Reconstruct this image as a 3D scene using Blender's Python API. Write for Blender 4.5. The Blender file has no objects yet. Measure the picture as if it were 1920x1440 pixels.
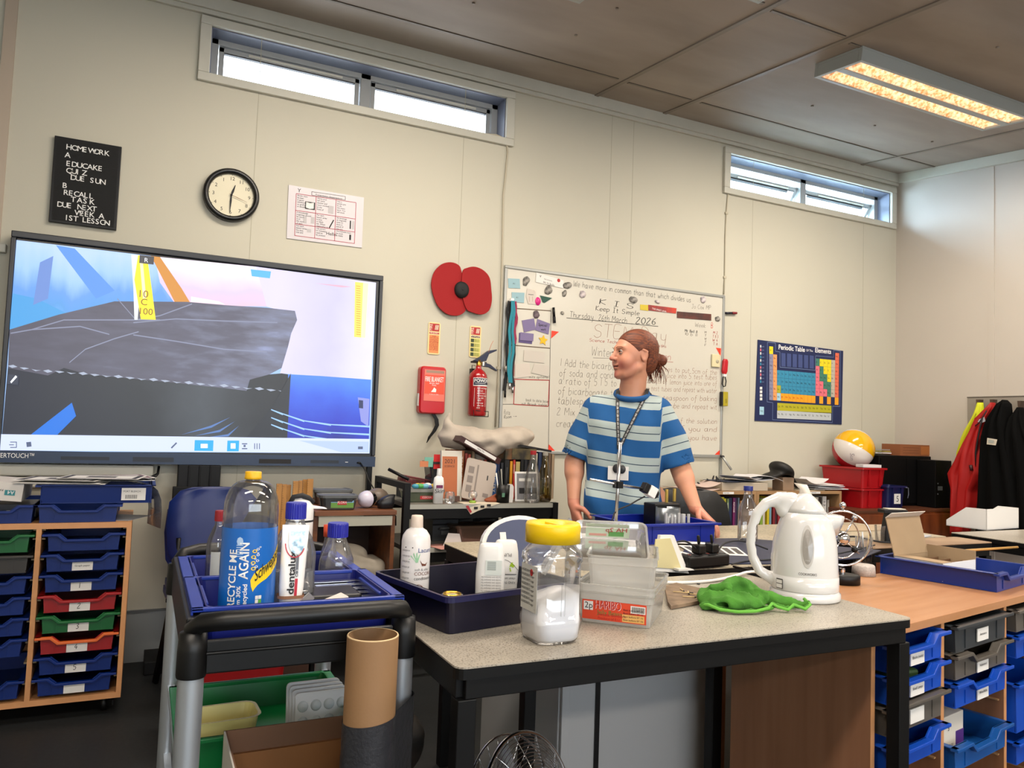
import bpy,math,random
import numpy as np
from mathutils import Vector,Matrix
D=bpy.data
sc=bpy.context.scene
COL=sc.collection
PI=math.pi
R_=math.radians
CAMPOS=Vector((0,0,1.20));FPX=1427.0
_y,_p,_r=R_(25.6),R_(3.4),R_(2.09)
FW=Vector((math.sin(_y)*math.cos(_p),math.cos(_y)*math.cos(_p),math.sin(_p)))
_r0=Vector((math.cos(_y),-math.sin(_y),0));_u0=_r0.cross(FW)
CR=_r0*math.cos(_r)+_u0*math.sin(_r);CU=_u0*math.cos(_r)-_r0*math.sin(_r)
cd=D.cameras.new('camera');cd.sensor_fit='HORIZONTAL';cd.sensor_width=36;cd.lens=36*FPX/1920
cd.clip_start=.02;cd.clip_end=200
cam=D.objects.new('camera',cd);COL.objects.link(cam)
cam.matrix_world=Matrix(((CR.x,CU.x,-FW.x,CAMPOS.x),(CR.y,CU.y,-FW.y,CAMPOS.y),(CR.z,CU.z,-FW.z,CAMPOS.z),(0,0,0,1)))
sc.camera=cam
def at(px,py,ax,v):
 d=FW+CR*((px-960)/FPX)-CU*((py-720)/FPX)
 t=(v-CAMPOS[ax])/d[ax]
 return CAMPOS+d*t
def ay(px,py,y):return at(px,py,1,y)
def az(px,py,z):return at(px,py,2,z)
w=D.worlds.new('sky');sc.world=w;w.use_nodes=True
bg=w.node_tree.nodes['Background'];bg.inputs[0].default_value=(.80,.90,1,1);bg.inputs[1].default_value=4.0
sc.view_settings.view_transform='Standard';sc.view_settings.look='None'
sc.view_settings.exposure=0.62;sc.view_settings.gamma=1.0
sc.view_settings.use_curve_mapping=False
sc.cycles.transparent_max_bounces=24
WALL=4.2;XR=5.45;XL=-2.6;YB=-4.2
def ceil_z(y):return 3.40-.112*(4.2-y)
def area(name,loc,rot,sx,sy,power,col,spread=PI):
 l=D.lights.new(name,'AREA');l.shape='RECTANGLE';l.size=sx;l.size_y=sy;l.energy=power;l.color=col;l.spread=spread
 o=D.objects.new(name,l);COL.objects.link(o);o.location=loc;o.rotation_euler=rot
 return o
area('rear_window_fill',(1.2,YB+.12,1.75),(R_(-90),0,0),5.6,1.5,120,(.93,.97,1.0))  # added fill lamp behind the camera, placed at an unseen rear window
area('clerestory_daylight',(1.05,4.52,3.14),(R_(-62),0,0),1.7,.3,10,(.78,.88,1.0))
area('clerestory_daylight_b',(4.5,4.52,3.14),(R_(-62),0,0),1.7,.3,80,(.52,.77,1.0))
MATS={}
def hexc(h):
 h=h.lstrip('#');c=[int(h[i:i+2],16)/255 for i in(0,2,4)]
 return tuple((x/12.92 if x<=.04045 else((x+.055)/1.055)**2.4)for x in c)+(1,)
def mat(name,col='#808080',rough=.5,metal=0,spec=.5,var=0,vscale=8,stretch=(1,1,1),col2=None,bump=0,bscale=60,emit=0,coat=0,sss=0,ramp=None,sheen=0):
 if name in MATS:return MATS[name]
 m=D.materials.new(name);m.use_nodes=True;nt=m.node_tree;N=nt.nodes;L=nt.links
 b=N['Principled BSDF'];c=hexc(col)
 b.inputs['Base Color'].default_value=c;b.inputs['Roughness'].default_value=rough
 b.inputs['Metallic'].default_value=metal;b.inputs['Specular IOR Level'].default_value=spec
 b.inputs['Coat Weight'].default_value=coat
 if sheen:b.inputs['Sheen Weight'].default_value=sheen
 if sss:b.inputs['Subsurface Weight'].default_value=sss;b.inputs['Subsurface Radius'].default_value=(.012,.005,.003);b.inputs['Subsurface Scale'].default_value=.6
 if emit:b.inputs['Emission Color'].default_value=c;b.inputs['Emission Strength'].default_value=emit
 tc=N.new('ShaderNodeTexCoord');mp=N.new('ShaderNodeMapping');mp.inputs['Scale'].default_value=stretch
 L.new(tc.outputs['Object'],mp.inputs[0])
 if var or col2:
  nz=N.new('ShaderNodeTexNoise');nz.inputs['Scale'].default_value=vscale;nz.inputs['Detail'].default_value=6
  L.new(mp.outputs[0],nz.inputs['Vector'])
  cr=N.new('ShaderNodeValToRGB');L.new(nz.outputs['Fac'],cr.inputs[0])
  e=cr.color_ramp.elements
  c2=hexc(col2)if col2 else tuple(x*(1-var)for x in c[:3])+(1,)
  e[0].position,e[1].position=(ramp or(.35,.65));e[0].color=c2;e[1].color=c
  L.new(cr.outputs[0],b.inputs['Base Color'])
  if emit:L.new(cr.outputs[0],b.inputs['Emission Color'])
 if bump:
  nb=N.new('ShaderNodeTexNoise');nb.inputs['Scale'].default_value=bscale;nb.inputs['Detail'].default_value=4
  L.new(mp.outputs[0],nb.inputs['Vector'])
  bp=N.new('ShaderNodeBump');bp.inputs['Strength'].default_value=bump;bp.inputs['Distance'].default_value=.004
  L.new(nb.outputs['Fac'],bp.inputs['Height']);L.new(bp.outputs[0],b.inputs['Normal'])
 MATS[name]=m;return m
def clear(name,col='#ffffff',gloss=.06,milky=0,mcol='#ffffff',rough=.03):
 """thin clear or milky plastic / glass: transparent + glossy (+ diffuse and translucent)"""
 if name in MATS:return MATS[name]
 m=D.materials.new(name);m.use_nodes=True;nt=m.node_tree;N=nt.nodes;L=nt.links
 N.remove(N['Principled BSDF']);out=N['Material Output']
 t=N.new('ShaderNodeBsdfTransparent');t.inputs[0].default_value=hexc(col)
 g=N.new('ShaderNodeBsdfGlossy');g.inputs['Roughness'].default_value=rough
 fr=N.new('ShaderNodeLayerWeight');fr.inputs[0].default_value=.35
 ma=N.new('ShaderNodeMath');ma.operation='MULTIPLY_ADD';ma.inputs[1].default_value=.75;ma.inputs[2].default_value=gloss
 L.new(fr.outputs['Fresnel'],ma.inputs[0])
 mx=N.new('ShaderNodeMixShader');L.new(ma.outputs[0],mx.inputs[0])
 base=t
 if milky:
  df=N.new('ShaderNodeBsdfDiffuse');df.inputs[0].default_value=hexc(mcol)
  tr=N.new('ShaderNodeBsdfTranslucent');tr.inputs[0].default_value=hexc(mcol)
  m1=N.new('ShaderNodeMixShader');m1.inputs[0].default_value=.45;L.new(df.outputs[0],m1.inputs[1]);L.new(tr.outputs[0],m1.inputs[2])
  m2=N.new('ShaderNodeMixShader');m2.inputs[0].default_value=milky;L.new(t.outputs[0],m2.inputs[1]);L.new(m1.outputs[0],m2.inputs[2]);base=m2
 L.new(base.outputs[0],mx.inputs[1]);L.new(g.outputs[0],mx.inputs[2]);L.new(mx.outputs[0],out.inputs[0])
 MATS[name]=m;return m
def speck(name,col,col2,rough=.35,scale=260,big='#8c8474'):
 if name in MATS:return MATS[name]
 m=mat(name,col,rough,var=.01,vscale=5)
 nt=m.node_tree;N=nt.nodes;L=nt.links;b=N['Principled BSDF']
 tc=N.new('ShaderNodeTexCoord')
 def noise(s,lo,hi,c1,c2):
  n=N.new('ShaderNodeTexNoise');n.inputs['Scale'].default_value=s;n.inputs['Detail'].default_value=3;L.new(tc.outputs['Object'],n.inputs['Vector'])
  r=N.new('ShaderNodeValToRGB');L.new(n.outputs['Fac'],r.inputs[0]);r.color_ramp.elements[0].position=lo;r.color_ramp.elements[1].position=hi
  r.color_ramp.elements[0].color=c1;r.color_ramp.elements[1].color=c2;return r
 r1=noise(scale,.36,.47,hexc(col2),hexc(col));r2=noise(4,.3,.7,hexc(big),(1,1,1,1))
 mx=N.new('ShaderNodeMix');mx.data_type='RGBA';mx.blend_type='MULTIPLY';mx.inputs[0].default_value=.35
 L.new(r1.outputs[0],mx.inputs[6]);L.new(r2.outputs[0],mx.inputs[7]);L.new(mx.outputs[2],b.inputs['Base Color'])
 return m
def rrect(w_,d_,r,n=4):
 r=min(r,w_/2-1e-4,d_/2-1e-4);pts=[]
 for cx,cy,a0 in((w_/2-r,d_/2-r,0),(-w_/2+r,d_/2-r,90),(-w_/2+r,-d_/2+r,180),(w_/2-r,-d_/2+r,270)):
  for k in range(n+1):
   a=R_(a0+90*k/n);pts.append((cx+r*math.cos(a),cy+r*math.sin(a)))
 return pts
TXT={}
def text_geo(s,off=0):
 key=(s,off)
 if key in TXT:return TXT[key]
 cu=D.curves.new('t','FONT');cu.body=s;cu.size=1;cu.resolution_u=3;cu.offset=off
 o=D.objects.new('t',cu);COL.objects.link(o);dg=bpy.context.evaluated_depsgraph_get()
 me=D.meshes.new_from_object(o.evaluated_get(dg))
 v=[tuple(q.co)for q in me.vertices];f=[tuple(p.vertices)for p in me.polygons]
 D.objects.remove(o);D.curves.remove(cu);D.meshes.remove(me)
 TXT[key]=(v,f);return TXT[key]
class M:
 def __init__(s,T=None):s.v=[];s.f=[];s.mi=[];s.sm=[];s.mats=[];s.T=T or Matrix()
 def add(s,vs,fs,m,smooth=False):
  if m not in s.mats:s.mats.append(m)
  k=s.mats.index(m);b=len(s.v)
  s.v+=[tuple(s.T@Vector(q))for q in vs]
  for f in fs:s.f.append(tuple(b+i for i in f));s.mi.append(k);s.sm.append(smooth)
  return s
 def box(s,x0,x1,y0,y1,z0,z1,m):
  v=[(x,y,z)for z in(z0,z1)for y in(y0,y1)for x in(x0,x1)]
  return s.add(v,[(0,2,3,1),(4,5,7,6),(0,1,5,4),(2,6,7,3),(0,4,6,2),(1,3,7,5)],m)
 def tube(s,pts,r,m,n=8,closed=False,caps=True,flat=1):
  P=[Vector(p)for p in pts];N=len(P);vs=[];up=None
  rr=r if isinstance(r,(list,tuple))else[r]*N
  for i in range(N):
   a=P[(i-1)%N]if(i>0 or closed)else P[i];b=P[(i+1)%N]if(i<N-1 or closed)else P[i]
   t=(b-a).normalized()if(b-a).length>1e-9 else Vector((0,0,1))
   if up is None:up=Vector((0,0,1))if abs(t.z)<.9 else Vector((1,0,0))
   x=t.cross(up).normalized();up=x.cross(t).normalized()
   for k in range(n):
    an=2*PI*k/n;vs.append(P[i]+x*(rr[i]*math.cos(an))+up*(rr[i]*flat*math.sin(an)))
  fs=[]
  for i in range(N if closed else N-1):
   j=(i+1)%N
   for k in range(n):fs.append((i*n+k,i*n+(k+1)%n,j*n+(k+1)%n,j*n+k))
  if caps and not closed:fs+=[tuple(range(n))[::-1],tuple(range((N-1)*n,N*n))]
  return s.add(vs,fs,m,True)
 def cyl(s,x,y,z0,z1,r,m,n=24,r2=None,smooth=True):
  r2=r if r2 is None else r2
  return s.lathe([(0,z0),(r,z0),(r2,z1),(0,z1)],m,n,(x,y,0),smooth=False)if not smooth else s.lathe([(0,z0),(r*.999,z0),(r,z0+1e-4),(r2,z1-1e-4),(r2*.999,z1),(0,z1)],m,n,(x,y,0))
 def lathe(s,prof,m,n=32,c=(0,0,0),sx=1,sy=1,smooth=True,a0=0,a1=360):
  vs=[];fs=[];full=abs(a1-a0)>=359.9;nn=n if full else n+1
  for r,z in prof:
   for k in range(nn):
    a=R_(a0+(a1-a0)*k/n);vs.append((c[0]+r*sx*math.cos(a),c[1]+r*sy*math.sin(a),c[2]+z))
  for i in range(len(prof)-1):
   for k in range(n):
    q=(k+1)%nn;A,B,C_,E=i*nn+k,i*nn+q,(i+1)*nn+q,(i+1)*nn+k
    if prof[i][0]<1e-9:fs.append((A,C_,E))
    elif prof[i+1][0]<1e-9:fs.append((A,B,E))
    else:fs.append((A,B,C_,E))
  return s.add(vs,fs,m,smooth)
 def loft(s,rings,m,caps=(True,True),smooth=True,closed=True):
  n=len(rings[0]);vs=[p for r in rings for p in r];fs=[]
  for i in range(len(rings)-1):
   for k in range(n if closed else n-1):fs.append((i*n+k,i*n+(k+1)%n,(i+1)*n+(k+1)%n,(i+1)*n+k))
  if caps[0]:fs.append(tuple(range(n))[::-1])
  if caps[1]:fs.append(tuple(range((len(rings)-1)*n,len(rings)*n)))
  return s.add(vs,fs,m,smooth)
 def rloft(s,secs,m,caps=(True,True),smooth=False,n=4):
  return s.loft([[(x+(q[4]if len(q)>4 else 0),y+(q[5]if len(q)>5 else 0),q[0])for x,y in rrect(q[1],q[2],q[3],n)]for q in secs],m,caps,smooth)
 def prism(s,poly,m,d0,d1,plane='xz',smooth=False):
  def P(a,b,d):return{'xz':(a,d,b),'xy':(a,b,d),'yz':(d,a,b)}[plane]
  n=len(poly);vs=[P(a,b,d0)for a,b in poly]+[P(a,b,d1)for a,b in poly]
  fs=[tuple(range(n)),tuple(range(n,2*n))[::-1]]+[(i,n+i,n+(i+1)%n,(i+1)%n)for i in range(n)]
  return s.add(vs,fs,m,smooth)
 def poly3(s,pts,m):return s.add(pts,[tuple(range(len(pts)))],m)
 def sphere(s,c,r,m,n=20,sc=(1,1,1)):
  k=n//2;prof=[(r*math.sin(PI*i/k),-r*math.cos(PI*i/k))for i in range(k+1)];prof[0]=(0,-r);prof[-1]=(0,r)
  vs=[];T0=s.T;s.T=T0@Matrix.Translation(c)@Matrix.Diagonal((*sc,1));s.lathe(prof,m,n);s.T=T0;return s
 def text(s,t,m,o,size,right=(1,0,0),up=(0,0,1),align='l',width=None,warp=None,off=0):
  v,f=text_geo(t,off)
  if not v:return s
  w_=max(q[0]for q in v);sx=(width/w_)if width else size;off={'l':0,'c':-w_*sx/2,'r':-w_*sx}[align]
  r,u,o=Vector(right).normalized(),Vector(up).normalized(),Vector(o)
  if warp:return s.add([warp(off+q[0]*sx,q[1]*size)for q in v],f,m)
  return s.add([o+r*(off+q[0]*sx)+u*(q[1]*size)for q in v],f,m)
 def build(s,name,parent=None,bevel=0,loc=None,rot=None,solid=0,sub=0,seg=2):
  me=D.meshes.new(name);me.from_pydata(s.v,[],s.f);me.update()
  for m in s.mats:me.materials.append(m)
  me.polygons.foreach_set('material_index',s.mi);me.polygons.foreach_set('use_smooth',s.sm)
  o=D.objects.new(name,me);COL.objects.link(o)
  if parent:o.parent=parent
  if loc:o.location=loc
  if rot:o.rotation_euler=rot
  if solid:q=o.modifiers.new('s','SOLIDIFY');q.thickness=solid;q.offset=0
  if sub:q=o.modifiers.new('u','SUBSURF');q.levels=q.render_levels=sub
  if bevel:q=o.modifiers.new('b','BEVEL');q.width=bevel;q.segments=seg;q.limit_method='ANGLE';q.angle_limit=R_(50)
  return o
def tag(o,label,cat,group=None):
 o['label']=label;o['category']=cat
 if group:o['group']=group
 return o
def thing(name,label,cat,loc=(0,0,0),rz=0,group=None):
 o=D.objects.new(name,None);COL.objects.link(o);o.location=loc;o.rotation_euler=(0,0,rz);o.empty_display_size=.05
 return tag(o,label,cat,group)
def struct(o):o['kind']='structure';return o
def dup(o,loc,rz,label,group=None):
 c=o.copy();COL.objects.link(c);c.location=loc;c.rotation_euler=(0,0,rz);c['label']=label
 if group:c['group']=group
 for ch in list(o.children):
  d=ch.copy();COL.objects.link(d);d.parent=c
  for g in list(ch.children):e=g.copy();COL.objects.link(e);e.parent=d
 return c
white_wall=mat('wall_paint','#c2beae',.75,var=.05,vscale=1.1,bump=.05,bscale=90)
trim_m=mat('trim_paint','#c6c4b8',.5,var=.05,vscale=9)
pine=mat('beech_laminate','#b5835c',.38,col2='#a87449',vscale=3,stretch=(1,9,9),ramp=(.3,.7));pine_v_shaded=mat('beech_side_shaded','#8c6247',.45,col2='#7d543a',vscale=3,stretch=(9,9,.6),ramp=(.3,.7))  # second beech, upright grain: side panels darkened in colour for the shade there
blk=mat('black_plastic','#060608',.42,spec=.35)
blkm=mat('black_metal','#030304',.5,spec=.3)
steel=mat('steel','#c9cacb',.22,metal=1)
alu=mat('aluminium_tube','#b9c0c8',.38,metal=.75)
wht=mat('white_plastic','#e9e8e6',.3)
paper=mat('paper','#dddbd8',.8)
ink=mat('ink','#1c1c20',.7)
blue_t=mat('blue_tray_plastic','#04246a',.4,spec=.35);dblue_t=mat('deep_blue_plastic','#0f1c84',.38)
green_t=mat('green_tray_plastic','#0a5c2a',.35);red_t=mat('red_tray_plastic','#930f12',.35)
grey_t=mat('grey_tray_plastic','#33302d',.4);navy_t=mat('navy_tray_plastic','#080720',.35)
G={'a':'3,4 1,4 0,2 1,0 2.4,.6 3,4/3,4 3.1,.6 4,0','b':'0,7 0,0 2,0 3,2 2,4 0,3.2','c':'3,3.5 2,4 .6,3.4 0,2 .6,.4 2,0 3,.5','d':'3,4 1,4 0,2 1,0 3,1/3,7 3,0','e':'0,2 3,2.3 2.5,3.8 1,4 0,2 .8,.2 3,.4','f':'3,6.5 2,7 1.2,5.5 1.2,-2 .4,-3/0,3.6 2.6,3.8','g':'3,4 1,4 0,2 1,.2 3,1/3,4 3,-2 1.6,-3 0,-2.2','h':'0,7 0,0/0,2.6 1.5,4 2.7,3.4 2.8,0','i':'.6,4 .6,0/.6,5.4 .6,5.8','j':'1.2,4 1.2,-2 0,-3/1.2,5.4 1.2,5.8','k':'0,7 0,0/2.6,4 0,2 2.8,0','l':'.5,7 .5,.6 1.2,0','m':'0,4 0,0/0,3 1.2,4 1.9,3 1.9,0/1.9,3 3.2,4 4,3 4,0','n':'0,4 0,0/0,2.8 1.5,4 2.7,3.2 2.8,0','o':'1.5,4 .2,3.2 0,1.6 1.2,0 2.6,.6 3,2.4 1.5,4','p':'0,4 0,-3/0,3.4 1.6,4 3,2.6 2,.3 0,.4','q':'3,4 1,4 0,2 1,.2 3,1/3,4 3,-3','r':'0,4 0,0/0,2.4 1,3.8 2.4,3.8','s':'2.6,3.6 1.2,4 .4,3 2.4,1.4 1.8,.1 0,.4','t':'1.2,6 1.2,.6 2.4,0/0,4 2.6,4.1','u':'0,4 0,1 1,0 2.6,.8/2.8,4 2.8,0','v':'0,4 1.4,0 2.8,4','w':'0,4 .8,0 2,3 3,0 4,4','x':'0,4 2.8,0/2.8,4 0,0','y':'0,4 .4,1.2 2,.6 2.8,1.4/2.9,4 2.6,-2 1,-3','z':'0,4 2.8,4 0,0 2.9,0','A':'0,0 1.8,7 3.6,0/.7,2.6 3.1,2.6','B':'0,0 0,7 2.4,6.6 2.6,4.4 0,3.8 2.8,3 2.8,.6 0,0','C':'4,6 2.4,7 .4,5.4 .2,1.8 2,0 4,1','D':'0,0 0,7 2.6,6.4 4,3.6 2.8,.6 0,0','E':'3.4,7 0,7 0,0 3.6,0/0,3.6 2.8,3.6','I':'0,7 2.6,7/1.3,7 1.3,0/0,0 2.6,0','J':'0,7 3.4,7/2,7 2,1 .8,0 0,1','K':'0,7 0,0/3.2,7 0,3.4 3.4,0','M':'0,0 .4,7 2.4,2.6 4.4,7 4.8,0','N':'0,0 0,7 3.4,0 3.4,7','R':'0,0 0,7 2.4,6.8 2.8,4.6 0,3.6 3.2,0','S':'3.6,6 2,7 .2,5.8 .8,4 3.2,3 3.4,1 1.6,0 0,1','T':'0,7 4,7/2,7 2,0','W':'0,7 1,0 2.6,5 4,0 5.2,7','P':'0,0 0,7 3,6.4 2.8,4 0,3.6','F':'3.4,7 0,7 0,0/0,3.6 2.6,3.6','X':'0,7 3.4,0/3.4,7 0,0','?':'0,6 1.4,7 2.8,6 1.4,3.4 1.4,2/1.4,.4 1.4,0','0':'1.5,7 .1,5 .1,2 1.5,0 3,2 3,5 1.5,7','1':'.8,7 .8,0','2':'0,5.6 1.4,7 2.8,5.6 0,0 3.2,.2','3':'0,6.6 2,7 2.6,5.4 1,4 2.8,2.4 2,.2 0,.4','4':'2.2,7 0,2.6 3.2,2.6/2.2,4.4 2,0','5':'3,7 .4,7 .2,4 2.2,4 3,2 1.8,0 0,.6','6':'2.6,7 .4,4 .2,1 1.8,0 2.8,1.6 1.8,3.2 .4,2.4','7':'0,7 3,7 1,0','8':'1.5,4 .2,5.4 1.5,7 2.8,5.4 1.5,4 0,2 1.5,0 3,2 1.5,4','9':'2.8,5 1.2,4 .2,5.6 1.4,7 2.8,5.4 2.4,0','.':'.2,.2 .5,.1','-':'0,3 2.4,3',':':'.4,3 .4,3.3/.4,.3 .4,.6','>':'0,3 4,3/3,4 4,3 3,2'}
def write(mb,t,m,o,h,right=(1,0,0),up=(0,0,1),lw=.0022,slant=.08,gap=1.3,rnd=None):
 rnd=rnd or random.Random(len(t)*7+3)
 r,u,o=Vector(right).normalized(),Vector(up).normalized(),Vector(o);k=h/7;x=0
 for ch in t:
  if ch==' ':x+=3.4;continue
  g=G.get(ch)or G.get(ch.lower())
  if not g:x+=3;continue
  mxx=0;dy=rnd.uniform(-.3,.3)
  for st in g.split('/'):
   P=[tuple(map(float,q.split(',')))for q in st.split()]
   mxx=max(mxx,max(q[0]for q in P));Q=[]
   for i in range(len(P)-1):
    p0,p1,p2,p3=P[max(i-1,0)],P[i],P[i+1],P[min(i+2,len(P)-1)]
    for q in range(4):
     s_=q/4;Q.append(tuple(.5*((2*p1[j])+(-p0[j]+p2[j])*s_+(2*p0[j]-5*p1[j]+4*p2[j]-p3[j])*s_*s_+(-p0[j]+3*p1[j]-3*p2[j]+p3[j])*s_**3)for j in(0,1)))
   Q.append(P[-1]);vs=[];fs=[]
   for i,(a,b)in enumerate(Q):
    a2,b2=Q[min(i+1,len(Q)-1)];a1,b1=Q[max(i-1,0)];dx,dz=a2-a1,b2-b1;l=math.hypot(dx,dz)or 1
    nx,nz=-dz/l*lw/2/k,dx/l*lw/2/k
    for sg in(1,-1):aa,bb=x+a+sg*nx,b+dy+sg*nz;vs.append(o+r*((aa+bb*slant)*k)+u*(bb*k))
    if i:fs.append((2*i-2,2*i-1,2*i+1,2*i))
   mb.add(vs,fs,m)
  x+=mxx+gap
 return x*k
W1=(.195,1.90,2.99,3.245);W2=(3.68,5.37,2.985,3.235);TH=.30
m=M();xs=[XL-.2,W1[0],W1[1],W2[0],W2[1],XR+.2]
m.box(xs[0],xs[5],WALL,WALL+TH,-.1,2.985,white_wall);m.box(xs[0],xs[5],WALL,WALL+TH,3.245,3.7,white_wall)
for a,b in((0,1),(2,3),(4,5)):m.box(xs[a],xs[b],WALL,WALL+TH,2.985,3.245,white_wall)
m.box(W1[0],W1[1],WALL,WALL+TH,2.985,2.99,white_wall);m.box(W2[0],W2[1],WALL,WALL+TH,3.235,3.245,white_wall)
seam=mat('panel_seam','#a9a592',.8)
for px,py in((478,300),(868,300),(1187,300),(1147,262),(1411,420),(1619,440)):
 X=ay(px,py,WALL).x;m.box(X-.0016,X+.0016,WALL-.0008,WALL,.12,3.33,seam)
struct(m.build('wall_back'))
wr=mat('right_wall_paint','#c2bab0',.6,var=.05,vscale=1.2,bump=.04)
m=M();m.box(XR,XR+.2,YB,WALL,-.1,3.7,wr)
for y in(3.42,1.9,.4):m.box(XR-.004,XR,y-.02,y+.02,0,3.3,wr)
struct(m.build('wall_right'))
m=M();m.box(XL-.2,XL,YB,WALL,-.1,3.7,white_wall);struct(m.build('wall_left'))
m=M();m.box(XL,XR,YB-.2,YB,-.1,.95,white_wall);m.box(XL,XR,YB-.2,YB,2.42,3.7,white_wall);m.box(XL,-1.7,YB-.2,YB,.95,2.42,white_wall);m.box(4.1,XR,YB-.2,YB,.95,2.42,white_wall);struct(m.build('wall_rear'))
m=M()
for x in(-1.7,-.25,1.2,2.65,4.05):m.box(x,x+.05,YB-.14,YB-.06,.95,2.42,wht)
m.box(-1.7,4.1,YB-.14,YB-.06,.95,1.0,wht);m.box(-1.7,4.1,YB-.14,YB-.06,2.37,2.42,wht);m.box(-1.65,4.05,YB-.11,YB-.10,1.0,2.37,clear('window_glass',gloss=.03));struct(m.build('window_3'))
floor_m=mat('floor_vinyl','#1e2123',.5,col2='#16181a',vscale=60,bump=.04,bscale=300)
m=M();m.box(XL-.2,XR+.2,YB-.2,WALL+.2,-.1,0,floor_m);struct(m.build('floor'))
ceil_m=mat('ceiling_board','#a1958a',.75,col2='#8f8379',vscale=1.6,stretch=(.7,2,1),bump=.06,bscale=40)
def cprism(m,x0,x1,y0,y1,d0,d1,mm):
 v=[(x,y,ceil_z(y)-d)for d in(d1,d0)for y in(y0,y1)for x in(x0,x1)]
 m.add(v,[(0,2,3,1),(4,5,7,6),(0,1,5,4),(2,6,7,3),(0,4,6,2),(1,3,7,5)],mm)
m=M();cprism(m,XL-.2,XR+.2,YB-.2,WALL+TH,-.15,0,ceil_m);struct(m.build('ceiling'))
def atc(px,py):
 d=FW+CR*((px-960)/FPX)-CU*((py-720)/FPX);n=Vector((0,-.112,1));c0=Vector((0,4.2,3.40))
 return CAMPOS+d*((c0-CAMPOS).dot(n)/d.dot(n))
bat=mat('ceiling_batten','#83796e',.6);joint=mat('ceiling_joint','#3e3831',.8)
m=M()
for x in(ay(1113,180,4.2).x,ay(1240,217,4.2).x,5.0,.1,-2.3):
 cprism(m,x-.014,x+.014,YB,WALL,0,.007,bat);cprism(m,x+.014,x+.017,YB,WALL,0,.002,joint)
xb=[XL,ay(1113,180,4.2).x-.05,ay(1113,180,4.2).x+.03,ay(1240,217,4.2).x-.03,ay(1240,217,4.2).x+.05,XR]
for seg,pts in((0,((900,77),)),(1,((1240,172),)),(2,((1560,260),(1760,140))),(1,((1520,46),)),(0,((1400,-5),))):
 for q in pts:
  y=atc(*q).y;cprism(m,xb[2*seg],xb[2*seg+1],y-.009,y+.009,0,.005,bat);cprism(m,xb[2*seg],xb[2*seg+1],y-.012,y-.009,0,.002,joint)
for px,py in((1080,65),(888,5),(1157,15),(1523,198),(1870,88),(1640,235),(1748,265)):
 p=atc(px,py);m.cyl(p.x,p.y,p.z-.006,p.z,.008,bat,10)
struct(m.build('trim_2'))
m=M()
m.box(XL,XR,WALL-.035,WALL,3.325,3.40,trim_m);m.box(XL,XR,WALL-.022,WALL,3.300,3.325,trim_m)
v=[(XR-s,y,ceil_z(y)-d)for s in(.03,0)for y in(YB,WALL)for d in(.075,0)]
m.add(v,[(0,1,3,2),(4,6,7,5),(0,4,5,1),(2,3,7,6),(0,2,6,4),(1,5,7,3)],trim_m)
struct(m.build('trim_1',bevel=.003))
sk=mat('skirting','#8d9192',.5)
m=M();m.box(XL,XR,WALL-.012,WALL,0,.245,sk);m.box(XL,XR,WALL-.016,WALL,.24,.25,mat('skirting_line','#5d6163',.5));struct(m.build('baseboard_back'))
m=M();m.box(XR-.012,XR,YB,WALL-.02,0,.13,sk);struct(m.build('baseboard_right'))
m=M();X=ay(20,200,WALL).x;m.box(X-.05,X,WALL-.012,WALL,.25,3.3,mat('trim_beige','#b3a493',.6));struct(m.build('trim_3'))
m=M();z=ay(5,467,WALL).z;m.box(XL,ay(14,460,WALL).x,WALL-.04,WALL,z-.02,z+.02,trim_m);struct(m.build('trim_4',bevel=.004))
upvc=mat('grey_frame','#9a9c9c',.4);glassw=clear('window_glass');rub=mat('gasket','#16181c',.6)
revl=mat('blue_grey_reveal','#6b7184',.5)
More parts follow.
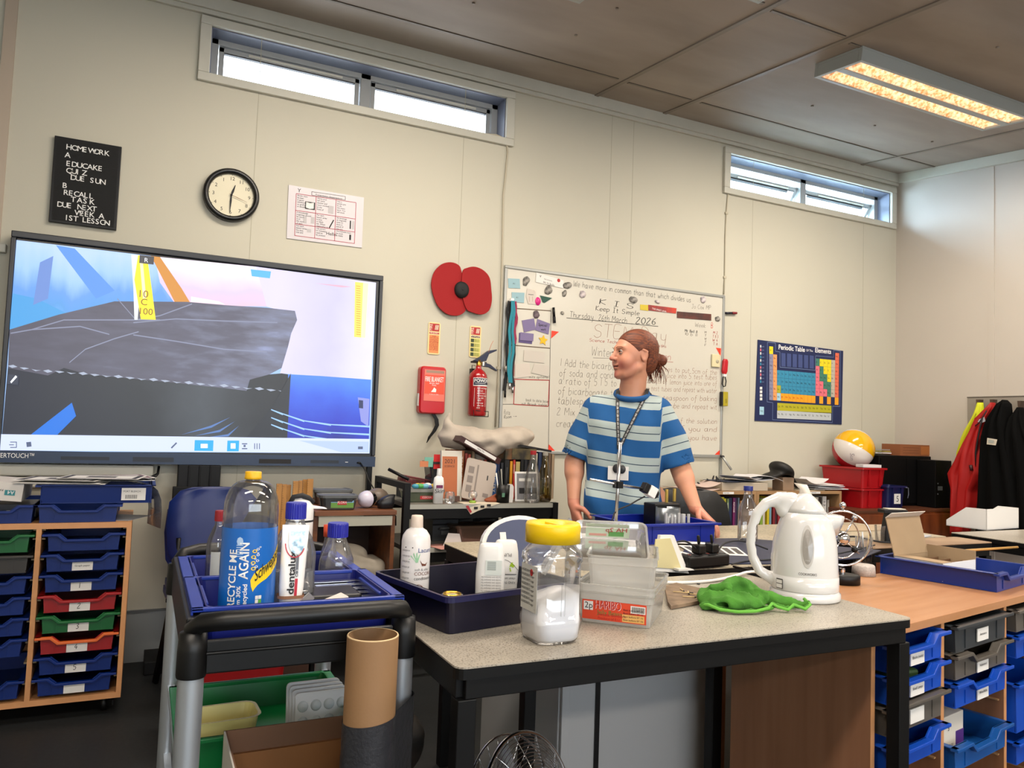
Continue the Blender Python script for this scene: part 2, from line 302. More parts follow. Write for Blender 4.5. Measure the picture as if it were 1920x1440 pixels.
def clerestory(n,w_,tilt):
 x0,x1,z0,z1=w_;root=D.objects.new('window_%d'%n,None);COL.objects.link(root);struct(root)
 m=M();a=.055
 m.box(x0-a,x1+a,WALL-.025,WALL,z1,z1+.045,trim_m);m.box(x0-a,x1+a,WALL-.025,WALL,z0-.045,z0,trim_m)
 m.box(x0-a,x0,WALL-.025,WALL,z0,z1,trim_m);m.box(x1,x1+a,WALL-.025,WALL,z0,z1,trim_m);m.build('casing',root,bevel=.004)
 m=M();yf=WALL+.11
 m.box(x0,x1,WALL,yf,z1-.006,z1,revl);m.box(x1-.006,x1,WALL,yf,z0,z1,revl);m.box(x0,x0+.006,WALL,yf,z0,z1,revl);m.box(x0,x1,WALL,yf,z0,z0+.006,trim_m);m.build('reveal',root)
 m=M();xm=(x0+x1)/2
 m.box(x0,x1,yf,yf+.07,z0,z0+.02,upvc);m.box(x0,x1,yf,yf+.07,z1-.035,z1,upvc)
 for a,b in((x0,x0+.045),(x1-.045,x1),(xm-.03,xm+.03)):m.box(a,b,yf,yf+.07,z0,z1,upvc)
 m.build('window_frame',root,bevel=.003)
 for a,b in((x0+.05,xm-.035),(xm+.035,x1-.05)):
  h=(z1-.038)-(z0+.02)+(.05 if tilt else 0);T=Matrix.Translation((0,yf+.035,z1-.038-(.028 if tilt else 0)))@Matrix.Rotation(R_(tilt),4,'X')
  m=M(T);t=.026
  m.box(a,b,-.02,.02,-t,0,upvc);m.box(a,b,-.02,.02,-h,-h+t*.5,upvc);m.box(a,a+t,-.02,.02,-h,0,upvc);m.box(b-t,b,-.02,.02,-h,0,upvc)
  m.box(a+t,b-t,-.021,.004,-t-.006,-t,rub);m.box(a+.15,b-.1,-.03,-.02,-t*.8,-t*.3,trim_m)
  if tilt:m.box(a+.04,b-.1,-.032,-.02,-t*1.9,-t*1.2,mat('stay_grey','#707478',.4))
  s_=m.build('sash',root,bevel=.002)
  m=M(T);m.box(a+t,b-t,-.004,.004,-h+t*.5,-t,glassw);m.build('pane',s_)
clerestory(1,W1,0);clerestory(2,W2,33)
cab=mat('conduit_cream','#b5ad98',.55)
def wallcable(name,pts,r,label):
 m=M();P=[ay(*q,WALL)-Vector((0,r+.001,0))for q in pts];m.tube(P,r,cab,8)
 for k in(2,len(P)-2):m.box(P[k].x-.012,P[k].x+.012,P[k].y-.006,WALL-.001,P[k].z-.008,P[k].z+.008,cab)
 tag(m.build(name),label,'cable')
wallcable('wall_cable',[(908,252),(930,254),(948,262),(951,285),(946,340),(943,365),(941,480),(939,560),(934,690),(928,800)],.006,'cream painted cable running down the wall from the large left window past the whiteboard')
wallcable('wall_cable',[(1372,356),(1364,362),(1361,400),(1359,445),(1358,520),(1356,552)],.005,'thin cream cable dropping from the right-hand open window to the whiteboard')
hous=mat('luminaire_housing','#a3a8a5',.4);louv=mat('louvre_glow','#ffe8cc',.35,emit=.33,col2='#d79a62',vscale=45,ramp=(.36,.6))
tubem=mat('tube_glow','#ffe9c4',.4,emit=2.2)
def luminaire(c,L,Wd,label,E=30):
 tilt=math.atan(.112)
 root=thing('ceiling_light',label,'ceiling light',c,0,'ceiling lights');root.rotation_euler=(tilt,0,0)
 m=M();h=.075;e=.022
 m.box(-L/2,L/2,-Wd/2,Wd/2,-.012,0,hous);m.box(-L/2,L/2,-Wd/2,-Wd/2+e,-h,-.012,hous);m.box(-L/2,L/2,Wd/2-e,Wd/2,-h,-.012,hous)
 m.box(-L/2,-L/2+e,-Wd/2+e,Wd/2-e,-h,-.012,hous);m.box(L/2-e,L/2,-Wd/2+e,Wd/2-e,-h,-.012,hous);m.box(-L/2+e,L/2-e,-.022,.022,-h,-.012,hous)
 m.build('housing',root,bevel=.002)
 for s in(-1,1):
  yc=s*(Wd/4);hw=Wd/4-e/2-.014
  m=M();m.box(-L/2+.03,L/2-.03,yc-.012,yc+.012,-.04,-.02,tubem);t_=m.build('fluorescent_tube',root)
  m=M();n=int(L/.05)
  for i in range(n):x=-L/2+.05+i*(L-.1)/(n-1);m.box(x-.0012,x+.0012,yc-hw,yc+hw,-h+.004,-.045,louv)
  m.add([(-L/2+e,yc-hw,-h+.004),(L/2-e,yc-hw,-h+.004),(L/2-e,yc-hw*.5,-.02),(-L/2+e,yc-hw*.5,-.02)],[(0,1,2,3)],louv)
  m.add([(-L/2+e,yc+hw,-h+.004),(L/2-e,yc+hw,-h+.004),(L/2-e,yc+hw*.5,-.02),(-L/2+e,yc+hw*.5,-.02)],[(0,3,2,1)],louv)
  m.box(-L/2+.05,L/2-.05,yc-hw,yc+hw,-.020,-.016,louv)
  m.build('louvre',root)
 a=area('lamp_light',(0,0,-h-.01),(0,0,0),L-.1,Wd-.06,E,(1,.90,.77));a.parent=root
 return root
for(x,y,Lg,lab,E_)in((3.93,2.82,1.46,'long double-tube louvred ceiling light, lit, near the right wall',34),(.98,2.83,1.46,'ceiling light whose lower corner just shows at the top edge above the whiteboard',26),(1.63,2.36,1.46,'ceiling light cut by the top edge of the photo, right of the other cut one',10)):
 luminaire((x,y,ceil_z(y)),Lg,.31,lab,E_)
for x in(-.6,1.9,4.2):
 for y in(.2,-2.4):luminaire((x,y,ceil_z(y)),1.46,.31,'ceiling light out of the photo behind the photographer',30)
def wq(px,py,d=0):return ay(px,py,WALL-d)
p0=wq(104,257);p1=wq(229,277);p2=wq(218,433);p3=wq(91,417)
x0,x1,z1,z0=(p0.x+p3.x)/2,(p1.x+p2.x)/2,(p0.z+p1.z)/2,(p2.z+p3.z)/2
lb=thing('letter_board','black felt letter board with white push-in letters listing homework','letter board',((x0+x1)/2,WALL,z0))
w2,h=(x1-x0)/2,z1-z0
felt=mat('black_felt','#101112',.8,bump=.4,bscale=120,stretch=(.2,.2,6));wl=mat('white_letters','#e6e6e4',.4)
m=M();m.box(-w2,w2,-.02,-.002,0,h,blk);m.build('frame',lb,bevel=.002)
m=M();m.box(-w2+.012,w2-.012,-.0215,-.02,.012,h-.012,felt)
def lett(t,px,py,px2):
 a=wq(px,py);b=wq(px2,py);sz=.036;wdt=abs(wq(px2,py+(px2-px)*.13).x-a.x)
 v,f=text_geo(t);xx=0;n=len(t);step=wdt/max(n-.25,1)
 for i,ch in enumerate(t):
  if ch!=' ':m.text(ch,wl,(a.x-(x0+x1)/2+i*step,-.0225,a.z-z0),sz,align='l',off=.008)
for t,a,b,c_ in(('HOMEWORK',124,282,203),('A',122,297,131),('EDUCAKE',124,313,191),('QUIZ',124,326,161),('DUE SUN',132,339,194),('B',117,354,125),('RECALL',119,367,174),('TASK',133,380,176),('DUE NEXT',107,389,179),('WEEK A',140,405,192),('1ST LESSON',121,414,201)):lett(t,a,b,c_)
m.build('felt_panel',lb)
p=wq(433,368);R=abs(wq(486,374).x-wq(381,361).x)/2
ck=thing('wall_clock','round wall clock with black rim and numbers running backwards','clock',(p.x,WALL,p.z))
Ty=Matrix.Rotation(R_(90),4,'X')
m=M(Ty);m.lathe([(R*.80,.02),(R*.80,.030),(R*.84,.042),(R*.93,.045),(R,.034),(R,.002),(R*.8,.002)],mat('clock_rim','#0f1012',.3),64);m.build('rim',ck)
face=mat('clock_face','#d9d2b8',.5);m=M(Ty);m.lathe([(0,.02),(R*.82,.02)],face,64,smooth=False)
m.T=Matrix()
for i in range(12):
 a=-R_(30*(i+1));t=str(i+1);rr=R*.64;m.text(t,ink,(rr*math.sin(a),-.0205,rr*math.cos(a)-R*.065),R*.19,align='c')
for i in range(60):
 a=R_(6*i);r1=R*.775;q=R*.012;m.box(r1*math.sin(a)-q,r1*math.sin(a)+q,-.0205,-.0201,r1*math.cos(a)-q,r1*math.cos(a)+q,ink)if i%5==0 else None
m.build('dial',ck)
def hand(ang,L,w_,name,mm=ink,y=-.024):
 a=R_(ang);m=M(Matrix.Rotation(a,4,'Y'));m.prism([(-w_,0),(-w_*1.6,L*.35),(-w_*.4,L),(w_*.4,L),(w_*1.6,L*.35),(w_,0),(w_*.7,-L*.15),(-w_*.7,-L*.15)],mm,y,y+.0015);m.build(name,ck)
hand(17,R*.42,.0035,'hour_hand');hand(182,R*.62,.0028,'minute_hand',y=-.027);hand(109,R*.6,.0007,'second_hand',mat('second_hand','#6e3a28',.4),-.03)
m=M(Ty);m.lathe([(0,.033),(R*.035,.033),(R*.035,.02)],ink,12);m.build('pivot',ck)
def sheet_frame(c4,name,label,cat,th=.002,base=paper,part='sheet'):
 P=[wq(*c)for c in c4];cx=sum(q.x for q in P)/4;cz=min(q.z for q in P)
 root=thing(name,label,cat,(cx,WALL,cz));m=M();n=4
 m.prism([(q.x-cx,q.z-cz)for q in P],base,-.004-th,-.003);m.build(part,root)
 def loc(px,py,d=0):q=wq(px,py);return(q.x-cx,-.0048-th+.0+(-d),q.z-cz)
 return root,loc
root,lo=sheet_frame([(541,347),(682,371),(678,465),(537,447)],'laminated_poster','laminated paper poster with red grid of writing rules','poster',base=mat('laminate','#c9c4c8',.35))
redl=mat('red_line','#a8324a',.6);pk=mat('pink_cell','#dcc9cb',.6)
def seg(m,a,b,w_,mm,d=0):
 a,b=Vector(a),Vector(b);t=(b-a).normalized();n=Vector((-t.z,0,t.x))*w_/2;m.add([a-n,b-n,b+n,a+n],[(0,1,2,3)],mm)
m=M()
def pc(u,v):
 tl,tr,br,bl=(555,363.5),(667,380.5),(664,457),(552,442)
 return((tl[0]*(1-u)+tr[0]*u)*(1-v)+(bl[0]*(1-u)+br[0]*u)*v,(tl[1]*(1-u)+tr[1]*u)*(1-v)+(bl[1]*(1-u)+br[1]*u)*v)
for i in range(4):seg(m,lo(*pc(i/3,0)),lo(*pc(i/3,1)),.003,redl);
for v in(0,.40,.72,1):seg(m,lo(*pc(0,v)),lo(*pc(1,v)),.003,redl)
a,b,c_,d_=lo(584,360),lo(647,369),lo(647,375.5),lo(584,366.5)
for s_,e_ in((a,b),(b,c_),(c_,d_),(d_,a)):seg(m,s_,e_,.002,ink)
m.text('Presentation Expectations',ink,lo(591,366.5),.012,width=abs(lo(641,373)[0]-lo(591,366)[0]))
words=['Books must be kept in good condition with no graffiti or doodling','Write your full name teacher and room number at the front of your book','Use a purple pen to do this every term. You will track and target your progress after each assessment','A knowledge organiser should be stuck in at the start of each new unit or topic','For each lesson write in blue or black ink. When responding to feedback you must use a purple pen','All drawings or diagrams must be done in pencil. If you are drawing a straight line use a ruler','For each lesson write the date title and underline this with a ruler','Use errors or mistakes need to be crossed out neatly with a single line','Worksheets must be stuck in neatly']
for i in range(9):
 u,v=(i%3)/3,(0,.40,.72)[i//3];W_=words[i].split();k=0
 for ln in range(6 if i<6 else 4):
  if k>=len(W_):break
  t=' '.join(W_[k:k+2]);k+=2;m.text(t,ink,lo(*pc(u+.02,v+.052+ln*.052)),.0115)
def pb(u0,v0,u1,v1,mm):m.add([lo(*pc(u0,v1)),lo(*pc(u1,v1)),lo(*pc(u1,v0)),lo(*pc(u0,v0))],[(0,1,2,3)],mm)
pb(.155,.15,.32,.33,mat('book_black','#2a2a2c',.7));m.add([Vector(lo(*pc(u,v)))+Vector((0,-.0004,0))for u,v in((.17,.3),(.235,.32),(.30,.3),(.30,.16),(.235,.18),(.17,.16))],[(0,1,2,3,4,5)],paper)
for q in((.54,.17,.63,.36),(.13,.5,.19,.68),(.26,.5,.32,.66)):pb(*q,mat('icon_grey','#b7b3b5',.7))
seg(m,lo(*pc(.57,.71)),lo(*pc(.64,.5)),.006,ink);pb(.91,.46,.93,.66,ink);pb(.95,.46,.985,.66,mat('icon_grey','#b7b3b5',.7));pb(.91,.8,.94,.93,ink);pb(.2,.8,.27,.88,mat('icon_grey','#b7b3b5',.7))
m.text('Hello.',ink,lo(*pc(.52,.88)),.026);m.text('Y',ink,lo(*pc(.02,-.04)),.03)
m.build('printing',root)
pop=mat('poppy_felt','#95070d',.8,bump=.1,bscale=200)
c0=wq(862,545);pp=thing('felt_poppy','large red felt poppy with a black centre on the wall','wall decoration',(c0.x,WALL,c0.z))
def petal(pts,name,off):
 P=[wq(*q)for q in pts];n=len(P);Q=[]
 for i in range(n):
  p0,p1,p2,p3=P[(i-1)%n],P[i],P[(i+1)%n],P[(i+2)%n]
  for k in range(4):s_=k/4;Q.append(.5*((2*p1)+(-p0+p2)*s_+(2*p0-5*p1+4*p2-p3)*s_*s_+(-p0+3*p1-3*p2+p3)*s_**3))
 m=M();m.prism([(q.x-c0.x,q.z-c0.z)for q in Q],pop,-off-.008,-off,'xz');m.build(name,pp,bevel=.002)
petal([(863,512),(858,499),(843,493),(825,497),(811,512),(806,532),(809,552),(818,574),(834,589),(852,593),(866,588),(872,575),(872,545)],'petal',.018)
petal([(863,512),(872,504),(887,502),(903,509),(914,523),(917,545),(918,565),(913,583),(900,591),(884,588),(870,580),(862,550)],'petal',.028)
m=M(Matrix.Rotation(R_(90),4,'X'));r=abs(wq(875,545).x-wq(848,545).x)/2;m.lathe([(0,.05),(r*.5,.049),(r*.92,.044),(r,.028)],mat('poppy_centre','#0b0c0d',.7),32,sy=1.1);m.lathe([(0,.052),(.006,.051),(.007,.048)],ink,10);m.build('centre',pp)
cream=mat('sign_cream','#e6cf94',.5);sred=mat('sign_red','#a81d1c',.5);orr=mat('sign_orange','#d98a4c',.5);lime=mat('sign_lime','#cdca6c',.5)
def firesign(c4,kind,label):
 P=[wq(*c)for c in c4];cx=sum(q.x for q in P)/4;z0_=(P[2].z+P[3].z)/2;z1_=(P[0].z+P[1].z)/2;w_=abs(P[1].x-P[0].x+P[2].x-P[3].x)/2;h_=z1_-z0_
 m=M();m.prism([(x,y+h_/2)for x,y in rrect(w_,h_,.012)],cream,-.005,-.001)
 def b(u0,u1,v0,v1,mm,d=.0055):m.box(-w_/2+w_*u0,-w_/2+w_*u1,-d,-.005,h_*v0,h_*v1,mm)
 b(.1,.9,.72,.96,sred);wp=mat('sign_white','#f0dcc8',.5)
 up,rt=(-1,0,0),(0,0,1)
 m.text('FIRE',wp,(-w_*.18,-.006,h_*.74),.03,(0,0,1),(-1,0,0),width=h_*.2)
 for k in range(3):seg(m,(w_*(.06+.1*k),-.006,h_*.77),(w_*(.12+.1*k),-.006,h_*.92),.004,wp)
 if kind==0:
  b(.1,.9,.63,.69,sred);m.text('FIRE BLANKET',wp,(0,-.006,h_*.64),.015,align='c',width=w_*.7);b(.1,.9,.04,.60,orr)
  for i,t in enumerate(('KEEP','FOR USE ON','cooking fires','and clothing','IN CASE OF FIRE','pull tabs down','hold blanket','cover flames','turn off heat')):m.text(t,sred,(0,-.006,h_*(.54-.052*i)),.014,align='c',width=w_*min(.72,.08*len(t)))
 else:
  b(.12,.9,.63,.69,ink);m.text('POWDER',wp,(0,-.006,h_*.64),.015,align='c')
  for i in range(4):
   v=.48-.145*i;b(.08,.93,v-.01,v+.12,lime);b(.1,.38,v,v+.11,mat('sign_darkgreen','#2c3a24',.5),.006)
   for k in range(3):m.text('Safe for use on',ink,(-w_*.08,-.0062,h_*(v+.08-.035*k)),.009,width=w_*.42)
 o=m.build('fire_sign');o.location=(cx,WALL,z0_);tag(o,label,'sign','fire signs')
firesign([(803,603),(826,606),(823,666),(801,663)],0,'cream and red fire blanket sign above the red blanket case')
firesign([(881,610),(902,613),(900,672),(879,669)],1,'cream and green powder extinguisher sign partly behind the extinguisher handle')
fred=mat('case_red','#b8141f',.3,coat=.3)
P=[ay(*q,WALL-.05)for q in((790,686),(838,689),(833,777),(785,775))];cx=(P[0].x+P[1].x+P[2].x+P[3].x)/4;z0=P[2].z;hh=(P[0].z+P[1].z)/2-z0;w_=(P[1].x-P[0].x)
fb=thing('fire_blanket','red plastic fire blanket case with black pull strap','fire blanket',(cx,WALL,z0))
m=M(Matrix.Rotation(R_(90),4,'X'));m.rloft([(.001,w_,hh,.02,0,hh/2),(.045,w_,hh,.02,0,hh/2),(.055,w_-.015,hh-.015,.015,0,hh/2)],fred);m.build('case',fb)
m=M();lr=mat('label_redorange','#dd4a2c',.35);m.box(-w_*.36,w_*.44,-.057,-.055,hh*.27,hh*.93,mat('label_pink','#e0705f',.35));m.box(-w_*.34,w_*.42,-.0576,-.057,hh*.42,hh*.82,lr);m.box(-w_*.30,w_*.4,-.0576,-.057,hh*.86,hh*.92,mat('label_tan','#9c7f6c',.5))
m.text('FIRE BLANKET',wht,(.004,-.058,hh*.68),.04,off=.01,align='c',width=w_*.72);m.text('BS EN 1869',wht,(.004,-.058,hh*.63),.012,align='c')
m.text('PULL',wht,(.004,-.058,hh*.59),.012,align='c');m.add([(-.014,-.058,hh*.46),(.016,-.058,hh*.46),(.018,-.058,hh*.52),(.004,-.058,hh*.56),(-.004,-.058,hh*.51)],[(0,1,2,3,4)],wht);m.text('1.1m x 1.1m',wht,(.004,-.058,hh*.40),.011,align='c')
m.build('label_sticker',fb)
m=M();m.box(-w_/2-.008,-w_/2+.004,-.04,-.02,hh*.16,hh*.42,mat('latch_grey','#b9b4b0',.4));m.build('latch',fb)
m=M();q=[Vector((.012+.03*math.sin(t*3),-.03,-t*.115+.005))for t in(0,.3,.6,.9,1.2,1.5)];m.loft([[v+Vector((-.012*w,0,0)),v+Vector((-.012*w,-.003,0)),v+Vector((.012*w,-.003,0)),v+Vector((.012*w,0,0))]for v,w in zip(q,(1,1,1,.95,.7,.15))],blk,smooth=False);m.build('pull_strap',fb)
P=[ay(*q,WALL-.09)for q in((877,780),(910,782),(893,640))];r=(P[1].x-P[0].x)/2*.98;H_=ay(893,690,WALL-.09).z-P[0].z
ex=thing('fire_extinguisher','red powder fire extinguisher with blue-black lever hung on the wall','fire extinguisher',((P[0].x+P[1].x)/2,WALL-.09,P[0].z))
exr=mat('extinguisher_red','#9c1219',.22,coat=.5)
m=M();m.lathe([(0,0),(r*.9,0),(r,.012),(r,H_*.80),(r*.93,H_*.86),(r*.7,H_*.93),(r*.36,H_*.98),(r*.3,H_*1.0),(r*.3,H_*1.05),(0,H_*1.05)],exr,40)
def wr_(a,z,d=0):return((r+.0006+d)*math.sin(a),-(r+.0006+d)*math.cos(a),z)
def wrapbox(m,a0,a1,z0_,z1_,mm,d=0,n=10,sk_=0):
 vs=[];fs=[]
 for i in range(n+1):
  t=i/n;a=a0+(a1-a0)*t;vs+=[wr_(a,z0_+sk_*t,d),wr_(a,z1_,d)]
  if i:fs.append((2*i-2,2*i,2*i+1,2*i-1))
 m.add(vs,fs,mm)
wrapbox(m,-.9,1.5,H_*.62,H_*.79,wht,0);wrapbox(m,-.85,1.45,H_*.635,H_*.78,mat('label_navy','#1b2440',.4),.0004,10,.006)
warp=lambda x,y:wr_(x/r-.8,H_*.70+y,.001)
m.text('POWDER',wht,(0,0,0),.026,off=.02,width=r*2.0,warp=warp);m.text('FIRE EXTINGUISHER',wht,(0,0,0),.008,width=r*1.2,warp=lambda x,y:wr_(x/r-.7,H_*.665+y,.001))
for i in range(9):
 m.text(('FIRE ACTION','pull pin','aim at base','squeeze lever','1 kg ABC','TEST','recharge','after use','EN3')[i],wht,(0,0,0),.011,warp=lambda x,y,i=i:wr_(x/r-.45+.05*(i%2),H_*(.56-.05*i)+y,.001))
for a in(-.75,-.3,.55):wrapbox(m,a,a+.03,H_*.2,H_*.58,wht,.0003,2)
m.build('cylinder_body',ex)
m=M();br=mat('brass','#b58a3c',.3,metal=1);m.lathe([(r*.26,H_*1.03),(r*.26,H_*1.17),(r*.1,H_*1.17)],br,16);m.tube([(-r*.9,0,H_*1.12),(r*.9,0,H_*1.12)],.006,mat('valve_dark','#2a2320',.4),8);m.cyl(r*.45,-.01,H_*1.05,H_*1.13,.012,steel,16);m.build('valve',ex)
lv=mat('lever_blue_black','#1c2440',.4)
m=M();zt=H_*1.2
m.prism([(-r*.7,zt-.015),(0,zt+.008),(r*1.0,zt+.05),(r*2.0,zt+.062),(r*2.0,zt+.054),(r*1.1,zt+.03),(r*.8,zt-.012),(0,zt-.022)],lv,-.012,.012);m.build('lever',ex,bevel=.002)
m=M();m.prism([(r*.4,zt-.02),(r*1.3,zt-.03),(r*2.1,zt-.06),(r*2.1,zt-.068),(r*1.2,zt-.048),(r*.4,zt-.045)],lv,-.012,.012);m.build('carry_handle',ex,bevel=.002)
m=M();m.tube([(r*1.0,-.012,zt+.04),(r*1.3,-.014,zt+.09),(r*1.5,-.014,zt+.11)],.0013,mat('tag_orange','#c9795a',.5),6);m.build('safety_tag',ex)
m=M();m.tube([(-r*.8,-r*.98,.035),(-r*.8,-r*1.12,.0),(r*.85,-r*1.12,0),(r*1.05,-r*.7,0),(r*1.05,-r*.7,.03),(-r*.6,-r*1.12,.033)],.0025,blk,6);m.tube([(-r*.75,0,H_*.9),(-r*.75,0,H_*1.05),(-r*.4,.0,H_*1.05)],.0025,blk,6);m.box(-.02,.02,r+.001,.089,H_*.1,H_*1.0,blk);m.build('bracket',ex)
pcs=[(1420,637),(1580,658),(1577,796),(1414,789)]
root,lo=sheet_frame(pcs,'periodic_table_poster','navy poster of the coloured periodic table of the elements','poster',base=mat('poster_navy','#13224f',.45))
m=M();pt={}
def PT(k,c):return mat('pt_'+k,c,.5)
def uv(u,v):
 return lo(1410+u/8.472,630+v/8.472)
tlp,trp,brp,blp=(262,162),(1372,272),(1362,1095),(262,1015)
def cell(c,r_,cc=1,rr=1):
 def g(u,v):return uv((tlp[0]*(1-u)+trp[0]*u)*(1-v)+(blp[0]*(1-u)+brp[0]*u)*v,(tlp[1]*(1-u)+trp[1]*u)*(1-v)+(blp[1]*(1-u)+brp[1]*u)*v)
 a=.03;return[g((c+a)/18,(r_+rr)/7),g((c+cc)/18,(r_+rr)/7),g((c+cc)/18,(r_+.02)/7),g((c+a)/18,(r_+.02)/7)]
cols={'y':'#e8d21a','v':'#83839f','o':'#ea9a5c','b':'#3188ab','l':'#a9a92a','c':'#9fc9dd','O':'#f2a01e','p':'#e46f7e','g':'#3c7a68','w':'#b8b0a0','s':'#e06a4c'}
rows=['y................s','vo..........gyyyws','vo..........pgyyws','vobbbbbbbbbbpggyws','vobbbbbbbbbbppggws','volbbbbbbbbbpppgws','vocOOOOOOOOO.O.O.O']
el='H|He|Li Be|B C N O F Ne|Na Mg|Al Si P S Cl Ar|K Ca Sc Ti V Cr Mn Fe Co Ni Cu Zn Ga Ge As Se Br Kr|Rb Sr Y Zr Nb Mo Tc Ru Rh Pd Ag Cd In Sn Sb Te I Xe|Cs Ba La Hf Ta W Re Os Ir Pt Au Hg Tl Pb Bi Po At Rn|Fr Ra Ac Rf Db Sg Bh Hs Mt'.replace('|',' ').split();k=0
for r_,row in enumerate(rows):
 for c in range(18):
  if row[c]=='.':continue
  q=cell(c,r_);m.add(q,[(0,1,2,3)],PT(row[c],cols[row[c]]))
  if k<len(el):
   a=Vector(q[0])*.6+Vector(q[3])*.4;m.text(el[k],sred if row[c]=='O' else ink,(a.x+.004,a.y-.0005,a.z),.019);k+=1
for i,(t,mm,a,b)in enumerate((('Ce Pr Nd Pm Sm Eu Gd Tb Dy Ho Er Tm Yb Lu',PT('l2','#b0aa1e'),(392,1062),(1250,1108)),('Th Pa U Np Pu Am Cm Bk Cf Es Fm Md No Lr',PT('w2','#b9bfc2'),(388,1185),(1246,1220)))):
 h_=122;m.add([uv(a[0],a[1]+h_),uv(b[0],b[1]+h_),uv(*b),uv(*a)],[(0,1,2,3)],mm)
 for j,e in enumerate(t.split()):
  u=j/14;q=uv(a[0]+(b[0]-a[0])*u+6,a[1]+(b[1]-a[1])*u+68);m.text(e,ink,(q[0],q[1]-.0005,q[2]),.019)
m.text('Periodic Table',wht,uv(408,210),.05,off=.02,width=abs(uv(828,240)[0]-uv(408,210)[0]));m.text('Of The',wht,uv(848,243),.024);m.text('Elements',wht,uv(988,258),.05,off=.02,width=abs(uv(1245,280)[0]-uv(988,258)[0]))
ln=mat('poster_line','#7c8fb8',.5);pth=[(235,100),(362,112),(362,245),(432,255),(432,495),(995,545),(998,315),(1285,340),(1285,228),(1392,240),(1385,1120),(1268,1115),(1265,1375),(315,1330),(320,1060),(228,1045)]
for i in range(len(pth)):seg(m,uv(*pth[i]),uv(*pth[(i+1)%len(pth)]),.0025,ln)
for j in range(6):m.add([uv(455+j*90,480+j*7),uv(520+j*90,487+j*7),uv(520+j*90,278+j*8),uv(455+j*90,268+j*8)],[(0,1,2,3)],mat('poster_text','#3b4a7c',.6))
for j in range(11):m.add([uv(118,185+j*56),uv(136,185+j*56),uv(136,145+j*56),uv(118,145+j*56)],[(0,1,2,3)],[paper,PT('b',cols['b']),PT('p',cols['p'])][(j*5%7)%3]);m.text('solid',ln,uv(142,175+j*56),.012)
for j in range(4):m.add([uv(114,850+j*57),uv(152,850+j*57),uv(152,808+j*57),uv(114,808+j*57)],[(0,1,2,3)],paper)
m.add([uv(108,1250),uv(178,1252),uv(180,1125),uv(110,1122)],[(0,1,2,3)],PT('c',cols['c']));m.text('key',ink,uv(118,1200),.02)
m.build('printing',root)
YS=WALL-.085
P=[ay(*q,YS)for q in((15,431),(719,518),(701,874),(-4,868))]
X0,X1,Z1,Z0=(P[0].x+P[3].x)/2,(P[1].x+P[2].x)/2,(P[0].z+P[1].z)/2,(P[2].z+P[3].z)/2
tv=thing('interactive_display','large wall-mounted interactive screen showing a grey slab and yellow gauges','screen',((X0+X1)/2,YS,Z0))
XC=(X0+X1)/2
bz=mat('bezel_black','#101216',.3);bar=mat('bar_navy','#1d2f4c',.35)
m=M();w2,h=(X1-X0)/2,Z1-Z0
m.box(-w2,w2,.005,.07,0,h,bz);m.box(-w2,w2,-.012,.006,h-.03,h,mat('bezel_edge','#2a2d33',.35));m.box(-w2,-w2+.02,-.012,.006,.06,h-.03,mat('bezel_edge','#2a2d33',.35));m.box(w2-.02,w2,-.012,.006,.06,h-.03,mat('bezel_edge','#2a2d33',.35))
m.box(-w2+.02,w2-.02,-.004,.006,.05,h-.03,bz);m.build('bezel',tv,bevel=.004)
m=M();m.box(-w2,w2,-.016,.006,0,.055,bar);m.box(-w2+.56,-w2+.74,-.018,-.014,.012,.034,mat('slot_dark','#0e1726',.4));m.box(w2-.61,w2-.45,-.018,-.014,.012,.034,ink);m.box(w2-.35,w2-.2,-.0165,-.014,.016,.032,mat('slot_dark','#0e1726',.4));m.box(-w2+.26,-w2+.46,-.0165,-.014,.016,.032,mat('slot_dark','#0e1726',.4))
q=ay(-28,868,YS-.016);m.text('CLEVERTOUCH\u2122',wht,(q.x-XC+.0,-.0168,.022),.03,width=.185)
m.box(w2-.165,w2-.15,-.0168,-.014,.022,.025,wht);m.build('control_bar',tv,bevel=.003)
def em(name,c,k=1.0,**kw):
 mm=mat('screen_'+name,c,.35,emit=k,**kw);b=mm.node_tree.nodes['Principled BSDF']
 for l in list(mm.node_tree.links):
  if l.to_socket==b.inputs['Base Color']:mm.node_tree.links.remove(l)
 b.inputs['Base Color'].default_value=(.01,.01,.01,1);return mm
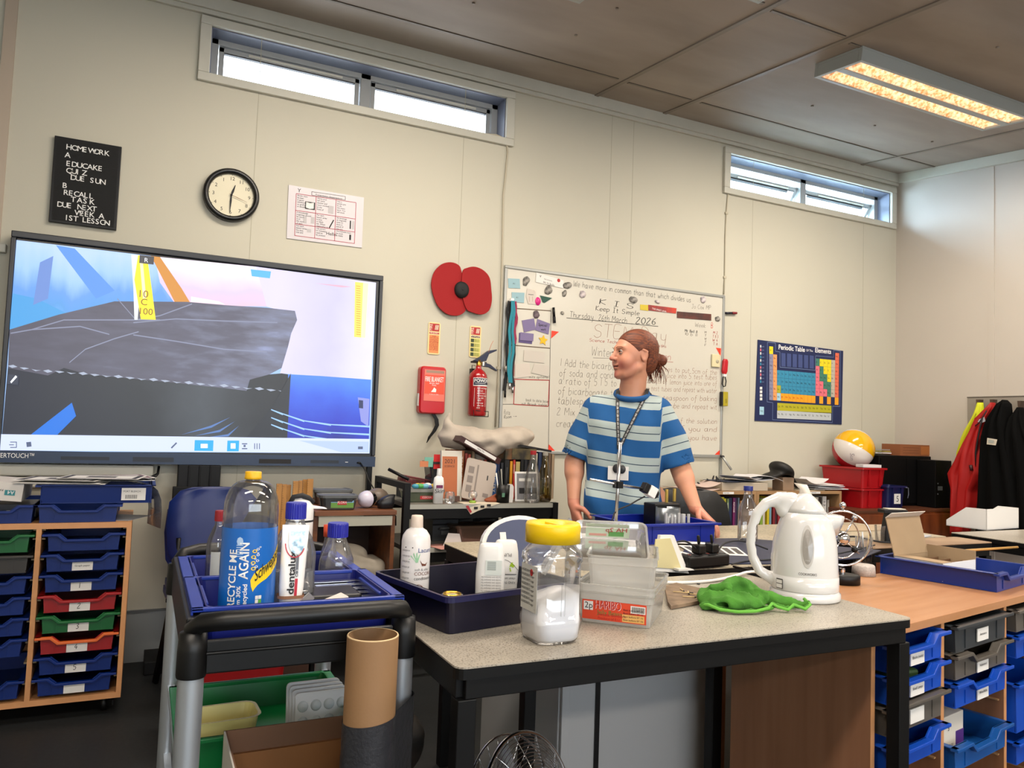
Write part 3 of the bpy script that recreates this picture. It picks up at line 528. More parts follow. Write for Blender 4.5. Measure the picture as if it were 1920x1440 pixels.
def grad(name,stops,ax='x',k=1.0,lo_=0,hi=1,nscale=6,namt=.15,stretch=(1,1,1)):
 """emissive picture layer: colour ramp along a local axis, broken up with noise"""
 m_=D.materials.new('screen_'+name);m_.use_nodes=True;nt=m_.node_tree;N=nt.nodes;L=nt.links;b=N['Principled BSDF']
 b.inputs['Base Color'].default_value=(.01,.01,.01,1);b.inputs['Roughness'].default_value=.35
 tc=N.new('ShaderNodeTexCoord');sp=N.new('ShaderNodeSeparateXYZ');L.new(tc.outputs['Object'],sp.inputs[0])
 mr=N.new('ShaderNodeMapRange');L.new(sp.outputs['XYZ'.index(ax.upper())],mr.inputs[0]);mr.inputs[1].default_value=lo_;mr.inputs[2].default_value=hi
 mp=N.new('ShaderNodeMapping');mp.inputs['Scale'].default_value=stretch;L.new(tc.outputs['Object'],mp.inputs[0])
 nz=N.new('ShaderNodeTexNoise');nz.inputs['Scale'].default_value=nscale;nz.inputs['Detail'].default_value=6;L.new(mp.outputs[0],nz.inputs['Vector'])
 ma=N.new('ShaderNodeMath');ma.operation='MULTIPLY_ADD';ma.inputs[1].default_value=namt*2;L.new(nz.outputs['Fac'],ma.inputs[0])
 ad=N.new('ShaderNodeMath');ad.operation='SUBTRACT';ad.inputs[1].default_value=namt;L.new(mr.outputs[0],ma.inputs[2]);L.new(ma.outputs[0],ad.inputs[0])
 cr=N.new('ShaderNodeValToRGB');L.new(ad.outputs[0],cr.inputs[0]);e=cr.color_ramp.elements
 while len(e)<len(stops):e.new(.5)
 for i,(p_,c)in enumerate(stops):e[i].position=p_;e[i].color=hexc(c)
 L.new(cr.outputs[0],b.inputs['Emission Color']);b.inputs['Emission Strength'].default_value=k;return m_
SC=[0]
def lay(pts,mm,smooth=False):
 SC[0]+=1;P=[ay(*q,YS-.005)for q in pts];y=-.005-.00012*SC[0]
 m.add([(q.x-XC,y,q.z-Z0)for q in P],[tuple(range(len(P)))],mm)
m=M()
K=.95
lay([(31,450),(705,530),(693,850),(1,846)],em('base','#8fb0dc',K))
lay([(31,450),(290,481),(330,572),(110,590),(18,618)],grad('sky',[(0,'#6ea8e8'),(.3,'#4f8ecb'),(.5,'#5b8fd6'),(.72,'#8fb4ea'),(1,'#a6bfee')],'z',K,.62,1.0,3,.35,(3,1,.6)))
lay([(18,618),(24,550),(70,560),(130,590)],em('b2','#3f8fc9',K))
lay([(105,460),(140,466),(215,545),(180,560)],em('b3','#4f86cf',K));lay([(75,492),(100,480),(90,560),(62,572)],em('b4','#5f7fbe',K))
lay([(290,481),(330,485),(480,500),(520,575),(330,572),(300,530)],grad('finger',[(0,'#d9a5b5'),(.4,'#d9b3c4'),(.7,'#c9b9dc'),(1,'#e6d6ea')],'z',K,.68,.98,4,.25))
lay([(283,480),(300,482),(340,540),(358,570),(330,571)],em('orange','#c08030',K))
lay([(480,500),(705,530),(696,712),(525,700),(555,590),(500,575)],grad('mauve',[(0,'#c9c3e6'),(.5,'#b9b5d8'),(1,'#d3d0ec')],'x',K,.3,.88,5,.2))
lay([(470,505),(508,509),(506,522),(472,518)],em('cyan','#4fa6d6',K));lay([(358,556),(410,565),(422,571),(358,566)],em('wht','#e0dcec',K))
lay([(590,531),(640,535),(660,538),(640,539)],em('pinkline','#c9a0b4',K))
slab=grad('slab',[(0,'#4c4a58'),(.35,'#565566'),(.5,'#66687c'),(.65,'#6f748c'),(.8,'#858db0'),(1,'#a9b4da')],'x',K*.9,-.85,1.3,7,.55,(.8,1,3))
lay([(15,690),(18,618),(110,590),(215,565),(350,566),(420,572),(500,577),(553,583),(557,600),(546,625),(540,650),(528,690),(505,702),(468,712),(462,733),(440,730),(330,718),(165,702),(120,690),(90,704)],slab)
for pts in([(20,625),(60,618),(150,612),(205,627)],[(130,680),(160,655),(215,635),(260,622)],[(220,560),(255,600),(300,592),(360,570)],[(250,605),(330,598),(420,602),(520,605)],[(60,618),(120,600),(240,600),(300,600)],[(250,628),(330,640),(420,655),(500,660)]):
 for i in range(len(pts)-1):a,b=pts[i],pts[i+1];lay([(a[0],a[1]-1.1),(b[0],b[1]-1.1),(b[0],b[1]+1.1),(a[0],a[1]+1.1)],em('crease','#787d94',K))
lay([(15,690),(90,704),(120,690),(165,702),(330,718),(440,730),(462,733),(468,712),(505,702),(528,700),(540,702),(538,823),(4,815)],grad('dark',[(0,'#1a1e2e'),(.45,'#1d2127'),(.62,'#3a3f46'),(.8,'#1c2026'),(1,'#12141c')],'x',K,-.95,.55,3,.15))
for i in range(24):
 a=15+i*22;yy=690+i*1.9 if a>90 else 688+i*3;lay([(a,yy-2),(a+10,yy-4+(i%3)*2),(a+18,yy),(a+8,yy+2)],em('edge','#a9b3c8',K*.8))
lay([(540,702),(600,705),(695,712),(691,824),(538,823)],grad('blue',[(0,'#0f1638'),(.3,'#1c2fae'),(.6,'#2a52c8'),(1,'#3f7adf')],'z',K,.1,.48,4,.3))
lay([(512,760),(545,700),(538,823),(460,822)],em('mid','#181d26',K))
for i,(a,b)in enumerate(((775,800),(790,808),(803,815))):
 p_=[(508,a-8),(530,a),(570,a+13),(620,a+20),(692,a+23)];
 for j in range(4):lay([(p_[j][0],p_[j][1]),(p_[j+1][0],p_[j+1][1]),(p_[j+1][0],p_[j+1][1]+3.5),(p_[j][0],p_[j][1]+2)],em('arc','#8fb9ec',K))
for a in(0,8,16):lay([(340+a*3,815+a*.3),(395+a*2,798+a),(432+a,782+a),(396+a*2,802+a)],em('arc2','#4d6ea6',K))
lay([(58,815),(135,755),(143,780),(108,815)],em('bluecard','#1568c8',K));lay([(670,745),(692,748),(690,800),(676,790)],em('tag','#7f86c9',K))
lay([(672,750),(680,751),(680,766),(672,765)],em('tag2','#1b2350',K))
yel=em('yellow','#f0d820',K)
lay([(246,478),(262,479),(262,555),(258,600),(252,600),(250,540)],em('tubew','#cfd4d0',K));lay([(259,479),(276,482),(285,545),(292,600),(264,599),(252,525)],yel);lay([(262,490),(268,492),(274,560),(268,560)],em('ywhite','#fff6b0',K))
lay([(665,529),(690,532),(684,634),(663,632)],em('y2','#f2d15a',K));lay([(680,531),(690,532),(684,634),(676,633)],em('y3','#f6e7ae',K))
for i in range(22):lay([(667,536+i*4.3),(675,537+i*4.3),(675,538.3+i*4.3),(667,537.3+i*4.3)],em('y4','#c08a2c',K))
SC[0]+=2
br_=em('brown','#7a4a18',K)
def st(t,px,py,s,mm,wd=None):q=ay(px,py,YS-.005);m.text(t,mm,(q.x-XC,-.005-.00012*(SC[0]+2),q.z-Z0),s,width=wd)
st('10',257,557,.05,br_);st('C',263,572,.045,br_);st('100',258,589,.045,br_)
lay([(262,479),(289,482),(288,497),(261,494)],em('tab','#3a3a3e',K));st('R',270,492,.03,em('w2','#e8eaf2',K));lay([(16,702),(36,704),(35,722),(14,720)],em('tab2','#2b3040',K));
lay([(20,716),(30,704),(33,707),(22,719)],em('w2','#e8eaf2',K))
lay([(3,814),(692,823),(691,850),(1,844)],em('bar','#bfc9ea',K));lay([(560,826),(690,828),(690,848),(640,848)],em('bar2','#a5b7e8',K))
lay([(365,825),(400,825.5),(399,845.5),(364,845)],em('cyanb','#1f9ad6',K));lay([(426,826),(448,826),(447,846),(425,846)],em('cyanb','#1f9ad6',K))
lay([(376,832),(389,832),(389,840),(376,840)],em('w2','#e8eaf2',K));lay([(432,831),(441,831),(441,841),(432,841)],em('w2','#e8eaf2',K))
dk=em('icon','#4a5570',K)
for q in([(320,839),(330,829),(332,831),(322,841)],[(453,831),(463,831),(463,833),(453,833)],[(453,840),(463,840),(463,842),(453,842)],[(456,834),(460,834),(460,838),(456,838)],[(476,831),(477.5,831),(477.5,842),(476,842)],[(480.5,831),(482,831),(482,842),(480.5,842)],[(485,831),(486.5,831),(486.5,842),(485,842)],[(20,828),(32,828),(32,829.5),(20,829.5)],[(20,838),(32,838),(32,839.5),(20,839.5)],[(31,828),(32.5,828),(32.5,839),(31,839)],[(18,833),(27,833),(27,834.5),(18,834.5)],[(50,829),(59,828),(60,837),(51,838)],[(670,837),(679,837),(679,842),(670,842)]):lay(q,dk)
m.build('picture',tv)
m=M();m.box(-.3,.3,.071,.083,.3,.8,blkm);m.build('wall_bracket',tv)
P0,P1=ay(333,900,WALL-.10),ay(413,900,WALL-.10)
m=M();m.box(P0.x,P1.x,WALL-.10,WALL-.001,.3,Z0-.002,blkm)
for k in range(1,4):x=P0.x+(P1.x-P0.x)*k/4;m.box(x-.004,x+.004,WALL-.106,WALL-.10,.3,Z0-.002,blk)
m.box(P0.x-.02,P1.x+.015,WALL-.115,WALL-.09,.3,ay(370,912,WALL-.1).z,blkm)
m.box(P0.x-.1,P1.x+.1,WALL-.24,WALL-.02,.001,.06,blkm);m.box((P0.x+P1.x)/2-.08,(P0.x+P1.x)/2+.08,WALL-.16,WALL-.09,.05,.32,blkm)
tag(m.build('display_stand',bevel=.003),'black column stand on the floor under the big screen','stand')
P0,P1=ay(688,900,WALL-.06),ay(697,900,WALL-.06)
m=M();m.box(P0.x,P1.x,WALL-.06,WALL-.03,.25,Z0-.002,blk);tag(m.build('display_side_rail'),'narrow black rail hanging below the right end of the screen','rail')
m=M();P=[ay(676,868,YS-.02),ay(684,880,YS-.04),ay(690,897,YS-.06),ay(700,915,YS-.12),ay(722,945,YS-.2),ay(742,968,YS-.3),ay(742,985,YS-.34)]
m.tube(P,.0035,blk,8);m.tube([P[0]+Vector((-.02,.01,0)),P[0]],.006,blk,8);tag(m.build('display_cable'),'thin black cable hanging from the lower right corner of the screen','cable')
m=M();q0,q1=ay(-20,883,WALL-.05),ay(300,886,WALL-.05);m.box(XL+.2,q1.x-.03,WALL-.06,WALL-.001,q1.z-.02,q1.z+.035,trim_m);m.box(XL+.2,q1.x-.045,WALL-.045,WALL-.001,q1.z-.075,q1.z-.025,trim_m)
tag(m.build('cable_trunking',bevel=.008),'white cable trunking running along the wall under the left of the screen','trunking')
m=M();m.tube([ay(298,874,WALL-.05),ay(296,888,WALL-.06),ay(283,895,WALL-.07),ay(276,902,WALL-.07),ay(286,900,WALL-.07),ay(296,888,WALL-.065)],.006,blk,8);tag(m.build('looped_cable'),'short black looped cable at the end of the white trunking','cable')
P=[wq(*q)for q in((945,498),(1355,554),(1352,858))];X0,X1,Z1,Z0=P[0].x,(P[1].x+P[2].x)/2,(P[0].z+P[1].z)/2,P[2].z
wb=thing('whiteboard','white marker board covered in handwriting with red corner triangles','whiteboard',((X0+X1)/2,WALL,Z0));XC=(X0+X1)/2;w2=(X1-X0)/2;h=Z1-Z0
m=M();m.box(-w2+.01,w2-.01,-.012,-.002,.01,h-.01,mat('whiteboard_enamel','#cbc7bb',.22,var=.03,vscale=3));m.build('writing_surface',wb)
fr=mat('board_frame','#a9aba8',.35,metal=.6)
m=M();m.box(-w2,w2,-.02,-.001,h-.018,h,fr);m.box(-w2,w2,-.02,-.001,0,.02,fr);m.box(-w2,-w2+.018,-.02,-.001,.02,h-.018,fr);m.box(w2-.018,w2,-.02,-.001,.02,h-.018,fr);m.build('frame',wb,bevel=.003)
YW=-.0126
def bq(px,py,d=0):q=ay(px,py,WALL-.012);return Vector((q.x-XC,YW-d,q.z-Z0))
k1,k2,k3,k4=mat('marker_black','#3a3834',.6),mat('marker_grey','#8b857c',.6),mat('marker_red','#a85a50',.6),mat('marker_rust','#9c8172',.6)
m=M()
def wl_(t,px,py,px2,py2,hp,mm,lw=.0026):
 a,b=bq(px,py),bq(px2,py2);hh=abs(bq(px,py-hp).z-a.z)
 tmp=M();L_=write(tmp,t,mm,(0,0,0),hh);s_=(b-a).length/L_;u=(b-a).normalized();T0=m.T
 m.T=Matrix(((u.x*s_,0,0,a.x),(0,1,0,a.y),(u.z*s_,0,1,a.z),(0,0,0,1)));write(m,t,mm,(0,0,0),hh,lw=lw);m.T=T0
wl_('We have more in common than that which divides us',1075,537,1296,567,11,k1)
wl_('Jo Cox MP',1297,578,1333,581,8,k2)
wl_('K I S',1124,570,1190,580,10,k1);wl_('Keep It Simple',1117,582,1200,592,9,k1)
wl_('Thursday.. 26th March ...',1068,595,1187,607,11,k1);wl_('2026',1192,606,1231,609,12,k1,.004)
seg(m,bq(1062,596),bq(1234,612),.004,k1)
wl_('STEM Day',1113,632,1252,641,25,k4,.003);wl_('Science Technology Engineering Maths',1105,640,1250,652,6,k3,.002)
wl_('Winter',1109,666,1150,669,17,k2,.0035);wl_('Autumn',1212,672,1259,675,14,k3,.003);seg(m,bq(1228,677),bq(1262,679),.003,k3);seg(m,bq(1112,671),bq(1148,672),.003,k2)
for i,(t,y1,y2,x1_)in enumerate((('1 Add the bicarbonate',686,696,1180),('of soda and conditioner',705,711,1185),('a ratio of 5 1 5 to 1',720,725,1165),('of bicarbonate two',739,744,1165),('tablespoons warm',757,762,1160),('2 Mix in the water',778,783,1165),('create a snow dome',800,806,1165))):wl_(t,1050-i*1.2,y1,x1_,y2,14,k2,.0032)
for i,(t,y1,y2)in enumerate((('Use pipettes to put 5cm of the',694,703),('cabbage juice into 5 test tubes',707,712),('add 5cm of lemon juice into one of',718,724),('the test tubes and repeat with water',732,737),('Add a teaspoon of baking',750,752),('to a test tube and repeat wit',763,768),('the colours of the solution',791,795),('in front of you and',805,810),('record what you have',823,826))):wl_(t,1205,y1,1345,y2,10,k4,.0026)
wl_('Week',1303,612,1324,615,8,k2);wl_('B',1333,615,1337,616,10,mat('marker_bright_red','#c23c34',.6),.003)
wl_('Mr Bell 8',1284,622,1308,625,5,k1);wl_('10 b 11',1284,628,1308,631,5,k2);wl_('M 2',1337,626,1346,627,5,k3);wl_('T 8 3',1336,633,1347,634,5,k3);wl_('W 4',1336,640,1346,641,5,k3);wl_('T A',1337,647,1346,648,5,k3)
for i in range(5):wl_('MTWTF'[i],1321,625+i*6,1325,625+i*6,4,k2)
wl_('Rota',945,776,957,778,8,k1,.0018);wl_('Room ->',945,785,969,783,6,k1,.0018);wl_('back to data base',986,752,1028,755,5,k1,.0016);wl_('nit Brook table',978,759,1026,762,5,k1,.0016);wl_('mits optional',992,709,1030,709,5,k1,.0016)
bl_,rl=mat('tape_brown','#5a4632',.6),mat('tape_red','#a03434',.6)
for a,b,mm in(((948,577),(1033,583),bl_),((1033,583),(1028,847),k1),((964,578),(964,640),bl_),((945,646),(1031,653),bl_),((965,650),(963,711),rl),((963,711),(1030,713),rl),((965,713),(963,758),rl),((963,758),(1028,762),rl),((1030,713),(1028,762),rl),((941,758),(963,758),k1)):seg(m,bq(*a),bq(*b),.006 if mm is not k1 else.003,mm)
m.build('handwriting',wb)
m=M();rt_=mat('corner_red','#e03a20',.5)
for t in(((1034,620),(1048,622),(1033,635)),((1029,833),(1043,848),(1027,848)),((1342,652),(1352,653),(1351,668)),((1350,843),(1349,857),(1337,855))):m.add([bq(*q,.0006)for q in t],[(0,1,2)],rt_)
m.build('corner_triangle',wb)
m=M();m.tube([bq(1350,855)+Vector((0,-.02,0)),bq(1362,880)+Vector((0,-.05,0))],.008,fr,8);m.box(w2-.012,w2+.004,-.016,-.002,-.25,0,fr);m.build('frame_leg',wb)
m=M();m.tube([bq(1347,855)+Vector((0,-.022,0)),bq(1353,856)+Vector((0,-.022,0))],.008,ink,8);m.build('corner_cap',wb)
def bsheet(name,pts,mm,label,cat,group=None,d=.002,th=.0012,extra=None):
 P=[bq(*q)for q in pts];cx=sum(q.x for q in P)/len(P);cz=sum(q.z for q in P)/len(P)
 m=M();m.prism([(q.x-cx,q.z-cz)for q in P],mm,-th,0)
 if extra:extra(m,lambda px,py:(bq(px,py).x-cx,-th-.0004,bq(px,py).z-cz))
 o=m.build(name);o.location=(XC+cx,WALL-.0126-d,Z0+cz);tag(o,label,cat,group);return o
lb_=mat('note_blue','#93b4bd',.8)
bsheet('sticky_note',[(952,522),(974,523),(975,541),(953,540)],lb_,'pale blue note marked A1 at the top left of the whiteboard, upper of two','note','pale blue notes',extra=lambda m,f:m.text('A1',ink,f(961,533),.014))
bsheet('sticky_note',[(959,548),(983,549),(982,568),(959,566)],lb_,'pale blue note marked A1 just above the lanyards, lower of two','note','pale blue notes',extra=lambda m,f:m.text('A1',ink,f(967,559),.014))
def nm(m,f):
 a=f(1018,531);m.text('Mr N Bolla',ink,a,.018,(1,0,-.13));m.text('THE SCHOOL',ink,f(1019,524),.010,(1,0,-.13));m.text('v',ink,f(1011,520),.03);q=Vector(f(1047,526));m.add([q+Vector((.012*math.cos(a_),0,.012*math.sin(a_)))for a_ in[k*PI/4 for k in range(8)]][::1],[tuple(range(8))],sred)
bsheet('name_plate',[(1005,511),(1056,526),(1056,541),(1004,529)],mat('plate_white','#dcd9d4',.4),'white name plate tilted at the top of the whiteboard','name plate',extra=nm)
pv=mat('note_purple','#7b6f96',.8)
bsheet('purple_note',[(978,601),(1001,597),(1004,618),(982,623)],pv,'purple note, top left of those inside the taped box','note','purple notes')
bsheet('purple_note',[(1007,598),(1031,607),(1028,627),(1003,619)],pv,'purple note with writing, top right inside the taped box','note','purple notes',extra=lambda m,f:(write(m,'Special',ink,f(1009,611),.016),write(m,'work',ink,f(1014,619),.014)))
bsheet('purple_note',[(973,624),(999,627),(997,645),(972,642)],mat('note_purple_dark','#5a4f7c',.8),'darker purple note peeking out under another purple note','note','purple notes',d=.001)
bsheet('purple_note',[(975,623),(1000,626),(999,640),(974,638)],pv,'purple note, lowest of the three, left of the yellow star','note','purple notes',d=.004)
c=bq(1018,638);q=[(.034*(1 if i%2==0 else.5)*math.sin(i*PI/5+.1),.034*(1 if i%2==0 else.5)*math.cos(i*PI/5+.1))for i in range(10)]
m=M();m.prism(q,mat('star_yellow','#e6b322',.7),-.002,0);o=m.build('paper_star');o.location=(XC+c.x,WALL-.0146,Z0+c.z);tag(o,'yellow paper star on the whiteboard beside purple notes','paper star')
pg=mat('paper_dull','#c5beb4',.8)
bsheet('pinned_paper',[(982,656),(1021,660),(1020,681),(981,677)],pg,'blank white sheet pinned in the middle box of the board','sheet of paper','papers pinned on the board')
bsheet('pinned_paper',[(966,683),(992,681),(995,706),(965,709)],mat('paper_warm','#cbc2b8',.8),'warm white sheet pinned at lower left of the middle box','sheet of paper','papers pinned on the board')
bsheet('pinned_paper',[(1001,682),(1029,686),(1027,706),(996,699)],pg,'curled white sheet pinned at lower right of the middle box','sheet of paper','papers pinned on the board')
bsheet('pinned_paper',[(950,697),(965,707),(952,718),(941,708)],pg,'small tilted white slip under the hanging lanyards','sheet of paper','papers pinned on the board',d=.006)
def dt(m,f):
 for k in range(9):seg(m,f(943,803+k*4.4),f(966,804+k*4.4),.0015,k2)
bsheet('data_sheet',[(942,800),(971,801),(970,846),(939,846)],mat('laminate2','#c9beb0',.4),'laminated table of text at the lower left corner of the whiteboard','sheet',extra=dt)
bsheet('paper_drawing',[(988,541),(1004,545),(1006,571),(990,570),(986,556)],mat('paper_warm','#cbc2b8',.8),'small pencil drawing on paper beside the pink badge','drawing',extra=lambda m,f:(seg(m,f(990,552),f(1000,553),.003,ink),seg(m,f(992,556),f(992,566),.0015,k3),seg(m,f(998,556),f(998,566),.0015,k3)))
c=bq(1008,565);m=M(Matrix.Rotation(R_(90),4,'X'));m.lathe([(0,.004),(.024,.004),(.026,0)],mat('badge_pink','#d0207c',.35),24,sx=.8);o=m.build('round_badge');o.location=(XC+c.x,WALL-.014,Z0+c.z);tag(o,'round magenta badge overlapping the small drawing','badge')
bsheet('green_triangle',[(1012,554),(1035,559),(1021,568),(1017,567)],mat('felt_green','#2f5348',.8),'dark green paper triangle right of the pink badge','paper triangle')
rockm=mat('rock_print','#9a958d',.6,col2='#4a4743',vscale=45,ramp=(.38,.6));wo=mat('rock_light','#cfc4c4',.6,col2='#7c747a',vscale=40,ramp=(.35,.6))
def rock(px,py,rx,ry,rot,mm,label,sd):
 c=bq(px,py);s_=abs(bq(px+1,py).x-c.x);rn=random.Random(sd);m=M(Matrix.Rotation(-R_(rot),4,'Y'));n=14;rad=[rn.uniform(.86,1.1)for _ in range(n)]
 o_=[(math.cos(2*PI*i/n)*rx*s_*rad[i],math.sin(2*PI*i/n)*ry*s_*rad[i])for i in range(n)]
 m.loft([[(a*k,-d,b*k)for a,b in o_]for k,d in((1,0),(.99,.003),(.8,.0065),(.4,.008))],mm);o=m.build('rock_magnet');o.location=(XC+c.x,WALL-.014,Z0+c.z);tag(o,label,'magnet','rock-shaped magnets')
for a in((986,527,6,9,-25,rockm,'grey rock magnet between the upper blue note and the name plate',1),(1028,544,6.5,9,-30,rockm,'grey rock magnet just below the name plate',2),(1058,550,4,6,-20,rockm,'narrow grey rock magnet left of the pale round one',3),(1064,535,9,6,15,rockm,'large grey rock magnet at the start of the top sentence',4),(1092,552,6,6,0,wo,'pale round rock magnet under the word have',5),(1187,562,8,5.5,-5,rockm,'wide grey rock magnet over the letter S',6),(1232,566,5,2.5,-15,wo,'tiny flat pale rock magnet above the yellow strip',7),(1318,562,5,5.5,0,wo,'pale round rock magnet at the end of the top sentence',8),(1345,598,5,4,5,rockm,'small grey rock magnet by the right edge of the board',9),(1054,587,3.4,2.8,0,rockm,'tiny dark rock magnet before the underlined date',10),(1005,590,6,7,20,mat('rock_mauve','#6f5f66',.6,col2='#3c3338',vscale=30),'mauve triangular rock magnet at the top of the taped box',11)):rock(*a)
def bmk(m,f):m.text('THE SPIRIT LEVEL',wht,f(1222,580),.016,(1,0,-.1))
bsheet('bookmark_strip',[(1200,571),(1215,572),(1215,583),(1200,581)],mat('strip_yellow','#c9b22c',.5),'yellow end piece of the bookmark strip','bookmark','bookmark strips',d=.001)
bsheet('bookmark_strip',[(1215,571.5),(1268,578),(1267,588),(1215,582)],mat('strip_redblack','#1d2036',.5,col2='#c03a24',vscale=3,stretch=(1,1,.1),ramp=(.45,.55)),'red and navy bookmark strip beside the yellow end piece','bookmark','bookmark strips',extra=bmk)
bsheet('bookmark_strip',[(1269,584),(1333,589),(1333,601),(1269,596)],mat('strip_brown','#5e2b20',.5,col2='#2a2320',vscale=9,ramp=(.35,.6)),'dark brown bookmark strip right of the red and navy one','bookmark','bookmark strips')
def marker(a,b,mm,capm,r,label,name='marker_pen'):
 a,b=Vector(a),Vector(b);root=thing(name,label,'marker pen',a);v=b-a
 m=M();m.tube([(0,0,0),v*.6],r,mm,10);m.build('barrel',root);m=M();m.tube([v*.6,v],r*1.15,capm,10);m.build('cap',root)
W_=Vector((XC,WALL,Z0))
marker(W_+bq(1036,577)+Vector((0,-.012,0)),W_+bq(1038,606)+Vector((0,-.012,0)),blk,ink,.008,'black marker clipped upright on the whiteboard beside the taped box')
marker(ay(1360,587,WALL-.014),ay(1381,587,WALL-.014),navy_t,mat('cap_darkred','#7c1420',.4),.008,'navy marker with dark red cap sticking out right of the whiteboard')
p=ay(1359,688,WALL-.03);kn=thing('folding_knife_keyring','red keyring case with black wrist loop hung on the whiteboard edge','keyring',p)
m=M(Matrix.Rotation(R_(5),4,'Y'));m.rloft([(-.05,.03,.02,.008),(-.03,.045,.025,.01),(.04,.045,.025,.012),(.055,.03,.02,.01)],mat('keyring_red','#b5101f',.35));m.build('case',kn)
m=M();m.tube([(0,0,-.05),(-.012,0,-.075),(-.02,0,-.12),(-.008,0,-.14),(.008,0,-.135),(.014,0,-.1),(.004,0,-.07)],.004,blk,8);m.build('loop',kn)
m=M();m.box(-.015,.012,-.008,.008,-.068,-.05,wht);m.build('clip',kn)
p=ay(1358,748,WALL-.03);m=M();m.box(-.022,.022,-.015,.015,-.05,.05,mat('block_yellow','#a8981e',.4));m.box(-.03,-.022,-.015,.015,-.05,.05,ink);m.text('GO',ink,(.01,-.0155,-.03),.02,(0,0,1),(-1,0,0));o=m.build('yellow_eraser',bevel=.003);o.location=p;tag(o,'yellow and black magnetic block on the right whiteboard edge','eraser')
p=ay(1342,675,WALL-.02);m=M();m.box(-.036,.036,-.006,.006,-.05,.04,mat('socket_cream','#d3c9a2',.5));m.T=Matrix.Translation((.01,-.006,-.01))@Matrix.Rotation(R_(90),4,'X');m.lathe([(0,.004),(.012,.003),(.014,0)],mat('socket_grey','#aaa38c',.5),16);o=m.build('magnetic_hook',bevel=.004);o.location=p;tag(o,'cream square magnetic hook near the right edge of the whiteboard','hook')
def ribbon(m,pts,w_,mm,th=.0012,nrm=(0,-1,0)):
 P=[Vector(p)for p in pts];n=Vector(nrm);R=[]
 for i,p in enumerate(P):
  t=(P[min(i+1,len(P)-1)]-P[max(i-1,0)]).normalized();s_=t.cross(n).normalized()*w_/2;R.append([p-s_,p+s_,p+s_+n*th,p-s_+n*th])
 m.loft(R,mm,smooth=False)
hk=ay(961,565,WALL-.03)
for i,(c_,xo,ln,lab,yo)in enumerate((('#0f7c8f',0,.50,'teal lanyard, brightest of the bunch hanging on the board',-.02),('#8c1440',.03,.26,'crimson lanyard, shortest of the bunch hanging on the board',-.008),('#0b0c10',-.02,.55,'black lanyard at the left of the hanging bunch',.0),('#14131a',.035,.52,'black beaded lanyard at the right of the hanging bunch',.006))):
 root=thing('lanyard',lab,'lanyard',hk+Vector((xo*.6-.008,yo,0)),0,'lanyards hanging on the whiteboard')
 mm=mat('lanyard_%d'%i,c_,.6);m=M();rn=random.Random(i)
 for s_ in(-1,1):
  pts=[(s_*.004,0,.0)]+[(s_*(.006+.007*math.sin(k/8*PI+i))+xo*.35*k/8+.006*math.sin(k*1.7+i*2),s_*.003,-ln*k/8)for k in range(1,9)]
  ribbon(m,pts,.017,mm)
 m.build('strap',root);m=M();x_=xo*.35
 m.tube([(x_,0,-ln),(x_,0,-ln-.04)],.007,steel if i in(0,3)else blk,8);m.build('clip',root)
m=M();m.box(-.012,.012,.0,.02,-.02,.02,wht);o=m.build('plastic_hook',bevel=.003);o.location=hk;tag(o,'small hook the lanyards hang from at the left of the whiteboard','hook')
p=ay(951,692,WALL-.04);m=M(Matrix.Rotation(R_(90),4,'X'));m.lathe([(0,.006),(.02,.006),(.022,0),(0,0)],mat('disc_grey','#7c7872',.4,metal=.5),20);o=m.build('metal_disc');o.location=p;tag(o,'round grey metal disc hanging below the lanyards','disc')
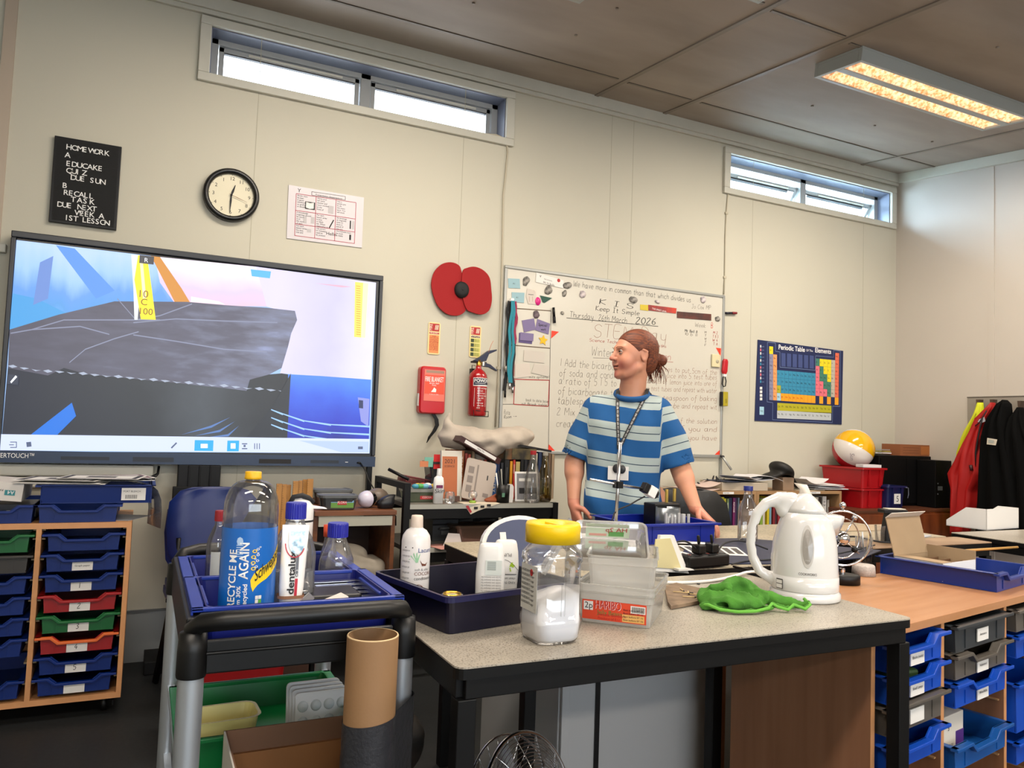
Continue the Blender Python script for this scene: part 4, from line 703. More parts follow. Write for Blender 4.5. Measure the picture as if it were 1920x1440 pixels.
class SDF:
 def __init__(s,xs,ys,zs):
  s.xs,s.ys,s.zs=[np.asarray(a,dtype=np.float32)for a in(xs,ys,zs)]
  s.F=np.full((len(xs),len(ys),len(zs)),1.0,np.float32)
 def _sub(s,lo,hi):
  sl=tuple(slice(max(np.searchsorted(a,l)-1,0),np.searchsorted(a,h)+1)for a,l,h in zip((s.xs,s.ys,s.zs),lo,hi))
  X,Y,Z=np.meshgrid(s.xs[sl[0]],s.ys[sl[1]],s.zs[sl[2]],indexing='ij');return sl,X,Y,Z
 def mix(s,sl,d,k,op='u'):
  f=s.F[sl]
  if op=='s':d=-d
  if op=='u':
   if k<=0:s.F[sl]=np.minimum(f,d);return
   h=np.clip(.5+.5*(f-d)/k,0,1);s.F[sl]=f*(1-h)+d*h-k*h*(1-h)
  else:
   if k<=0:s.F[sl]=np.maximum(f,d);return
   h=np.clip(.5-.5*(f-d)/k,0,1);s.F[sl]=f*(1-h)+d*h+k*h*(1-h)
 def ell(s,c,r,k=.01,op='u',rot=None,pad=.06):
  c=np.array(c,float);r=np.array(r,float);R=max(r)+pad+k
  sl,X,Y,Z=s._sub(c-R,c+R);P=[X-c[0],Y-c[1],Z-c[2]]
  if rot is not None:
   A=np.array(rot.to_3x3().inverted());P=[A[i][0]*P[0]+A[i][1]*P[1]+A[i][2]*P[2]for i in range(3)]
  k0=np.sqrt((P[0]/r[0])**2+(P[1]/r[1])**2+(P[2]/r[2])**2);k1_=np.sqrt((P[0]/r[0]**2)**2+(P[1]/r[1]**2)**2+(P[2]/r[2]**2)**2)+1e-9
  s.mix(sl,k0*(k0-1)/k1_,k,op);return s
 def cap(s,a,b,ra,rb=None,k=.01,op='u',sy=1.0):
  rb=ra if rb is None else rb;a=np.array(a,float);b=np.array(b,float);R=max(ra,rb)*max(1,sy)+.06+k
  sl,X,Y,Z=s._sub(np.minimum(a,b)-R,np.maximum(a,b)+R);d=b-a
  t=np.clip(((X-a[0])*d[0]+(Y-a[1])*d[1]+(Z-a[2])*d[2])/(d@d),0,1)
  q=np.sqrt((X-a[0]-t*d[0])**2+((Y-a[1]-t*d[1])/sy)**2+(Z-a[2]-t*d[2])**2)-(ra+(rb-ra)*t);s.mix(sl,q,k,op);return s
 def chain(s,P,R,k=.01,op='u',sy=1.0):
  P=[np.array(p,float)for p in P];m_=max(R)*max(1,sy)+.06+k;A_=np.array(P)
  sl,X,Y,Z=s._sub(A_.min(0)-m_,A_.max(0)+m_);D_=None
  for i in range(len(P)-1):
   a,d=P[i],P[i+1]-P[i];t=np.clip(((X-a[0])*d[0]+(Y-a[1])*d[1]+(Z-a[2])*d[2])/(d@d),0,1)
   q=np.sqrt((X-a[0]-t*d[0])**2+((Y-a[1]-t*d[1])/sy)**2+(Z-a[2]-t*d[2])**2)-(R[i]+(R[i+1]-R[i])*t);D_=q if D_ is None else np.minimum(D_,q)
  s.mix(sl,D_,k,op);return s
 def box(s,c,h,r,k=.01,op='u'):
  c=np.array(c,float);h=np.array(h,float);sl,X,Y,Z=s._sub(c-h-.06-k,c+h+.06+k)
  qx,qy,qz=abs(X-c[0])-h[0]+r,abs(Y-c[1])-h[1]+r,abs(Z-c[2])-h[2]+r
  s.mix(sl,np.sqrt(np.maximum(qx,0)**2+np.maximum(qy,0)**2+np.maximum(qz,0)**2)+np.minimum(np.maximum(qx,np.maximum(qy,qz)),0)-r,k,op);return s
 def fn(s,f,op='i',k=0):
  X,Y,Z=np.meshgrid(s.xs,s.ys,s.zs,indexing='ij');sl=(slice(None),)*3;s.mix(sl,f(X,Y,Z).astype(np.float32),k,'u' if op=='u' else 'x');return s
 def mesh(s):
  F=s.F;S=F<0;nx,ny,nz=F.shape
  c=np.zeros((nx-1,ny-1,nz-1),np.int8)
  for i in(0,1):
   for j in(0,1):
    for k in(0,1):c+=S[i:nx-1+i,j:ny-1+j,k:nz-1+k]
  act=(c>0)&(c<8);idx=-np.ones(act.shape,np.int64);I=np.argwhere(act);idx[act]=np.arange(len(I))
  acc=np.zeros((len(I),3));cnt=np.zeros(len(I));A=(s.xs,s.ys,s.zs)
  i0=I
  for ax in range(3):
   o1,o2=[q for q in range(3)if q!=ax]
   for u in(0,1):
    for v in(0,1):
     a=i0.copy();a[:,o1]+=u;a[:,o2]+=v;b=a.copy();b[:,ax]+=1
     fa=F[a[:,0],a[:,1],a[:,2]];fb=F[b[:,0],b[:,1],b[:,2]];m_=(fa<0)!=(fb<0);t=np.where(m_,fa/(fa-fb+1e-12),0)
     P=np.stack([A[q][a[:,q]]for q in range(3)],1).astype(float);P[:,ax]+=t*(A[ax][b[:,ax]]-A[ax][a[:,ax]])
     acc[m_]+=P[m_];cnt[m_]+=1
  V=acc/np.maximum(cnt,1)[:,None];Fc=[]
  for ax in range(3):
   o1,o2=[(1,2),(2,0),(0,1)][ax]
   sl0=[slice(None)]*3;sl1=[slice(None)]*3;sl0[ax]=slice(0,-1);sl1[ax]=slice(1,None)
   a=S[tuple(sl0)];b=S[tuple(sl1)];E_=np.argwhere(a!=b);ok=(E_[:,o1]>0)&(E_[:,o2]>0)&(E_[:,o1]<F.shape[o1]-1)&(E_[:,o2]<F.shape[o2]-1);E_=E_[ok]
   def g(du,dv):q=E_.copy();q[:,o1]-=du;q[:,o2]-=dv;return idx[q[:,0],q[:,1],q[:,2]]
   Q=np.stack([g(1,1),g(0,1),g(0,0),g(1,0)],1);fl=~a[E_[:,0],E_[:,1],E_[:,2]];Q[fl]=Q[fl][:,::-1];Fc.append(Q)
  return V,np.concatenate(Fc)
 def build(s,name,m_,parent=None,smooth=1,loc=None,rot=None):
  V,Q=s.mesh();me=D.meshes.new(name);me.from_pydata(V.tolist(),[],Q.tolist());me.update();me.polygons.foreach_set('use_smooth',[True]*len(Q));me.materials.append(m_)
  o=D.objects.new(name,me);COL.objects.link(o)
  if parent:o.parent=parent
  if loc:o.location=loc
  if rot:o.rotation_euler=rot
  if smooth:q=o.modifiers.new('s','SMOOTH');q.factor=.5;q.iterations=smooth
  s.V=V;s.me=me;return o
def grid(a,b,st):return np.arange(a,b+st,st)
def tray_into(root,mm,h=.075,W_=.312,d=.427,card=None,hand=False,cardm=None,lipm=None,dip=True,cy=None):
 w2=W_/2;t=.003;bw=w2-.018;dz=h*.62 if dip else 0;dd=.022 if dip else 0
 m=M()
 m.box(-bw+.004,bw-.004,.016,d-.016,0,t,mm)
 for s_ in(-1,1):m.add([(s_*(bw-.006),.02,0),(s_*(bw-.006),d-.02,0),(s_*bw,d-.014,h),(s_*bw,.014,h),(s_*(bw-.009),.02,0),(s_*(bw-.009),d-.02,0),(s_*(bw-.003),d-.014,h),(s_*(bw-.003),.014,h)],[(0,1,2,3),(4,7,6,5),(0,4,5,1),(3,2,6,7),(0,3,7,4),(1,5,6,2)],mm)
 m.box(-bw,bw,d-.018,d-.014,0,h,mm)
 fp=[(-bw+.006,0),(bw-.006,0),(bw,h),(.085,h),(.06,h-dd),(-.06,h-dd),(-.085,h),(-bw,h)]if dip else[(-bw+.006,0),(bw-.006,0),(bw,h),(-bw,h)]
 m.prism(fp,mm,.014,.018)
 if h>.05:
  for s_ in(-1,1):m.box(s_*bw*.62-.002,s_*bw*.62+.002,.0115,.015,.006,h-dd-.006,mm)
 m.build('tray_body',root)
 m=M();L_=.009
 for s_ in(-1,1):m.box(min(s_*w2,s_*(bw-.003)),max(s_*w2,s_*(bw-.003)),0,d,h-L_*.4,h,mm)
 m.box(-w2,w2,d-.02,d,h-L_*.4,h,mm)
 lm=lipm or mm
 if dip:m.prism([(-w2,h),(-.09,h),(-.064,h-dd),(.064,h-dd),(.09,h),(w2,h),(w2,h-L_),(.094,h-L_),(.068,h-dd-L_),(-.068,h-dd-L_),(-.094,h-L_),(-w2,h-L_)],lm,-.004,.018)
 else:m.box(-w2,w2,-.004,.018,h-L_,h,lm)
 m.build('rim',root,bevel=.0015)
 if card is not None:
  m=M();cz=(h-dd)*.44;cx=0
  m.box(cx-.036,cx+.036,.0085,.0115,max(cz-.019,.002),cz+.017,paper)
  if hand:write(m,card,ink,(cx-.008,.008,cz-.008),.02,lw=.0022)
  elif card:m.text(card,ink,(cx,.008,cz-.003),.0105,align='c')
  m.build('label_card',root)
 return root
def tray(mm,loc,rz,label,group=None,**kw):return tray_into(thing('storage_tray',label,'tray',loc,rz,group),mm,**kw)
YC=3.50;xr=ay(246,1000,YC).x;xd=ay(67,1150,YC).x;zt,zb=.765,.085;cwid=xr-xd
CL=thing('tray_cabinet','beech tray cabinet on castors under the big screen','cabinet',(xr,YC,0));pe=mat('beech_edge','#c78f5f',.4,var=.08,vscale=20)
xl_=-2*cwid-.02
m=M();m.box(xl_,0,0,.45,zt-.022,zt,pe);m.box(xl_,0,0,.45,zb-.022,zb,pe)
for x in(0,-cwid,xl_+.018):m.box(x-.018,x,0.0005,.449,zb,zt-.022,pe)
m.box(xl_,0,.44,.452,zb,zt-.022,pine)
for c_ in(0,1):
 for k in range(9):
  for s_ in(0,1):
   x=-.018-c_*cwid if s_==0 else-cwid-c_*cwid+.0;x0_,x1_=(x-.012,x)if s_==0 else(x,x+.012)
   m.box(x0_,x1_,.02,.44,zb+.062+k*.0795-.004 if k<8 else zt-.03,zb+.068+k*.0795-.004 if k<8 else zt-.024,mat('runner','#8d7a5c',.5))
m.build('carcass',CL)
for x in(-.06,xl_+.06):
 for y in(.06,.38):m=M();m.lathe([(0,-.012),(.03,-.012),(.032,0),(.03,.012),(0,.012)],blk,16);m.T=Matrix();m.box(-.01,.01,-.02,.02,.03,.035,blk);o=m.build('castor',CL);o.rotation_euler=(0,R_(90),0);o.location=(x,y,.032)
GL='trays in the cabinet under the screen'
cols_=[(blue_t,None,False,None,'blue tray in the top slot of the beech cabinet, right column, no card'),(blue_t,'Graph paper',False,None,'blue tray with printed paper card, second slot of the right column'),(blue_t,'1',True,None,'blue tray with handwritten card 1'),(red_t,'2',True,None,'red tray with handwritten card 2'),(green_t,'3',True,None,'green tray with handwritten card 3'),(red_t,'4',True,mat('orange_rim','#d0622a',.35),'red tray with orange rim and handwritten card 4'),(blue_t,'5',True,None,'blue tray with handwritten card 5'),(blue_t,'',False,None,'blue tray with torn card in the bottom slot')]
for i,(mm,cd_,hd,lm,lab)in enumerate(cols_):
 tray(mm,(xr-.009-cwid/2,YC-.012,zt-.030-.0795*(i+1)),R_((-1,.6,0,.5,.3,1.2,-.4,.6)[i]),lab,GL,h=.068,W_=cwid-.024,card=cd_,hand=hd,lipm=lm)
for i,(mm,lab)in enumerate(((green_t,'green tray at the left edge of the photo, top slot'),(grey_t,'brown-grey tray with white card at the left edge'),(blue_t,'blue tray at the left edge, right under the brown-grey one'),(blue_t,'blue tray at the left edge, level with the red tray'),(blue_t,'blue tray at the left edge, level with the green card 3 tray'),(blue_t,'blue tray at the left edge, level with the orange-rimmed tray'),(None,''),(blue_t,'blue tray at the left edge in the bottom slot'))):
 if mm:tray(mm,(xr-.009-cwid*1.5,YC-.012,zt-.030-.0795*(i+1)),0,lab,GL,h=.068,W_=cwid-.024,card='Squared paper' if i==1 else None,dip=(i!=1))
q=ay(146,975,YC);tray(blue_t,(q.x,YC+.0,zt+.001),R_(0),'blue tray on the cabinet top, under another tray turned sideways','trays on the cabinet top',h=.07)
t2=tray(blue_t,(ay(66,925,YC).x-.0,YC+.02+.312/2,zt+.073),R_(-90),'blue tray turned sideways with a barcode sticker, on top of another tray','trays on the cabinet top',h=.075,dip=False)
m=M();m.box(.139,.1402,.30,.39,.012,.062,paper);
for k in range(10):m.box(.1402,.1406,.315+k*.0045,.317+k*.0045,.018,.034,ink)
m.text('PORT BLEACH',ink,(.1406,.306,.045),.01,(0,1,0));m.build('barcode_sticker',t2)
q=ay(10,975,YC);tray(blue_t,(q.x-.05,YC+.0,zt+.001),0,'blue tray at the far left on the cabinet top','trays on the cabinet top',h=.07)
zz=zt+.15
p0=ay(125,905,YC+.15)
rn=random.Random(4)
for i in range(7):
 x=p0.x+rn.uniform(-.05,.18);y=YC+.12+rn.uniform(0,.12);a=rn.uniform(-25,25);T=Matrix.Rotation(R_(a),4,'Z')
 m=M(T);m.box(-.15,.15,-.105,.105,0,.001,paper);c2=mat('frame_mauve','#6a4a52',.7)if i%2 else mat('frame_dark','#2f2c30',.7)
 if i>1:
  for b in((-.14,.14,-.095,-.075),(-.14,.14,.075,.095),(-.14,-.12,-.075,.075),(.12,.14,-.075,.075),(-.06,.05,-.03,.03)):m.box(b[0],b[1],b[2],b[3],.001,.0014,c2)
 o=m.build('printed_sheet');o.location=(x,y,zz+.0002+.0035*i);tag(o,('plain white sheet at the bottom of the heap of papers on the sideways blue tray','plain white sheet lying second from the bottom of the papers on the sideways tray','framed print with a grey border low in the paper heap','framed print with a mauve border, lower in the paper heap','framed print with a grey border, upper in the paper heap','framed print with a mauve border near the top of the paper heap','framed print on the very top of the paper heap over the sideways tray')[i],'paper','papers on the sideways tray')
def curl(pts,depth,mm,name,label,cat,th=.001):
 m=M();R1=[Vector(p)for p in pts];n=len(R1);vs=[];dv=Vector(depth)
 vs=[p for p in R1]+[p+dv for p in R1];m.add(vs,[(i,i+1,n+i+1,n+i)for i in range(n-1)],mm,True);return tag(m.build(name,solid=th),label,cat)
a=ay(255,905,YC+.12);sheet_x=[(0,0),(.03,.0),(.06,-.008),(.085,-.03),(.10,-.07),(.105,-.12),(.104,-.19)]
curl([(a.x+u,YC+.05,zz+.004+v)for u,v in sheet_x],(-.05,.18,.0),clear('acetate','#c9cdd6',gloss=.05,milky=.35,mcol='#8b8f9a'),'acetate_sheet','clear plastic sheet curling down over the right side of the sideways tray','plastic sheet')
m=M(Matrix.Rotation(R_(-25),4,'Z'));m.box(-.14,.1,-.1,.1,0,.0012,mat('sheet_grey','#8e9098',.35));o=m.build('grey_folder');q=ay(232,968,YC+.1);o.location=(q.x-.03,YC+.16,zt+.0005);tag(o,'grey plastic sheet poking out at the right of the cabinet top','folder')
q=ay(20,912,YC+.06);m=M(Matrix.Rotation(R_(5),4,'Y'));m.box(-.16,.06,0,.29,0,.07,mat('ream_wrap','#cfcac4',.6));m.box(.0,.035,-.001,0,.022,.042,mat('teal_print','#2b7f86',.5));m.text('A4',wht,(.032,-.0014,.04),.02,(-1,0,0),(0,0,-1));m.text('PAPER',ink,(-.005,-.0014,.045),.012,(-1,0,0),(0,0,-1));o=m.build('paper_ream',bevel=.003);o.location=(q.x-.02,YC+.05,zt+.085);tag(o,'upside-down A4 paper ream at the left edge over a blue tray','paper ream')
m=M();m.box(-.07,.07,0,.2,0,.05,mat('stapler_box','#171b26',.3));m.box(-.03,.06,-.001,0,.02,.026,alu);o=m.build('hole_punch',bevel=.012);q=ay(30,940,YC+.1);o.location=(q.x,YC+.1,zt+.015);tag(o,'dark glossy office gadget inside the far left tray under the ream','gadget')
seatm=mat('chair_blue','#0a205e',.42)
def chair(loc,rz,label,group,mm=seatm,z0=0,legs=True):
 root=thing('plastic_chair',label,'chair',loc,rz,group)
 m=M();prof=[]
 R=[]
 for y,z,w in((-.23,.425,.17),(-.225,.445,.19),(-.15,.455,.205),(0,.445,.21),(.13,.445,.205),(.165,.455,.20)):R.append([(-w,y,z),(-w*.6,y,z-.006),(0,y,z-.010),(w*.6,y,z-.006),(w,y,z),(w,y,z-.012),(0,y,z-.022),(-w,y,z-.012)])
 m.loft(R,mm);m.build('seat',root,loc=(0,0,z0))
 m=M();R=[]
 for z,y,w in((.50,.185,.16),(.56,.19,.195),(.68,.205,.205),(.78,.22,.195),(.83,.23,.15),(.845,.232,.10)):R.append([(-w,y,z),(-w*.5,y+.018,z),(0,y+.024,z),(w*.5,y+.018,z),(w,y,z),(w,y+.01,z),(0,y+.036,z),(-w,y+.01,z)])
 m.loft(R,mm);m.build('backrest',root,loc=(0,0,z0))
 m=M()
 for s_ in(-1,1):m.tube([(s_*.15,.2,.62),(s_*.15,.215,.5),(s_*.16,.16,.425),(s_*.17,-.18,.415)],.010,blkm,8)
 m.tube([(-.17,-.12,.418),(.17,-.12,.418)],.009,blkm,8);m.build('seat_frame',root,loc=(0,0,z0))
 for s_ in(-1,1):
  m=M();m.tube([(s_*.17,-.17,.415),(s_*.20,-.24,.005)],.011,blkm,8);m.build('leg',root,loc=(0,0,z0 if not z0 else 0))
  m=M();m.tube([(s_*.16,.16,.425),(s_*.20,.26,.005)],.011,blkm,8);m.build('leg',root)
 return root
q=ay(352,1050,3.1)
chair((.33,3.60,0),R_(5),'lower of two stacked blue plastic chairs with black legs beside the cabinet','stacked blue chairs')
chair((.335,3.585,0),R_(5),'upper of two stacked blue plastic chairs, holding a tray of odds and ends','stacked blue chairs',z0=.035)
tray(blue_t,(.33,3.36,.494),R_(5),'blue tray with oddments resting on the stacked blue chairs',h=.07,dip=False,W_=.34,d=.36)
m=M(Matrix.Rotation(R_(20),4,'Z'));m.box(-.12,.0,.06,.12,.075,.077,paper);m.sphere((.05,.08,.03),.045,mat('bag_clear','#8b8f92',.25));m.sphere((-.03,.12,.02),.05,ink);o=m.build('oddments');o.location=(.33,3.36,.50);tag(o,'white paper and dark oddments inside the tray on the blue chairs','oddments')
YD=3.5;xa,xb_=ay(590,968,YD).x,ay(744,968,YD).x;zd=ay(660,958,YD).z
mah=mat('mahogany_board','#7a4a2a',.45,col2='#5e3720',vscale=4,stretch=(1,8,8));dkw=mat('dark_wood','#3b2316',.5)
dsk=thing('side_table','small brown wooden table with a pale drawer front by the black shelving','table',(xa,YD,0));wd=xb_-xa
m=M();m.box(0,wd,0,.5,zd-.022,zd,mah);m.build('tabletop',dsk,bevel=.002)
m=M();m.box(.02,wd-.02,.004,.02,zd-.07,zd-.026,mat('drawer_pale','#a8a79a',.4));m.build('drawer_front',dsk)
for x in(.001,wd-.02):m=M();m.box(x,x+.019,.02,.48,0,zd-.022,mah);m.build('side_panel',dsk)
m=M();m.box(.02,wd-.02,.4,.41,.05,zd-.1,dkw);m.box(.02,wd-.02,.05,.46,.42,.435,dkw);m.build('back_panel',dsk)
def tub(loc,w_,d_,h_,mm,lidm,label,lab=None,rz=0,cat='tub',grp=None,name='plastic_tub'):
 root=thing(name,label,cat,loc,rz,grp)
 m=M();m.rloft([(0,w_*.84,d_*.84,.02),(.004,w_*.88,d_*.88,.022),(h_,w_,d_,.025)],mm,caps=(True,False));m.build('tub',root)
 m=M();m.rloft([(h_,w_*1.04,d_*1.04,.027),(h_+.012,w_*1.04,d_*1.04,.027),(h_+.014,w_*.9,d_*.9,.02),(h_+.010,w_*.86,d_*.86,.02)],lidm);m.build('lid',root)
 if lab:m=M();lab(m);m.build('label_sticker',root)
 return root
gt=clear('grey_tub','#8f9192',gloss=.08,milky=.7,mcol='#55585a');gl=mat('grey_lid','#56595a',.45)
q=ay(632,955,YD+.08);sc_=.155
def lab1(m):
 y=-.056;m.box(-.036,.068,y-.001,y,.010,.052,mat('lab_skygreen','#5f8e3a',.5));m.box(-.036,.068,y-.0014,y-.001,.034,.052,mat('lab_sky','#7fb0d8',.5));m.box(-.006,.036,y-.002,y-.001,.024,.044,mat('lab_red','#b01c22',.5));m.text('FLORA',wht,(.015,y-.0024,.03),.014,align='c')
tub((q.x,YD+.09,zd+.001),.175,.12,.055,gt,gl,'grey lidded tub with a green and red label on the brown table',lab1,R_(-4))
q=ay(605,920,YD+.3);tub((q.x+.05,YD+.33,zd+.001),.19,.12,.06,clear('brown_tub','#9b8f88',milky=.75,mcol='#5a4a44'),gl,'brown-grey lidded tub behind the labelled tub on the table')
q=ay(688,940,YD+.12);bl=thing('bulb_lamp','white and black round lamp lying on its side on the brown table','lamp',(q.x,YD+.12,zd+.042),R_(35))
Tx=Matrix.Rotation(R_(90),4,'Y');m=M(Tx);m.lathe([(0,-.05),(.018,-.046),(.034,-.03),(.041,-.008),(.041,.0)],mat('globe_white','#c8c4d6',.25),28);m.build('globe',bl)
m=M(Tx);m.lathe([(.0415,0),(.041,.012),(.033,.035),(.022,.05),(0,.052)],mat('gloss_black','#08080a',.08,coat=1),28);m.build('collar',bl)
q=ay(716,945,YD+.1);m=M();S=[(0,.03),(.02,.045),(.06,.04),(.08,.055)];m.rloft([(0,.07,.06,.02),(.03,.085,.06,.025),(.05,.06,.05,.02,.012),(.065,.035,.03,.012,.03)],mat('webcam_black','#15171c',.4),smooth=True);o=m.build('webcam');o.location=(q.x+.015,YD+.09,zd+.001);tag(o,'black webcam-like device at the right end of the brown table','webcam')
m=M();m.sphere((0,0,0),.055,mat('brown_globe','#6f6256',.4),20,(1,1,.75));q=ay(708,922,YD+.25);o=m.build('brown_bowl');o.location=(q.x,YD+.25,zd+.0425);tag(o,'dull brown rounded bowl behind the round lamp','bowl')
bx,bz_=ay(668,1025,YD+.1).x,.44
s=SDF(grid(-.2,.2,.008),grid(-.14,.14,.008),grid(-.02,.26,.008))
s.box((0,0,.06),(.15,.10,.05),.04);s.ell((-.05,0,.13),(.12,.09,.05),.03);s.cap((-.12,-.08,.10),(.1,-.09,.07),.02,.015,.02);s.cap((-.1,-.07,.15),(.08,-.09,.10),.016,.012,.02)
o=s.build('cloth_bag',mat('calico','#b9b0a2',.85,var=.12,vscale=20));o.location=(bx,YD+.17,bz_+.006);tag(o,'folded off-white cloth bag on the shelf under the brown table','bag')
rul=mat('ruler_wood','#b9843e',.5,col2='#8f5f28',vscale=14,stretch=(3,3,.6))
for i,(px,py,w_)in enumerate(((524,907,.024),(534,908,.02),(541,909,.022),(555,902,.024),(564,901,.015),(573,899,.024),(582,898,.026))):
 q=ay(px,py,3.45+.02*(i%3));m=M();m.box(-w_/2,w_/2,-.004,.004,0,q.z-.31,rul)
 for k in range(40):m.box(-w_/2,-w_/2+(.008 if k%5==0 else.004),-.0043,-.004,q.z-.31-.01-k*.01,q.z-.31-.009-k*.01,ink)
 o=m.build('metre_ruler');o.location=(q.x,q.y,.31);tag(o,'%s wooden metre ruler from the left in the bunch left of the brown table'%('first','second','third','fourth','fifth','sixth','seventh')[i],'ruler','wooden rulers standing in the bin')
q0=ay(550,1200,3.48);m=M();x0_,x1_=ay(515,1100,3.4).x,ay(590,1100,3.4).x;m.box(x0_,x1_,3.40,3.408,.0,.55,dkw);m.box(x0_,x1_,3.55,3.558,0,.55,dkw);m.box(x0_,x0_+.008,3.4,3.55,0,.55,dkw);m.box(x1_-.008,x1_,3.4,3.55,0,.55,dkw);m.box(x0_,x1_,3.4,3.55,.30,.309,dkw);tag(m.build('ruler_bin'),'dark wooden bin holding the wooden rulers','bin')
q=ay(440,1265,3.05);m=M();w0=.16;m.rloft([(0,.30,.22,.02),(.30,.34,.26,.02),(.31,.36,.28,.02),(.31,.33,.25,.02),(.01,.28,.2,.02)],red_t,caps=(True,True));o=m.build('red_crate',bevel=.002);o.location=(q.x,3.1,.001);tag(o,'red plastic crate on the floor seen through the trolley','crate')
m=M();m.T=Matrix.Rotation(R_(8),4,'Y');
s=SDF(grid(-.12,.12,.007),grid(-.08,.08,.007),grid(-.01,.52,.007));s.chain([(0,0,.08),(-.01,0,.22),(.03,0,.36),(.055,0,.47)],[.07,.075,.045,.012],.04)
o=s.build('black_rucksack',mat('rucksack','#2b2724',.7));q=ay(425,1000,3.3);o.location=(q.x,3.28,.5);tag(o,'brown-black fabric bag standing on the stacked blue chairs','bag')
o.location=(.47,3.64,.43)
YS2=3.5;xa,xb_=ay(757,950,YS2).x,ay(1046,950,YS2).x;z1_=ay(900,945,YS2).z;z0_=ay(850,1026,YS2).z
sh=thing('metal_shelving','black metal shelving unit with grey shelves piled with books and bottles','shelving',(xa,YS2,0));ws=xb_-xa;dp=.52
lamg=mat('shelf_grey','#6d6a62',.5);edg=mat('shelf_edge','#a3a39b',.4)
for z in(z1_,z0_):m=M();m.box(.03,ws-.02,.004,dp,z-.022,z-.001,lamg);m.box(.03,ws-.02,0,.004,z-.022,z,edg);m.box(.03,ws-.02,.002,dp,z-.001,z,lamg);m.build('shelf',sh)
for x,z in((0,.925),(ws-.03,1.02)):
 for y in(0,dp-.03):m=M();m.box(x,x+.03,y-.004,y+.03,0,z if x==0 else(z1_+.003 if y==0 else z1_),blkm);m.build('post',sh)
m=M()
for z in(z1_-.024,z0_-.024,.16):m.box(.03,ws-.03,.004,.03,z-.045,z,blkm);m.box(.03,ws-.03,dp-.03,dp,z-.045,z,blkm)
m.box(0,.03,.03,dp-.03,.895,.925,blkm);m.build('rail',sh)
q=ay(735,888,YS2+.25);m=M();m.tube([(0,0,0),(.085,-.06,-.045)],.008,blk,8);o=m.build('loose_bar');o.location=q;
tag(o,'loose black bar leaning on the left end of the shelving','bar');o.location=(ay(728,888,YS2+.1).x,YS2+.1,.985)
caseg=mat('case_grey','#33363a',.5)
cl2=clear('tub_clear_brown','#b3a79c',milky=.55,mcol='#8a7466')
for i,(px,w_,h_,dd,lab)in enumerate(((835,.14,.11,.2,'dark grey case low on the shelving behind the white conditioner bottle'),(870,.15,.15,.3,'taller dark grey case on the lower shelf behind the clear tub'),(912,.14,.15,.3,'dark grey case with a white sticker on the lower shelf'),(982,.13,.14,.25,'dark grey case with grey handle on the lower shelf, left of a pair'),(1016,.13,.14,.25,'dark grey case with grey handle on the lower shelf, right of a pair'))):
 q=ay(px,1000,YS2+dd);root=thing('equipment_case',lab,'case',(q.x,YS2+dd,z0_),0,'dark cases on the lower shelf')
 m=M();m.box(-w_/2,w_/2,0,.16,0,h_,caseg);m.box(-w_/2-.003,w_/2+.003,-.004,.0,h_*.72,h_*.8,blk);m.build('case_body',root,bevel=.006)
 m=M();m.tube([(-.035,0,h_*.55),(-.035,-.02,h_*.62),(.035,-.02,h_*.62),(.035,0,h_*.55)],.006,gl,8);m.box(-.025,.025,-.006,0,h_*.3,h_*.48,gl if i!=2 else paper);m.build('handle',root)
q=ay(903,1015,YS2+.06);tub((q.x,YS2+.13,z0_+.001),.27,.17,.08,cl2,cl2,'clear tub of brown odds and ends on the lower shelf')
m=M();m.box(-.09,.09,-.06,.06,.0,.05,mat('junk_brown','#6e5a4c',.7,var=.5,vscale=30));o=m.build('tub_contents',bevel=.01);o.location=(q.x,YS2+.13,z0_+.006);tag(o,'brown bits inside the clear tub on the lower shelf','contents')
m=M(Matrix.Rotation(R_(12),4,'Z'));m.box(-.2,.17,-.05,.1,0,.002,mat('pink_card','#c08a80',.7));o=m.build('pink_folder');q=ay(885,1030,YS2);o.location=(q.x,YS2+.03,z0_+.0003);o.rotation_euler=(0,0,0);tag(o,'salmon pink folder under the clear tub','folder')
q=ay(838,1000,YS2+.1);m=M();m.prism([(-.06,0),(.04,0),(.03,.055),(-.03,.06)],paper,0,.003);o=m.build('white_card');o.location=(q.x+.02,YS2+.04,z0_+.003);o.rotation_euler=(R_(-15),0,0);tag(o,'white folded card leaning on the clear tub','card')
m=M();m.box(-.05,.05,-.03,.05,0,.04,mat('carton_brown','#7b6248',.7));o=m.build('small_carton',bevel=.002);q=ay(948,1018,YS2+.06);o.location=(q.x,YS2+.07,z0_+.001);tag(o,'small brown carton right of the clear tub','carton')
bn=[0]
def book(x,y,z,th,h_,d_,c_,label,grp,lean=0,spine=None,nm='book'):
 mm=mat('book_'+c_.strip('#'),c_,.5);m=M(Matrix.Rotation(R_(lean),4,'Y'))
 m.box(0,th,0,d_,0,h_,mm)if th<.006 else(m.box(0,.0015,0,d_,0,h_,mm),m.box(th-.0015,th,0,d_,0,h_,mm),m.box(0,th,0,.002,0,h_,mm),m.box(.0015,th-.0015,.002,d_-.004,.003,h_-.003,mat('pages','#cfc6b2',.8)))
 if spine:
  t,tc=spine;m.text(t,mat('spine_'+tc.strip('#'),tc,.5),(th*.22,-.0006,h_*.88),th*.75,(0,0,-1),(1,0,0),width=min(h_*.7,th*.55*len(t)))
 o=m.build(nm);o.location=(x,y,z);tag(o,label,'book',grp);return o
G1='books standing on the black shelving'
rn=random.Random(11)
